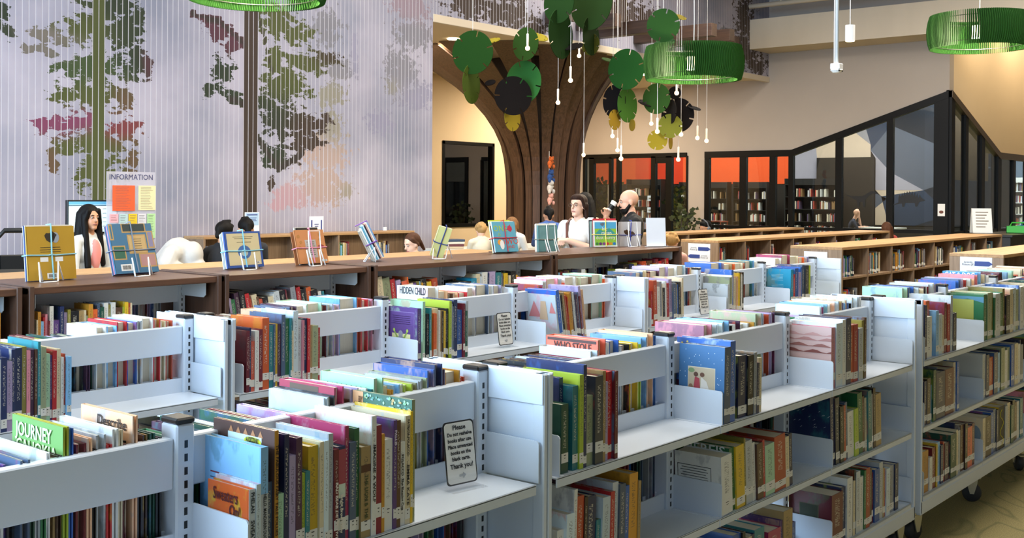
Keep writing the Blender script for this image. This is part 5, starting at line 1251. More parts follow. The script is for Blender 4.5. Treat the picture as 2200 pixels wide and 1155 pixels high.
def torso_prims(z0, s=1.0, top='top', w=1.0, lean=0.0, depth=1.0):
    """pelvis at z0; upper body leaning forward by lean"""
    def P(x, y, z): return (x, y * math.cos(lean) + z * math.sin(lean), z0 + z * math.cos(lean) - y * math.sin(lean))
    e = (-lean, 0, 0)
    return [('e', P(0, 0, .0), (.165 * s * w, .115 * s * depth, .12 * s), top, e), ('e', P(0, 0, .17 * s), (.14 * s * w, .10 * s * depth, .16 * s), top, e), ('e', P(0, .0, .33 * s), (.165 * s * w, .11 * s * depth, .16 * s), top, e),
            ('c', P(-.13 * s * w, 0, .43 * s), .062 * s, P(.13 * s * w, 0, .43 * s), .062 * s, top), ('c', P(-.05 * s, 0, .46 * s), .058 * s, P(.05 * s, 0, .46 * s), .058 * s, top)], P
def leg_prims(z0, s, pants, shoe='shoe', seated=False):
    L_ = []
    for k in (-1, 1):
        if seated:
            kn = (k * .11 * s, .42 * s, z0 + .0); an = (k * .11 * s, .40 * s, .08)
        else:
            kn = (k * .095 * s, .02, z0 * .53); an = (k * .10 * s, -.015, .085)
        L_ += [('c', (k * .085 * s, 0, z0 - .03), .092 * s, kn, .06 * s, pants), ('c', kn, .06 * s, an, .042 * s, pants), ('c', (an[0], an[1] - .02, .045), .042 * s, (an[0] * 1.1, an[1] + .14 * s, .035), .034 * s, shoe)]
    return L_
def arm(sh, el, wr, s, up='top', fore='skin', r=(.054, .044, .040, .027)):
    return [('c', sh, r[0] * s, el, r[1] * s, up), ('c', el, r[2] * s, wr, r[3] * s, fore)]
M_SHOE = mat('dark_shoe', '#26262a', rough=.6)
def person(label, loc, face, prims, mats, voxel=.008, smooth=5):
    """face = world angle the body looks along (0 = +X)"""
    t = thing('person', label, 'person', loc, face - PI / 2)
    skin_body('body', prims, mats, voxel, t, smooth)
    return t
def hair_mass(parent, prims, m, voxel=.009, name='hair', smooth=4): return skin_body(name, [tuple(p[:-1]) + ('h',) if p[0] == 'c' else (p[0], p[1], p[2], 'h') + tuple(p[4:]) for p in prims], {'h': m}, voxel, parent, smooth)
RIGHT = math.atan2(-math.cos(YAW), math.sin(YAW)); TOWARD = YAW + PI; AWAY = YAW; LEFT = RIGHT + PI
def mixdir(a, b, f): v = Vector((math.cos(a), math.sin(a))) * (1 - f) + Vector((math.cos(b), math.sin(b))) * f; return math.atan2(v.y, v.x)
SK1, SK2, SK3 = skin_mat('light', '#d9a58a'), skin_mat('tan', '#c08a68'), skin_mat('pale', '#e0b39a')
BLK, DBR, BRN, BLD = hair_mat('black', '#0f0c0b'), hair_mat('dark_brown', '#2c1a12'), hair_mat('brown', '#4d3020'), hair_mat('blond', '#b08a58')

# 1 girl with long black hair in a white jacket, standing in front of the monitor
s = .95; z0 = .80
tp, P_ = torso_prims(z0, s, 'top', .95)
hd, HP = head_prims((0, .02, 1.415), .93, yaw=R(-12))
pr = tp + leg_prims(z0, s, 'pants') + [('c', (0, 0, z0 + .44 * s), .045, (0, .015, 1.33), .042, 'skin')] + hd
for k in (-1, 1): pr += arm((k * .17 * s, 0, z0 + .42 * s), (k * .23 * s, .03, z0 + .15 * s), (k * .14 * s, .20, z0 + .02), s, 'top', 'top', (.062, .055, .052, .042)) + hand_prims((k * .13 * s, .215, z0 + .015), (-k * .3, .9, -.2), (0, .2, 1), .6, -k)
pr += [('e', (0, .085, z0 + .30 * s), (.06, .03, .14), 'shirt')]
face1 = mixdir(RIGHT, TOWARD, .30)
t = person('person with long black hair in a white jacket standing before the monitor', (5.22, 9.28, 0), face1, pr, {'skin': SK2, 'top': cloth('white_jacket', '#c6cace'), 'shirt': cloth('pink_shirt', '#d98a86'), 'pants': cloth('dark_trousers', '#2a2c33'), 'shoe': M_SHOE})
hr = [('e', HP(0, -.03, .035), (.088, .10, .095), 0), ('c', HP(-.055, -.05, .03), .055, (-.11, -.06, 1.05), .045, 0), ('c', HP(.055, -.05, .03), .055, (.10, -.04, 1.02), .045, 0), ('c', HP(0, -.09, 0), .06, (0, -.10, .98), .06, 0), ('c', HP(-.075, .01, .03), .028, (-.10, .07, 1.0), .030, 0), ('c', HP(.078, .02, .02), .026, (.095, .09, .98), .030, 0), ('c', HP(.06, .055, .07), .022, HP(.085, .03, -.05), .02, 0), ('c', HP(-.05, .06, .075), .022, HP(-.085, .03, -.05), .02, 0)]
hair_mass(t, hr, BLK); face_parts(t, HP, .93, BLK)

# 2 person in a white hooded top bent over
pr = leg_prims(.86, 1.0, 'pants') + [('e', (0, -.06, .86), (.17, .14, .13), 'top'), ('c', (0, -.10, .92), .145, (0, .04, 1.055), .160, 'top'), ('c', (-.13, .05, 1.06), .09, (.13, .05, 1.06), .09, 'top'), ('e', (0, .19, 1.04), (.105, .10, .135), 'top'), ('c', (0, .06, 1.10), .09, (0, .17, 1.08), .09, 'top'), ('c', (0, .15, 1.0), .10, (0, .24, .93), .085, 'top')]
for k in (-1, 1): pr += [('c', (k * .17, .04, 1.05), .085, (k * .235, .02, .95), .092, 'top'), ('c', (k * .235, .02, .95), .085, (k * .10, .22, .88), .05, 'top')] + hand_prims((k * .09, .235, .88), (-k * .6, .6, 0), (0, 0, 1), .6, k)
t = person('person in a white hooded top bent forward with head down', (6.20, 9.42, 0), mixdir(RIGHT, TOWARD, .12), pr, {'top': cloth('white_hoodie', '#bdbab6'), 'pants': cloth('blue_jeans', '#33415c'), 'skin': SK2, 'shoe': M_SHOE}, .010, 4)

# seated figures: head and shoulders show above the shelving
def seated(label, loc, face, headz, hairm, top, skin, hairkind, s=.9, look=0.0, pitch=0.0, voxel=.010, facep=False, ears=True, extra=None):
    z0 = headz - .60 * s
    tp, P_ = torso_prims(z0, s, 'top', .95); hd, HP = head_prims((0, .03, headz), s, yaw=look, pitch=pitch, ears=ears)
    pr = tp + leg_prims(max(.42, z0 - .02), s, 'pants', seated=True) + [('c', (0, 0, z0 + .44 * s), .045 * s, (0, .015, headz - .08 * s), .042 * s, 'skin')] + hd
    for k in (-1, 1): pr += arm((k * .17 * s, 0, z0 + .42 * s), (k * .21 * s, .08, z0 + .16 * s), (k * .12 * s, .26, z0 + .12), s) + hand_prims((k * .11 * s, .275, z0 + .12), (-k * .3, .9, -.1), (0, .1, 1), .5, -k, s=s)
    if extra: pr += extra(HP, z0, s)
    t = person(label, loc, face, pr, {'skin': skin, 'top': top, 'pants': cloth('dark_trousers', '#2a2c33'), 'shoe': M_SHOE}, voxel, 4)
    if hairkind == 'short': hr = [('e', HP(0, -.022, .045), (.082 * s, .098 * s, .080 * s), 0), ('e', HP(0, .03, .09), (.06 * s, .05 * s, .03 * s), 0), ('c', HP(0, -.085, .03), .04 * s, HP(0, -.085, -.05), .03 * s, 0), ('c', HP(-.03, -.02, .12), .018 * s, HP(.03, .0, .135), .016 * s, 0)]
    elif hairkind == 'long': hr = [('e', HP(0, -.025, .035), (.084 * s, .10 * s, .088 * s), 0), ('c', HP(-.05, -.06, .0), .05 * s, (-.06 * s, -.09, headz - .34 * s), .035 * s, 0), ('c', HP(.05, -.06, .0), .05 * s, (.06 * s, -.09, headz - .34 * s), .035 * s, 0), ('c', HP(0, -.08, .0), .055 * s, (0, -.10, headz - .36 * s), .045 * s, 0), ('c', HP(-.075, .0, .04), .02 * s, HP(-.08, .0, -.06), .018 * s, 0), ('c', HP(.075, .0, .04), .02 * s, HP(.08, .0, -.06), .018 * s, 0)]
    elif hairkind == 'tied': hr = [('e', HP(0, -.022, .036), (.080 * s, .096 * s, .086 * s), 0), ('c', HP(-.06, .02, .06), .022 * s, HP(-.072, -.03, -.03), .018 * s, 0), ('c', HP(.06, .02, .06), .022 * s, HP(.072, -.03, -.03), .018 * s, 0), ('c', HP(0, -.10, -.01), .03 * s, HP(0, -.13, -.12), .018 * s, 0)]
    else:
        rc = random.Random(2); hr = [('e', HP(0, -.02, .03), (.088 * s, .10 * s, .09 * s), 0)]
        for _ in range(26):
            a = rc.uniform(0, 2 * PI); b = rc.uniform(-.2, 1.4); hr.append(('e', HP(.085 * math.cos(a) * math.cos(b), -.02 + .095 * math.sin(a) * math.cos(b) - .01, .03 + .085 * math.sin(b)), (.022 * s,) * 3, 0))
    hair_mass(t, hr, hairm, .009)
    if facep: face_parts(t, HP, s, hairm)
    return t, HP
seated('person with short black hair, the left of two heads behind the cream display book', (6.60, 9.20, 0), mixdir(AWAY, RIGHT, .3), 1.24, BLK, cloth('black_top', '#17181c'), SK2, 'short', s=1.02, pitch=R(-20))
seated('person with short black spiky hair beside the blue flyer stand', (7.28, 9.72, 0), mixdir(AWAY, LEFT, .35), 1.25, BLK, cloth('charcoal_top', '#2b2d33'), SK2, 'short', s=1.05, pitch=R(-20))
seated('person with brown tied-back hair looking down at the oak counter', (7.95, 7.86, 0), mixdir(LEFT, TOWARD, .45), 1.15, BRN, cloth('beige_top', '#b9a68e'), SK3, 'tied', pitch=R(-20), facep=True)
seated('child with long light-brown hair in a white T-shirt, seen from behind', (10.62, 8.80, 0), mixdir(AWAY, RIGHT, .35), 1.27, hair_mat('light_brown', '#7a5636'), cloth('white_tee', '#c6c3be'), SK3, 'long', s=.85)
seated('child with curly blond hair bending beside the long-haired child', (10.45, 9.15, 0), mixdir(AWAY, LEFT, .3), 1.19, BLD, cloth('cream_top', '#d0c4ae'), SK3, 'curly', s=.8, pitch=R(-25))
seated('person with dark hair in a blue shirt sitting by the tree column', (11.15, 8.62, 0), mixdir(AWAY, LEFT, .2), 1.39, BLK, cloth('blue_shirt', '#3f5a96'), SK2, 'short', s=.85)
seated('person with curly blond hair sitting at the end of the brown shelf', (10.35, 6.32, 0), mixdir(AWAY, RIGHT, .4), 1.14, BLD, cloth('pink_top', '#c99a90'), SK3, 'curly', s=.85, pitch=R(-15))
t, HP = seated('person with black headphones sitting behind the oak bookcases', (15.75, 8.95, 0), mixdir(LEFT, TOWARD, .3), 1.13, BLK, cloth('black_top', '#17181c'), SK2, 'short', s=1.0, pitch=R(-20))
m = MB(); m.tube([HP(-.095, -.01, -.01), HP(-.085, -.01, .09), HP(0, -.01, .145), HP(.085, -.01, .09), HP(.095, -.01, -.01)], .011, 8)
for k in (-1, 1): m.ball(HP(k * .095, -.005, -.015), .035, sc=(.5, 1, 1.1))
m.build('headphones', mat('grey_headphone', '#5a5d63', rough=.3), t)
seated('person with brown hair in a red top sitting below the navy glass panel', (19.3, 7.35, 0), mixdir(AWAY, LEFT, .25), 1.09, BRN, cloth('red_top', '#c2544c'), SK3, 'long', s=.95, pitch=R(-10))

# 6 woman with glasses in a white T-shirt, crossbody strap, hands together
s = .97; z0 = .92
tp, P_ = torso_prims(z0, s, 'top', 1.08, depth=1.1); hd, HP = head_prims((0, .02, 1.545), .96, yaw=R(4))
pr = tp + leg_prims(z0, s, 'pants') + [('c', (0, 0, z0 + .44 * s), .052, (0, .012, 1.45), .047, 'skin'), ('e', (0, .07, z0 + .30 * s), (.15, .075, .10), 'top')] + hd
for k in (-1, 1):
    el = (k * .255, .05, z0 + .19); wr = (k * .065, .26, z0 + .285)
    pr += [('c', (k * .185, 0, z0 + .425 * s), .068, (k * .235, .01, z0 + .25), .064, 'top'), ('c', (k * .23, .01, z0 + .27), .046, el, .042, 'skin'), ('c', el, .042, wr, .028, 'skin')] + hand_prims(wr, (-k * .75, .6, .1), (k * .3, .2, .9), .7, -k)
t = person('person with glasses in a white T-shirt and brown crossbody strap', (8.90, 6.50, 0), mixdir(LEFT, TOWARD, .52), pr, {'skin': SK3, 'top': cloth('white_tshirt', '#cdcac5'), 'pants': cloth('light_jeans', '#8a97a8'), 'shoe': M_SHOE}, .006, 5)
hair_mass(t, [('e', HP(0, -.032, .038), (.078, .088, .080), 0), ('e', HP(0, .012, .078), (.066, .068, .042), 0), ('c', HP(-.055, .02, .075), .024, HP(-.076, -.01, -.02), .02, 0), ('c', HP(.055, .02, .075), .024, HP(.076, -.01, -.02), .02, 0), ('c', HP(-.07, -.04, 0), .03, HP(-.075, -.04, -.12), .02, 0), ('c', HP(.07, -.04, 0), .03, HP(.075, -.04, -.12), .02, 0), ('c', HP(0, -.075, 0), .045, HP(0, -.07, -.09), .03, 0)], DBR, .007)
face_parts(t, HP, .96, DBR)
m = MB()
for k in (-1, 1): m.tube([HP(k * .031 + .024 * math.cos(2 * PI * i / 16), .1 - .008 * abs(math.cos(2 * PI * i / 16)), .003 + .019 * math.sin(2 * PI * i / 16)) for i in range(16)], .0018, 5, closed=True); m.tube([HP(k * .055, .094, .006), HP(k * .078, .0, .004)], .0016, 5)
m.tube([HP(-.008, .1, .006), HP(.008, .1, .006)], .0016, 5); m.build('glasses', mat('thin_metal_frame', '#6b5a4c', rough=.3, metal=.6), t)
m = MB(); m.tube([(.13, -.08, z0 + .46), (.115, .0, z0 + .485), (.09, .085, z0 + .44), (.03, .155, z0 + .31), (-.06, .150, z0 + .14), (-.16, .09, z0 + .0), (-.18, -.03, z0 - .03), (-.05, -.135, z0 + .15), (.10, -.125, z0 + .40), (.13, -.08, z0 + .46)], .0135, 8); m.build('crossbody_strap', mat('brown_leather', '#5a2f26', rough=.5), t)

# 7 bald bearded man in a black shirt raising a cup
s = 1.03; z0 = .95
tp, P_ = torso_prims(z0, s, 'top', 1.12, depth=1.1); hd, HP = head_prims((0, .03, 1.585), 1.04, yaw=0, pitch=R(-8))
pr = tp + leg_prims(z0, s, 'pants') + [('c', (0, 0, z0 + .44 * s), .062, (0, .015, 1.49), .060, 'skin'), ('e', (0, -.02, z0 + .42), (.20, .10, .09), 'top')] + hd
pr += arm((-.20, 0, z0 + .43), (-.25, .02, z0 + .15), (-.20, .20, z0 + .02), s) + hand_prims((-.195, .215, z0 + .01), (.1, .9, -.4), (0, .3, .9), .6, 1)
wr = (.13, .235, 1.415)
pr += [('c', (.20, 0, z0 + .43), .066, (.25, .10, z0 + .24), .058, 'top'), ('c', (.25, .10, z0 + .24), .046, wr, .032, 'skin')] + hand_prims(wr, (-.35, -.1, .9), (.75, -.5, .2), .75, 1)
t = person('person with a bald head and dark beard in a black shirt, raising a cup', (9.50, 6.28, 0), mixdir(LEFT, TOWARD, .10), pr, {'skin': SK1, 'top': cloth('black_shirt', '#121214'), 'pants': cloth('dark_trousers', '#2a2c33'), 'shoe': M_SHOE}, .006, 5)
hair_mass(t, [('e', HP(0, .048, -.088), (.056, .050, .040), 0), ('c', HP(-.062, .0, -.03), .016, HP(-.045, .05, -.09), .022, 0), ('c', HP(.062, .0, -.03), .016, HP(.045, .05, -.09), .022, 0), ('c', HP(-.028, .088, -.045), .008, HP(.028, .088, -.045), .008, 0)], BLK, .006, 'beard')
face_parts(t, HP, 1.04, BLK)
cup = thing('paper_cup', 'white and black cup held by the bald bearded person', 'cup', (0, 0, 0))
cm = MB(); cm.lathe([(0, -.045), (.026, -.045), (.034, .05), (0, .05)], 18); cb_ = cm.build('cup_body', M_STICK, cup)
cm = MB(); cm.lathe([(.0285, -.03), (.033, .02)], 18); cm.build('sleeve', M_BLACK, cup)
cm = MB(); cm.lathe([(0, .05), (.036, .05), (.036, .058), (.028, .064), (0, .064)], 18); cm.build('lid', M_STICK, cup)
fa = mixdir(LEFT, TOWARD, .10) - PI / 2
pc = Matrix.Translation((9.50, 6.28, 0)) @ Matrix.Rotation(fa, 4, 'Z') @ Vector((.055, .195, 1.53)); cup.location = pc; cup.rotation_euler = (R(35), 0, fa)

# 8 woman with long black hair seen from behind
s = .97; z0 = .93
tp, P_ = torso_prims(z0, s, 'top', .98); hd, HP = head_prims((0, .02, 1.56), .95)
pr = tp + leg_prims(z0, s, 'pants') + [('c', (0, 0, z0 + .44 * s), .048, (0, .012, 1.47), .045, 'skin')] + hd
for k in (-1, 1): pr += arm((k * .18, 0, z0 + .42), (k * .22, -.02, z0 + .15), (k * .16, .16, z0 + .06), s, 'skin', 'skin') + hand_prims((k * .155, .175, z0 + .055), (-k * .2, .9, -.2), (0, .2, .9), .5, -k)
t = person('person with long black hair and bare shoulders seen from behind', (9.98, 7.22, 0), mixdir(AWAY, LEFT, .45), pr, {'skin': SK1, 'top': cloth('black_top', '#17181c'), 'pants': cloth('dark_trousers', '#2a2c33'), 'shoe': M_SHOE}, .009, 5)
hair_mass(t, [('e', HP(0, -.025, .035), (.088, .10, .092), 0), ('c', HP(-.05, -.06, .0), .055, (-.05, -.10, 1.24), .05, 0), ('c', HP(.05, -.06, .0), .055, (.05, -.10, 1.24), .05, 0), ('c', HP(0, -.08, .0), .06, (0, -.12, 1.2), .055, 0), ('c', HP(-.075, .01, .03), .025, HP(-.08, .0, -.12), .03, 0), ('c', HP(.075, .01, .03), .025, HP(.08, .0, -.12), .03, 0)], BLK)

# ------------------------------------------------------------------ service desk with monitor and INFORMATION board
M_DESK = wood('desk_oak', '#9a7a52', '#bb9868', axis=0)
dk = thing('service_desk', 'oak service desk in front of the forest mural', 'desk', (5.7, 10.15, 0))
MB().box(-1.4, 1.3, -.35, .35, .91, .95, .004).build('desk_top', M_DESK, dk); MB().box(-1.36, 1.26, -.31, -.28, 0, .91).build('modesty_panel', M_DESK, dk)
for x in (-1.36, 1.22): MB().box(x, x + .04, -.31, .31, 0, .91).build('side_panel', M_DESK, dk)
mo = thing('monitor', 'black-framed monitor showing a pale blue web page', 'monitor', (5.66, 10.0, .95), R(0))
MB().box(-.265, .265, -.02, .02, .29, .62, .004).build('housing', M_BLACK, mo); MB().box(-.03, .03, .0, .03, .01, .3).build('stand', M_BLACK, mo); MB().box(-.13, .13, -.07, .11, 0, .012, .003).build('foot', M_BLACK, mo)
sc = MB().box(-.25, .25, -.0215, -.019, .31, .605).build('screen', mat('lit_screen', '#cfe6ea', rough=.3, emit='#d6ecee', es=.55), mo)
MB().box(-.25, .25, -.0225, -.0205, .575, .605).build('page_header', mat('screen_blue', '#5a9ec4', emit='#5a9ec4', es=.45), sc); MB().box(-.25, .25, -.0226, -.0205, .562, .570).build('page_bar', mat('screen_navy', '#24506e', emit='#24506e', es=.4), sc)
for k in range(5): MB().box(.10, .14, -.0226, -.0205, .53 - k * .042, .534 - k * .042).build('page_text', M_INK, sc)
# board
def frost(name, h, a):
    m, nt, b = nodes_of(name); b.inputs['Base Color'].default_value = hexc(h); b.inputs['Alpha'].default_value = a; b.inputs['Roughness'].default_value = .3
    return m
M_BOARD = frost('frosted_board', '#c9c8d6', .45)
ib = thing('information_board', 'clear INFORMATION board holding coloured leaflets', 'notice board', (5.99, 9.85, .95))
MB().box(-.265, .265, -.003, .003, .17, .90, .002).build('clear_panel', M_BOARD, ib); MB().box(-.16, .16, -.08, .08, 0, .01, .003).build('base', M_ACRYL, ib); MB().box(-.03, .03, .004, .012, .0, .2).build('upright', M_ACRYL, ib)
text('INFORMATION', .075, mat('indigo_lettering', '#2a2f5c'), ib, (0, -.005, .845), (1, 0, 0), (0, 0, 1), fit=.47)
def leaflet(x0, x1, z0, z1, c, n):
    o = MB().box(x0, x1, -.012, -.006, z0, z1).build(n, mat('leaflet_' + c.strip('#'), c, rough=.6), ib)
    mb = MB(); rr_ = random.Random(int(x0 * 1e3)); k = int((z1 - z0) / .016)
    for i in range(1, k): mb.box(x0 + (x1 - x0) * .12, x1 - (x1 - x0) * rr_.uniform(.15, .4), -.0128, -.011, z1 - i * .016 - .002, z1 - i * .016 + .001)
    mb.build('leaflet_print', mat('leaflet_ink', '#5d5a55'), o)
leaflet(-.205, .035, .515, .765, '#e0562a', 'orange_leaflet'); leaflet(.075, .265, .52, .765, '#d9cfa4', 'cream_leaflet')
for k, (c, zb) in enumerate((('#e8a3ae', .40), ('#a9c4c8', .22), ('#dfb91e', .20), ('#c9c9d2', .21), ('#a9d29a', .24))): leaflet(-.235 + k * .102, -.145 + k * .102, zb, .485, c, 'small_leaflet')
def card_stand(x, y, z, w, h, label, rows, head=None, rz=0.0):
    t = thing('table_sign', label, 'sign', (x, y, z), rz)
    MB().box(-w / 2, w / 2, -.002, .002, 0, h).build('card', M_SIGN, t); MB().box(-w / 2, w / 2, -.03, .03, 0, .004).build('foot', M_ACRYL, t)
    if head: MB().box(-w / 2 + .01, w / 2 - .01, -.0035, -.001, h * .42, h - .01).build('blue_panel', mat('sign_blue', head), t)
    m = MB()
    for (x0, x1, zz, hh) in rows: m.box(x0 * w, x1 * w, -.0045, -.002, zz * h, zz * h + hh)
    m.build('print', M_NAVYP, t)
    return t
card_stand(8.13, 10.75, 1.15, .21, .27, 'blue and white flyer stand on the oak bookcase by the mural', [(-.36, .36, .86, .012), (-.3, .3, .74, .006), (-.25, .25, .68, .006), (-.3, .3, .61, .006)], '#a9c8e6')
card_stand(9.12, 10.75, 1.15, .23, .21, 'white card with two navy brackets on the low oak bookcase', [(-.38, -.30, .2, .12), (.30, .38, .2, .12), (-.15, .15, .5, .008), (-.12, .12, .38, .008)])
o = MB().box(-.05, .05, -.03, .03, 0, .085, .002).build('acrylic_box', M_ACRYL); o.location = (10.35, 10.8, 1.152); o['label'] = 'small clear acrylic box on the low oak bookcase'; o['category'] = 'box'
MB().box(-.03, .03, -.01, .0, .002, .05).build('card_insert', M_SIGN, o)
# dark office chair at the left
oc = thing('office_chair', 'black office chair with arm frame at the service desk', 'chair', (4.15, 8.6, 0), R(-30))
MB().box(-.24, .24, -.24, .24, .44, .52, .03).build('seat', M_BLACK, oc); MB().box(-.24, .24, .20, .27, .60, 1.02, .03).build('backrest', M_BLACK, oc)
m = MB(); m.smooth = True; m.tube([(0, 0, .08), (0, 0, .45)], .03, 10)
for k in range(5): a = 2 * PI * k / 5; m.tube([(0, 0, .09), (.28 * math.cos(a), .28 * math.sin(a), .05)], .02, 6)
m.build('pedestal', M_BLACK, oc)
for k in (-1, 1): m = MB(); m.smooth = True; m.tube([(k * .27, .1, .5), (k * .28, .1, .72), (k * .28, .0, .76), (k * .28, -.2, .74)], .02, 8); m.build('armrest', M_BLACK, oc)
oc2 = thing('high_back_chair', 'black chair with curved top rail beside the service desk', 'chair', (4.62, 9.2, 0), R(-20))
MB().box(-.22, .22, -.22, .22, .6, .66, .02).build('seat', M_BLACK, oc2)
m = MB(); m.smooth = True; m.tube([(-.22, .2, .6), (-.22, .22, 1.24), (-.16, .225, 1.31), (.16, .225, 1.31), (.22, .22, 1.24), (.22, .2, .6)], .022, 8); m.build('back_frame', M_BLACK, oc2)
MB().box(-.2, .2, .205, .235, .75, 1.1, .01).build('back_pad', M_BLACK, oc2)
for a in (-1, 1):
    for b in (-1, 1): m = MB(); m.tube([(a * .2, b * .2, 0), (a * .18, b * .18, .6)], .016, 8); m.build('leg', M_BLACK, oc2)

# ------------------------------------------------------------------ play table, chair and book bin near the tree column
M_WHT = mat('white_laminate', '#d6d2ca', rough=.4)
pt = thing('white_table', 'white-topped low counter in front of the tree column', 'table', (11.9, 10.1, 0), 0)
MB().box(-1.1, 1.2, -.4, .4, .86, .91, .004).build('table_top', M_WHT, pt); MB().box(-1.05, 1.15, -.36, .36, 0, .86).build('base', M_BROWNV, pt)
for k in range(4):
    o = MB().box(-.17, .17, -.12, .12, 0, .03, .003).build('stacked_book', tint('stack' + str(k), ['#b9a58a', '#5d2f36', '#c9c2b4', '#36465e'][k])); o.location = (11.0, 10.2, .912 + k * .032); o.rotation_euler = (0, 0, R(-40 + k * 5)); o['label'] = ['tan', 'maroon', 'pale', 'navy'][k] + ' book lying flat in the stack on the white counter'; o['category'] = 'book'; o['group'] = 'stack on the white counter'
kb = thing('shell_chair', 'grey rounded-back chair at the white counter', 'chair', (11.35, 8.35, 0), R(100))
m = MB(); m.smooth = True
m.prism([(-.2, 0)] + [(.2 * math.cos(a), .30 + .2 * math.sin(a)) for a in [PI * k / 10 for k in range(11)]][::-1] + [(.2, 0)], (0, 0, .80), (1, 0, 0), (0, 0, 1), .03); m.build('shell_back', mat('pale_grey_plastic', '#b5b2ae', rough=.5), kb)
MB().box(-.2, .2, -.4, 0, .76, .80, .01).build('seat', mat('pale_grey_plastic', '#b5b2ae'), kb)
for a in (-1, 1):
    for b in (0, 1): m = MB(); m.tube([(a * .18, -.03 - b * .34, 0), (a * .16, -.06 - b * .28, .76)], .014, 6); m.build('leg', M_STEEL, kb)
# printed flyer and pad on the counter between the two standing people
o = MB().box(-.11, .11, -.002, .002, 0, .29).build('posted_flyer', M_STICK); o.location = (9.6, 6.95, 1.12); o.rotation_euler = (R(-6), 0, R(-45)); o['label'] = 'white printed flyer standing between the person in black and the pendant bulbs'; o['category'] = 'sign'
m = MB()
for k in range(9): m.box(-.08, .06 - .02 * (k % 3), -.0035, -.001, .24 - k * .024, .248 - k * .024)
m.build('flyer_print', mat('leaflet_ink', '#5d5a55'), o)
fs = thing('flyer_plinth', 'white pedestal under the printed flyer', 'pedestal', (9.6, 6.95, 0), R(-45)); MB().box(-.18, .18, -.14, .14, 0, 1.1, .004).build('plinth_body', M_WHT, fs); MB().box(-.2, .2, -.16, .16, 1.1, 1.12, .003).build('plinth_top', M_WHT, fs)

# ------------------------------------------------------------------ rooms behind the glazing
M_ORANGE = mat('orange_paint', '#ee5a22', rough=.8, var=.03); M_ORED = mat('red_orange_paint', '#e03c14', rough=.8, var=.03)
M_DIM = mat('dim_room_brown', '#1e1a15', rough=.85)  # the reading room's darkness is put into this wall and ceiling colour
BX = 33.0; KX = BX / 29.0
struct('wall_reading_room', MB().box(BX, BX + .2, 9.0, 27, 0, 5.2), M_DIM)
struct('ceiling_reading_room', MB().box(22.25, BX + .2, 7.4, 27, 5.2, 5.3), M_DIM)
def panel(name, poly, m, x=BX - .02, label=None):
    poly = [(a * KX, max(.0, 1.65 + (c - 1.65) * KX)) for a, c in poly]; mb = MB(); mb.prism(poly, (x, 0, 0), (0, 1, 0), (0, 0, 1), .02); o = mb.build(name, m); o['kind'] = 'structure'; return o
panel('trim_3', [(13.87, 2.0), (22.5, 2.0), (22.5, 4.6), (13.87, 4.6)], M_ORANGE)
panel('trim_4', [(17.3, 2.0), (19.0, 2.0), (19.0, 4.6), (17.3, 4.6)], M_ORED, BX - .03)
# faceted mural in greys, cream and navy
G1, G2, G3, G4, G5, G6 = (mat('facet_' + n, h, rough=.8) for n, h in (('cream', '#cdb9a6'), ('grey', '#8f8d96'), ('lilac', '#a39fae'), ('navy', '#243650'), ('slate', '#565d6e'), ('deep', '#161d2a')))
FAC = [([(13.86, 1.9), (13.86, 3.2), (13.05, 3.0), (12.95, 2.0)], G3), ([(13.05, 3.0), (12.95, 2.0), (11.5, 2.68), (11.5, 3.05), (12.2, 3.6), (13.0, 3.9)], G1), ([(12.2, 3.6), (11.5, 3.05), (11.78, 3.95)], G2), ([(11.78, 3.95), (11.5, 2.9), (10.95, 3.55), (11.1, 4.3)], G4),
       ([(11.5, 2.9), (10.95, 3.55), (10.95, 2.3)], G5), ([(11.36, 2.68), (11.5, 2.9), (10.95, 2.3), (10.08, 1.83), (11.36, 1.83)], G3), ([(11.36, 1.83), (10.08, 1.83), (11.2, 1.66)], G1), ([(11.36, 1.66), (11.36, .9), (11.0, .9), (11.02, 1.62)], G1), ([(11.36, 1.75), (11.36, 1.35), (11.05, 1.6)], G5),
       ([(10.95, 3.55), (10.95, 4.6), (8.4, 4.6), (8.4, 2.4)], G6), ([(10.95, 3.55), (8.4, 2.4), (10.08, 1.83), (10.95, 2.3)], G5), ([(11.2, 1.66), (10.08, 1.83), (9.4, 1.2), (10.3, .9), (11.0, .9)], G4), ([(10.08, 1.83), (8.4, 2.4), (8.4, .9), (10.3, .9), (9.4, 1.2)], G6)]
for k, (p, m) in enumerate(FAC): panel('trim_%d' % (5 + k), p, m, BX - .02 - .002 * (k % 3))
M_BLKS = mat('black_shelving', '#14120f', rough=.6)
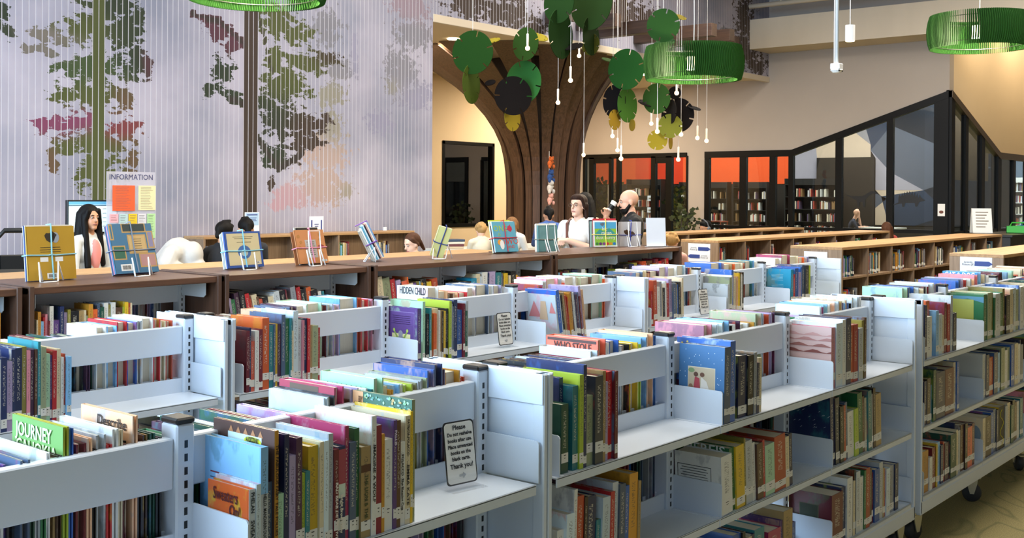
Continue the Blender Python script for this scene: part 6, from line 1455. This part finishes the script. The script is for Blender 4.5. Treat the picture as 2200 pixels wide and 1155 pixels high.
def black_case(label, x, y0, y1, z1, levels=5, dens=.8, seed=1):
    t = thing('black_bookcase', label, 'bookcase', (x, (y0 + y1) / 2, 0), 0, 'black bookcases behind the glass'); hw = (y1 - y0) / 2
    MB().box(.28, .3, -hw, hw, 0, z1).build('back_panel', M_BLKS, t)
    for s_ in (-1, 1): MB().box(0, .3, s_ * hw, s_ * (hw - .03), 0, z1).build('side_panel', M_BLKS, t)
    rr_ = random.Random(seed)
    for k in range(levels + 1):
        z = .12 + (z1 - .3) * k / levels
        MB().box(0, .28, -hw + .03, hw - .03, z - .02, z).build('shelf', M_BLKS, t)
        if k < levels + 0:
            y = -hw + .06
            m = MB(); cs = [hexc(c) for c in ('#d6c9b4', '#a3392a', '#39342e', '#d9d4c8', '#5a4a66', '#8a6a44', '#cfd2d4')]
            while y < hw - .1:
                if rr_.random() > dens: y += rr_.uniform(.05, .2); continue
                w_ = rr_.uniform(.018, .04); h_ = rr_.uniform(.19, .26); m.cur = rr_.randrange(7); m.box(.04, .24, y, y + w_, z + .001, z + h_); y += w_ + .001
            for j in range(7): pass
            if m.f:
                o = m.build('books', [mat('far_spine_%d' % j, cs[j], rough=.6) for j in range(7)], t); o['kind'] = 'stuff'
    return t
# cases hold a gap in the middle like the dark aisle seen through the doors
black_case('black bookcase behind the glass doors with two shelf columns', 31.9, 19.9, 21.3, 2.2, 5, .85, 1)
black_case('black bookcase behind the first pane of the shop-front', 31.9, 17.4, 19.2, 2.1, 5, .7, 2)
black_case('black bookcase behind the narrow middle pane', 31.9, 16.0, 17.2, 2.1, 5, .7, 3)
black_case('black bookcase behind the pane left of the faceted mural', 31.9, 13.6, 15.4, 2.2, 5, .8, 4)
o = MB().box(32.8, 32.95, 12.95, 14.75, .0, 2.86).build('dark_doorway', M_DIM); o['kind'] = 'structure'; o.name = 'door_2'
# man reading at a small table
z0 = .55; s = 1.0
tp, P_ = torso_prims(.52, s, 'top', 1.05, lean=R(14)); hd, HP = head_prims((0, .20, 1.17), 1.0, pitch=R(-22))
pr = tp + leg_prims(.50, s, 'pants', seated=True) + [('c', P_(0, 0, .44), .055, (0, .17, 1.08), .052, 'skin')] + hd
pr += arm(P_(-.2, 0, .42), (-.30, .30, .80), (-.09, .24, 1.20), s) + hand_prims((-.085, .235, 1.21), (.4, -.2, .8), (-.8, .2, .2), .8, 1)
pr += arm(P_(.2, 0, .42), (.26, .22, .76), (.10, .42, .80), s) + hand_prims((.09, .43, .80), (-.3, .9, 0), (0, 0, 1), .3, -1)
person('person with a bald head in a dark shirt reading at a table behind glass', (30.6, 12.75, 0), mixdir(RIGHT, TOWARD, .25), pr, {'skin': SK1, 'top': cloth('navy_shirt', '#1b2334'), 'pants': cloth('dark_trousers', '#2a2c33'), 'shoe': M_SHOE}, .012, 4)
tb = thing('reading_table', 'small white reading table behind the glass', 'table', (30.9, 12.1, 0)); MB().box(-.4, .4, -.75, .45, .74, .78, .006).build('table_top', M_WHT, tb)
m = MB(); m.tube([(0, 0, .02), (0, 0, .74)], .04, 10); m.build('pedestal', M_STEEL, tb); MB().box(-.3, .3, -.3, .3, 0, .02, .005).build('foot', M_STEEL, tb)
o = MB().box(-.15, .15, -.2, .2, 0, .012, .003).build('open_book', M_STICK); o.location = (30.75, 12.35, .782); o['label'] = 'open book lying on the white reading table'; o['category'] = 'book'
MB().box(-.14, .14, -.003, .003, .012, .014).build('gutter', M_SEAM, o)
# dinosaur stickers on the glass
def sticker(y, z, pts, name, label):
    mb = MB(); mb.prism(pts, (XW - .006, y, z), (0, -1, 0), (0, 0, 1), .002); o = mb.build(name, M_BLACK); o['label'] = label; o['category'] = 'sticker'; return o
sticker(8.93, 1.60, [(-.34, .10), (-.2, .03), (-.08, -.03), (-.06, -.16), (-.03, -.16), (-.02, -.06), (.04, -.06), (.06, -.16), (.09, -.16), (.10, -.01), (.16, .06), (.24, .12), (.33, .11), (.34, .15), (.22, .17), (.12, .11), (.04, .06), (-.06, .06), (-.2, .06)], 'dinosaur_sticker', 'black long-necked dinosaur sticker on the glass above the reading person')
sp = [(-.33, -.10), (-.2, -.04)]
for k in range(9): sp += [(-.2 + k * .05, .05 + .06 * math.sin(PI * k / 8)), (-.175 + k * .05, .12 + .08 * math.sin(PI * k / 8)), ]
sp += [(.26, .06), (.34, .0), (.22, -.03), (.18, -.12), (.14, -.12), (.13, -.05), (-.06, -.05), (-.08, -.13), (-.12, -.13), (-.13, -.06)]
sticker(7.95, 1.58, sp, 'spiny_dinosaur_sticker', 'black plate-backed dinosaur sticker on the navy glass panel')
ps = MB().box(XW - .045, XW - .04, 7.22, 7.36, 1.28, 1.52).build('door_notice', M_STICK); ps['label'] = 'white notice with brown cookie picture on the black corner post'; ps['category'] = 'sign'
MB().prism([(.045 * math.cos(a), .03 * math.sin(a)) for a in [2 * PI * k / 12 for k in range(12)]], (XW - .0462, 7.29, 1.36), (0, -1, 0), (0, 0, 1), -.001).build('cookie_print', mat('brown_print', '#6a3a28'), ps)
# foliage decals behind the door glass and a potted plant
def foliage(x, y, w, h, n, label, name, cols, seed, thick=.25):
    t = thing(name, label, 'plant', (x, y, 0)); rr_ = random.Random(seed)
    for ci, c in enumerate(cols):
        m = MB()
        for _ in range(n // len(cols)):
            cx, cy, cz = rr_.uniform(-thick, thick), rr_.uniform(-w / 2, w / 2), rr_.uniform(.35, h); L_ = rr_.uniform(.08, .17); a = rr_.uniform(0, 2 * PI); b = rr_.uniform(-.5, .9)
            d = Vector((rr_.uniform(-.5, .5), math.cos(a), math.sin(b))).normalized(); sd = d.cross(Vector((1, 0, .3))).normalized() * L_ * .32; p = Vector((cx, cy, cz))
            m.add([p, p + d * L_ * .45 + sd, p + d * L_, p + d * L_ * .45 - sd], [(0, 1, 2, 3)])
        o = m.build('leaves', mat('leaf_' + c.strip('#'), c, rough=.6), t); o['kind'] = 'stuff'
    m = MB()
    for _ in range(5): yy = rr_.uniform(-w * .25, w * .25); m.tube([(0, yy * .3, .3), (0, yy, h * .6), (0, yy * 1.4, h * .92)], [.014, .01, .005], 5)
    m.build('stems', mat('stem_brown', '#3d3222'), t)
    m = MB(); m.lathe([(0, 0), (min(.22, w * .35), 0), (min(.26, w * .42), .36), (min(.22, w * .36), .34)], 18); m.build('pot', mat('dark_pot', '#2a2620'), t)
    return t
foliage(23.0, 16.15, .95, 2.05, 420, 'dense leafy plant behind the left glass door', 'indoor_shrub', ('#2f4a22', '#59502a', '#3f3a20', '#6b6430'), 1)
foliage(22.6, 13.6, .5, 1.85, 300, 'leafy climbing plant behind the right door pane', 'climbing_plant', ('#2f4a22', '#59502a', '#8a8438'), 2)
foliage(21.5, 12.75, .55, 1.4, 160, 'potted narrow-leaved plant in front of the pier', 'potted_plant', ('#2a3320', '#44502c'), 3, .2)
for y, z, w in ((18.3, 1.50, .38), (18.3, 1.18, .38), (20.25, 1.55, .34), (20.25, 1.15, .36)):
    o = MB().box(31.88, 31.9, y - w / 2, y + w / 2, z - .09, z + .09, .004).build('aisle_sign', M_SIGN); o['label'] = {(18.3, 1.50): 'upper white aisle sign behind the first pane of the shop-front', (18.3, 1.18): 'lower white aisle sign behind the first pane of the shop-front', (20.25, 1.55): 'upper white aisle sign behind the glass door', (20.25, 1.15): 'lower white aisle sign behind the glass door'}[(y, z)]; o['category'] = 'sign'
    MB().box(31.87, 31.88, y - w / 3, y + w / 3, z - .02, z + .02).build('sign_print', M_SEAM, o)
# orange trolley
tr = thing('orange_cart', 'orange book cart behind the first pane of the shop-front', 'cart', (25.0, 14.0, 0))
M_OCART = mat('orange_metal', '#c24a22', rough=.4)
for z in (.35, .98): MB().box(-.2, .2, -.3, .3, z, z + .03).build('cart_shelf', M_OCART, tr)
for a in (-1, 1):
    for b in (-1, 1): m = MB(); m.tube([(a * .18, b * .28, .0), (a * .18, b * .28, 1.0)], .018, 6); m.build('leg', M_OCART, tr)
# beyond the right-hand glazing: grey wall, window with trees, tall white-topped bookcases
struct('wall_annex', MB().box(39, 39.2, 7.4, 11.2, 0, 5.2).box(39, 39.2, 12.6, 16, 0, 5.2).box(39, 39.2, 11.2, 12.6, 0, 2.65).box(39, 39.2, 11.2, 12.6, 4.1, 5.2), mat('blue_grey_paint', '#6a7888', rough=.85))
struct('wall_annex_side', MB().box(33.2, 39, 13.6, 13.8, 0, 5.2), mat('grey_paint', '#8a8684', rough=.85))
struct('trim_30', MB().box(25.2, 28.4, 8.3, 8.35, 2.05, 5.2), mat('grey_roller_blind', '#8f8780', rough=.9))
w4 = struct('window_4', MB().box(38.9, 39.0, 11.2, 12.6, 2.65, 2.72), M_BKF)
mb = MB(); rr_ = random.Random(8)
MB().box(39.05, 39.06, 11.2, 12.6, 2.72, 4.1).build('pane', G_CLEAR, w4)
foliage(41.2, 12.3, 3.4, 5.0, 900, 'leafy tree outside the annex window', 'garden_tree', ('#3f7f5a', '#5a9a6a', '#2f6a50'), 12, .8)
for k, (y0, y1) in enumerate(((7.6, 8.9), (8.95, 10.4))):
    t = thing('white_topped_bookcase', ['white-topped tall bookcase behind the right-hand glazing, farther from the corner', 'white-topped tall bookcase behind the right-hand glazing, nearer the corner'][k], 'bookcase', (35, (y0 + y1) / 2, 0)); hw = (y1 - y0) / 2
    MB().box(.25, .3, -hw, hw, 0, 2.1).build('back_panel', M_WHT, t); MB().box(0, .3, -hw, hw, 2.1, 2.25).build('top_board', M_WHT, t)
    for j in range(6):
        z = .15 + j * .34; MB().box(0, .3, -hw, hw, z - .03, z).build('shelf', M_WHT, t)
        m = MB(); y = -hw + .02
        while y < hw - .05: w_ = rr_.uniform(.02, .05); m.cur = rr_.randrange(7); m.box(.03, .22, y, y + w_, z, z + rr_.uniform(.18, .26)); y += w_ + .002
        o = m.build('books', [_mats['far_spine_%d' % q] for q in range(7)], t); o['kind'] = 'stuff'
# black low table with tubs and easel by the right-hand glazing
lt = thing('black_low_cabinet', 'black low cabinet by the right-hand glazing', 'cabinet', (22.5, 5.9, 0)); MB().box(-2.2, 4, -.35, .35, .05, .96, .006).build('cabinet_body', M_BLACK, lt); MB().box(-2.24, 4.04, -.39, .39, .96, 1.0, .004).build('cabinet_top', M_BLACK, lt)
for x, c, lab in ((21.55, '#3aa83a', 'green plastic caddy on the black cabinet'), (22.25, '#2a6fa0', 'blue plastic caddy on the black cabinet')):
    t = thing('plastic_caddy', lab, 'caddy', (x, 5.75, 1.0), 0, 'caddies on the black cabinet'); pm = mat('caddy_' + c.strip('#'), c, rough=.35)
    m = MB(); m.box(-.2, .2, -.17, .17, 0, .012); m.box(-.2, -.19, -.17, .17, 0, .13); m.box(.19, .2, -.17, .17, 0, .13); m.box(-.2, .2, -.17, -.16, 0, .13); m.box(-.2, .2, .16, .17, 0, .13); m.build('tub', pm, t)
    m = MB(); m.tube([(0, -.16, .12), (0, -.12, .19), (0, .12, .19), (0, .16, .12)], .014, 6); m.build('handle', pm, t)
t = thing('folding_sign', 'white folding menu sign standing by the right-hand glazing', 'sign', (21.15, 6.3, 1.0), R(-60))
for k in (-1, 1): o = MB().box(-.17, .17, -.012, .012, 0, .46).build('sign_leaf', M_STICK, t); o.location = (0, k * .12, 0); o.rotation_euler = (R(k * 14), 0, 0)
m = MB()
for j in range(6): m.box(-.11, .11 - .03 * (j % 3), -.016, -.011, .38 - j * .055, .395 - j * .055)
o = m.build('sign_print', M_SEAM, t); o.location = (0, -.12, 0); o.rotation_euler = (R(-14), 0, 0)
# unseen lamps added to brighten the reading room and annex behind the glass
area('reading_room_fill', (29.5, 18.5, 5.0), (0, 0, 0), 3, 5, 700, (1, .92, .82)); area('reading_room_fill', (30, 12.5, 5.0), (0, 0, 0), 2.5, 2.5, 420, (1, .92, .82)); area('annex_fill', (34, 9.8, 5.0), (0, 0, 0), 3, 3, 1500, (.85, .93, 1)); area('annex_fill', (26, 8.2, 5.1), (0, 0, 0), 4, .8, 200, (1, .95, .9))

# ------------------------------------------------------------------ finish the books, then their lettering and cover pictures
IND, CNT = finish_books()
def bk(shelf, col, n=0):
    k = [i for i, b in enumerate(BOOKS) if b['shelf'] == shelf and b['c'] == col]
    return (BOOKS[k[n]], IND.get(k[n])) if len(k) > n else (None, None)
def inkm(h): return mat('ink_' + h.strip('#'), h, rough=.5, var=0)
def cov(b):
    """frame of the cover that faces the aisle's near end: left/right 0..1, height 0..1"""
    if b['side'] < 0: return 0.0, lambda fx: b['d'] * (1 - fx), (0, -1, 0), -1
    return b['t'], lambda fx: b['d'] * fx, (0, 1, 0), 1
def cov_rect(bo, x0, x1, z0, z1, h, name='cover_print', lift=1):
    b, o = bo
    if o is None: return
    fx, Y, ex, sg = cov(b); e = .0005 * lift
    MB().box(fx - e, fx + e, Y(x0), Y(x1), b['h'] * z0, b['h'] * z1).build(name, inkm(h), o)
def cov_poly(bo, pts, h, name='cover_figure', lift=2):
    b, o = bo
    if o is None: return
    fx, Y, ex, sg = cov(b); e = .0005 * lift * sg
    m = MB(); v = [(fx + e, Y(p[0]), b['h'] * p[1]) for p in pts]; m.add(v, [tuple(range(len(v)))]); m.build(name, inkm(h), o)
def ell(cx, cz, rx, rz, n=16): return [(cx + rx * math.cos(2 * PI * k / n), cz + rz * math.sin(2 * PI * k / n)) for k in range(n)]
def cov_text(bo, s, size, h, fx_, fz, fit=None, lift=2):
    b, o = bo
    if o is None: return
    fx, Y, ex, sg = cov(b)
    text(s, size, inkm(h), o, (fx + sg * .0006 * lift, Y(fx_), b['h'] * fz), ex, (0, 0, 1), fit=fit * b['d'] if fit else None, bold=.0006)
def cov_lines(bo, x0, x1, z, n, dz, h, name='fine_print'):
    b, o = bo
    if o is None: return
    fx, Y, ex, sg = cov(b); m = MB(); rr_ = random.Random(int(z * 1000))
    for i in range(n):
        a = rr_.uniform(0, .1) * (x1 - x0); m.box(fx - .001, fx + .001, Y(x0 + a), Y(x1 - a), b['h'] * (z - i * dz) - .0009, b['h'] * (z - i * dz) + .0009)
    m.build(name, inkm(h), o)
def spine_text(bo, s, size, h, fz, fit=None):
    b, o = bo
    if o is None: return
    text(s, min(size, b['t'] * .95), inkm(h), o, (b['t'] / 2, -.0009, b['h'] * fz), (0, 0, -1), (1, 0, 0), fit=fit, bold=.0003)
def spine_bar(bo, z0, z1, h):
    b, o = bo
    if o is None: return
    MB().box(.0002, b['t'] - .0002, -.0006, .001, b['h'] * z0, b['h'] * z1).build('spine_panel', inkm(h), o)
S1 = 'top shelf beside the large reshelving notice'
q = bk(S1, 'orange'); cov_text(q, 'Sweaters', .036, '#4a1418', .45, .855, .6); cov_text(q, 'On!', .034, '#4a1418', .68, .69, .26)
spine_bar(q, .0, 1, '#c9d2d8'); spine_text(q, 'PHELAN', .012, '#20303c', .84, .042); spine_text(q, 'SWEATERS', .013, '#20303c', .45, .062)
q = bk(S1, 'sky'); cov_poly(q, [(.45, .3), (.55, .62), (.7, .70), (.8, .62), (1, .5), (1, .0), (.4, 0)], '#bcd6ea', lift=1); cov_lines(q, .18, .78, .66, 9, .028, '#35506e'); cov_rect(q, .18, .8, .70, .712, '#7a3a4a'); spine_bar(q, 0, .62, '#b9bfc2'); spine_text(q, 'HELLO, MANDARIN DUCK!', .011, '#20242c', .42, .10)
q = bk(S1, 'brown'); cov_rect(q, .0, 1, .0, 1, '#4d332c'); cov_rect(q, .25, .80, .84, .925, '#cfe2dc', lift=2)
for k in range(5): cov_poly(q, [(.26 + k * .12, .925), (.30 + k * .12, .975), (.34 + k * .12, .925)], '#b07a52')
cov_poly(q, ell(.66, .885, .14, .035), '#d8dc3a', lift=4); cov_text(q, 'AUDITIONS', .016, '#3a3a20', .66, .895, .2, lift=5); cov_text(q, 'TODAY', .014, '#3a3a20', .68, .870, .12, lift=5)
spine_bar(q, 0, 1, '#c08a2e'); spine_text(q, 'THE FABULOUS FAIRY TALE FOLLIES', .010, '#3a2410', .56, .19)
q = bk(S1, 'maroon'); spine_text(q, 'BAD BEAR DETECTIVES', .010, '#f0e6e0', .36, .13)
q = bk(S1, 'navy', 1); spine_bar(q, .62, .97, '#a84a58'); spine_bar(q, .48, .62, '#d6e6d8'); spine_text(q, 'Bright Brown Baby', .011, '#f0ece0', .32, .085)
q = bk(S1, 'tan'); spine_bar(q, .72, .8, '#5a3a26'); spine_text(q, 'THE LION & THE', .014, '#3a4a2a', .45, .10)
q = bk(S1, 'white', 0); spine_text(q, 'IMAGINE A WOLF', .011, '#2a2a30', .52, .13)
q = bk(S1, 'magenta'); cov_poly(q, [(.8 + .1 * math.cos(a) * (1 if k % 2 else .15), .84 + .07 * math.sin(a) * (1 if k % 2 else .15)) for k, a in enumerate([2 * PI * j / 12 for j in range(12)])], '#e6a8b8')
q = bk(S1, 'grey'); spine_bar(q, 0, 1, '#8a2a38')
q = bk(S1, 'purple'); spine_text(q, 'PALLIS', .010, '#e0d6ea', .84, .035)
q = bk(S1, 'white', 2); spine_text(q, 'POLACCO  The Blessing Cup', .010, '#2a2a30', .52, .13)
q = bk(S1, 'cream', 1); spine_text(q, 'PATRICIA POLACCO', .010, '#2a2a30', .80, .085); spine_text(q, 'EMMA KATE', .011, '#2a2a30', .36, .095)
q = bk(S1, 'sage'); cov_rect(q, 0, 1, 0, 1, '#3f6a58'); cov_rect(q, .0, .18, 0, 1, '#d6a578', lift=2); cov_text(q, 'BY', .022, '#6a4a30', .14, .93, .07, lift=3); cov_text(q, 'PIC', .022, '#6a4a30', .08, .88, .09, lift=3)
rr_ = random.Random(4)
for k in range(110): cx, cz = rr_.uniform(.22, .97), rr_.uniform(.74, .985); cov_poly(q, ell(cx, cz, rr_.uniform(.014, .03), rr_.uniform(.006, .014), 8), rr_.choice(('#7fb08a', '#9cc6a0', '#5f9a8a', '#b9a06a', '#86a8b0')), lift=2 + k % 5)
q = bk('top shelf right of the white end panels', 'dgreen'); cov_rect(q, .08, .80, .08, .86, '#d5dde0'); cov_poly(q, [(.45, .86), (.80, .86), (.80, .5)], '#a8a84a', lift=3); cov_lines(q, .15, .6, .6, 8, .05, '#56646c')
q = bk('top shelf right of the white end panels', 'navy', 1); cov_rect(q, .04, .95, .86, .875, '#dfe6ee')
S = 'top shelf with the starry blue book'
q = bk(S, 'blue'); cov_rect(q, 0, 1, 0, .45, '#5a1f3a')
for cx, cz in ((.1, .93), (.2, .95), (.14, .87), (.72, .93), (.6, .9), (.12, .7), (.11, .6)): cov_poly(q, ell(cx, cz, .02, .014, 8), '#d9c86a')
q = bk(S, 'slate'); cov_rect(q, 0, 1, 0, 1, '#3f6f9e'); cov_rect(q, .20, .80, .36, .71, '#d2c7ae', lift=2)
Z_ = lambda z: .30 + .62 * z
ZP_ = lambda p: [(a, Z_(c)) for a, c in p]
cov_rect(q, .215, .785, Z_(.115), Z_(.645), '#bfae92', lift=3); cov_poly(q, ZP_(ell(.38, .50, .05, .05)), '#5d3f30', lift=4); cov_poly(q, ZP_(ell(.52, .50, .05, .05)), '#6a4634', lift=4); cov_poly(q, ZP_([(.32, .12), (.36, .45), (.46, .42), (.48, .12)]), '#a8404a', lift=5); cov_poly(q, ZP_([(.48, .12), (.50, .45), (.62, .36), (.70, .12)]), '#d9d0c4', lift=5); cov_poly(q, ZP_(ell(.27, .22, .05, .07)), '#8a6a52', lift=6); cov_poly(q, ZP_(ell(.28, .58, .07, .05)), '#7d9468', lift=4)
rr_ = random.Random(6)
for k in range(60):
    cx, cz = rr_.uniform(.03, .97), rr_.uniform(.05, .93)
    if .18 < cx < .82 and cz < .73: continue
    cov_poly(q, ell(cx, cz, .008, .006, 6), '#dfe8f2', lift=4)
S = 'top shelf with the pink desert landscape book'
q = bk(S, 'pink'); cov_rect(q, 0, 1, 0, 1, '#c9a8a2'); rr_ = random.Random(9)
for k, (z, c) in enumerate(((.88, '#b98a84'), (.80, '#a87670'), (.70, '#8f5a52'), (.60, '#7a4038'), (.42, '#a06a60'))):
    t_ = [(x / 10, z + .025 * math.sin(x * 1.3 + k * 2)) for x in range(11)]; cov_poly(q, t_ + [(1, z - .03), (0, z - .035)], c, lift=2 + k)
q = bk(S, 'white')
for cx in (.08, .22, .34, .66): cov_poly(q, [(cx, .86), (cx + .03, .96), (cx + .06, .96), (cx + .03, .86)], '#1a1a1e')
q = bk(S, 'ice'); cov_lines(q, .3, .75, .9, 2, .03, '#5a7a92')
q = bk('middle shelf below the pink landscape book', 'navy'); rr_ = random.Random(3)
for k in range(26): cx, cz = rr_.uniform(.1, .95), rr_.uniform(.5, .95); cov_poly(q, [(cx, cz), (cx + .05, cz + .018), (cx + .055, cz + .028)], '#c9d2de')
q = bk('bottom shelf with the maroon book', 'maroon'); cov_rect(q, .25, .70, .50, .78, '#6a6a52'); cov_rect(q, .27, .68, .515, .765, '#3a4638', lift=2)
q = bk('middle shelf below the starry blue book', 'white'); cov_rect(q, .06, .78, .78, .79, '#2a2c30'); cov_rect(q, .775, .785, .1, .79, '#2a2c30'); cov_rect(q, .06, .07, .1, .79, '#2a2c30'); cov_lines(q, .12, .72, .74, 12, .045, '#33363c')
q = bk('middle shelf below the starry blue book', 'green'); cov_text(q, 'HEREIS', .05, '#e6ebe6', .52, .93, .8)
q = bk('top shelf of the second row with the purple frog book', 'purple'); cov_rect(q, .08, .9, .08, .92, '#8a74a8'); cov_rect(q, .09, .89, .085, .91, '#5d3f80', lift=2); cov_lines(q, .2, .8, .84, 5, .035, '#d9d0e6'); cov_rect(q, .2, .78, .1, .52, '#d9d49a', lift=3)
cov_poly(q, ell(.48, .34, .12, .16), '#8d8d96', lift=4); cov_poly(q, ell(.48, .52, .07, .06), '#8d8d96', lift=5)
for sx in (-1, 1): cov_poly(q, [(.48 + sx * .10, .40), (.48 + sx * .22, .55), (.48 + sx * .19, .57), (.48 + sx * .08, .45)], '#8aa04a', lift=4); cov_poly(q, ell(.48 + sx * .21, .58, .035, .03), '#a9bf5a', lift=5); cov_poly(q, ell(.48 + sx * .16, .16, .06, .03), '#8aa04a', lift=5)
q = bk('top shelf with the turquoise book', 'turq'); cov_lines(q, .25, .72, .84, 5, .04, '#a9d6e4'); cov_lines(q, .25, .75, .55, 5, .04, '#a9d6e4')
q = bk('top shelf of the second row with leaning books', 'silver'); cov_poly(q, [(.1, .5), (.3, .85), (.5, .5)], '#c2787a'); cov_poly(q, [(.45, .45), (.52, .85), (.68, .85), (.72, .45)], '#c9a888', lift=3); cov_poly(q, [(.78, .6), (.86, .85), (.98, .6)], '#d0807e')
q = bk('top shelf with the green landscape book', 'green'); cov_rect(q, 0, 1, .0, .30, '#3a3228'); cov_poly(q, [(0, .9), (.3, .84), (.6, .9), (1, .82), (1, .95), (0, .95)], '#4f86a0', lift=3); cov_rect(q, .2, .75, .3, .88, '#a3a84e', lift=4); cov_lines(q, .3, .65, .82, 8, .045, '#4a5426')
q = bk('middle shelf with the white arc book', 'silver'); cov_rect(q, 0, 1, 0, 1, '#c9ccca'); cov_poly(q, [(0, .28), (.4, .36), (1, .30), (1, .14), (0, .14)], '#9fb8b4', lift=2); cov_rect(q, .3, .9, .02, .1, '#e6e6e2', lift=3)
S = 'bottom shelf with the yellow squiggle book'
q = bk(S, 'yellow'); spine_bar(q, 0, 1, '#3a3a30')
b_, o_ = q
if o_ is not None:
    m = MB(); m.tube([(b_['t'] * (.5 + .3 * math.sin(k * .9)), -.001, b_['h'] * (.08 + .06 * k)) for k in range(15)], .0022, 5); m.build('squiggle', inkm('#d6c83a'), o_)
q = bk(S, 'cream'); cov_poly(q, ell(.75, .6, .2, .22), '#7f96a8'); cov_rect(q, .1, .45, .03, .12, '#3a3a3a')
# far-side tall books
S = 'far side behind the long white rail'
q = bk(S, 'lime'); cov_rect(q, 0, 1, 0, 1, '#6a9a4e'); cov_poly(q, [(0, .62), (.5, .66), (1, .6), (1, 0), (0, 0)], '#8a9a2e', lift=2); cov_text(q, 'JOURNEY', .04, '#e6eedc', .45, .915, .72, lift=3); cov_text(q, 'CAHOKIA', .034, '#d6dcae', .5, .815, .8, lift=3); cov_text(q, 'CAHOKIA', .012, '#d9cf5a', .5, .62, .6, lift=3)
k_ = [i for i, b in enumerate(BOOKS) if b['shelf'] == S and b['c'] == 'peach']
if k_: q = (BOOKS[k_[-1]], IND.get(k_[-1])); cov_text(q, 'Describe', .03, '#2a1c14', .62, .925, .55)
q = bk('far side behind the rail with the red patterned book', 'magenta'); cov_rect(q, 0, 1, 0, 1, '#a03048'); cov_rect(q, .2, .72, .6, .985, '#5a4636', lift=2)
for k in range(5): cov_poly(q, ell(.28 + k * .09, .86, .035, .05), '#cdb98a', lift=3)
q = bk('far side behind the rail with the red patterned book', 'mint')
for k in range(9): cov_poly(q, ell(.14 + k * .09, .90, .020, .020, 10), '#33543f')
q = bk('far side behind the rail with the red patterned book', 'navy')
k_ = [i for i, b in enumerate(BOOKS) if b['shelf'] == 'far side behind the rail with the red patterned book' and b['c'] == 'navy']
if k_: q = (BOOKS[k_[-1]], IND.get(k_[-1])); cov_text(q, 'ALOUS S', .04, '#e6e2ee', .5, .86, .6)
q = bk('far side with the coral Who Stole book', 'coral'); cov_rect(q, .03, .97, .955, .985, '#4a2a22', lift=2); cov_text(q, 'WHO STOLE', .035, '#3a1c16', .52, .905, .72)
q = bk('far side of the second row with the Hidden Child book', 'white'); k_ = [i for i, b in enumerate(BOOKS) if b['shelf'] == 'far side of the second row with the Hidden Child book' and b['c'] == 'white' and b['h'] > .31]
if k_: q = (BOOKS[k_[0]], IND.get(k_[0])); cov_text(q, 'HIDDEN CHILD', .05, '#23232a', .52, .93, .84)
k_ = [i for i, b in enumerate(BOOKS) if b['shelf'] == 'far side with the blue cat-and-dog book' and b['c'] == 'sky' and b['h'] > .32]
if k_: q = (BOOKS[k_[0]], IND.get(k_[0])); cov_rect(q, 0, 1, 0, 1, '#2a86c0'); cov_text(q, 'CAT & DOG', .05, '#eef2f4', .5, .93, .85, lift=3)
k_ = [i for i, b in enumerate(BOOKS) if b['shelf'] == 'far side with pale-blue spines' and b['c'] == 'peach']
if k_: q = (BOOKS[k_[0]], IND.get(k_[0])); cov_text(q, 'HOLT', .03, '#6a3a20', .85, .9, .2)
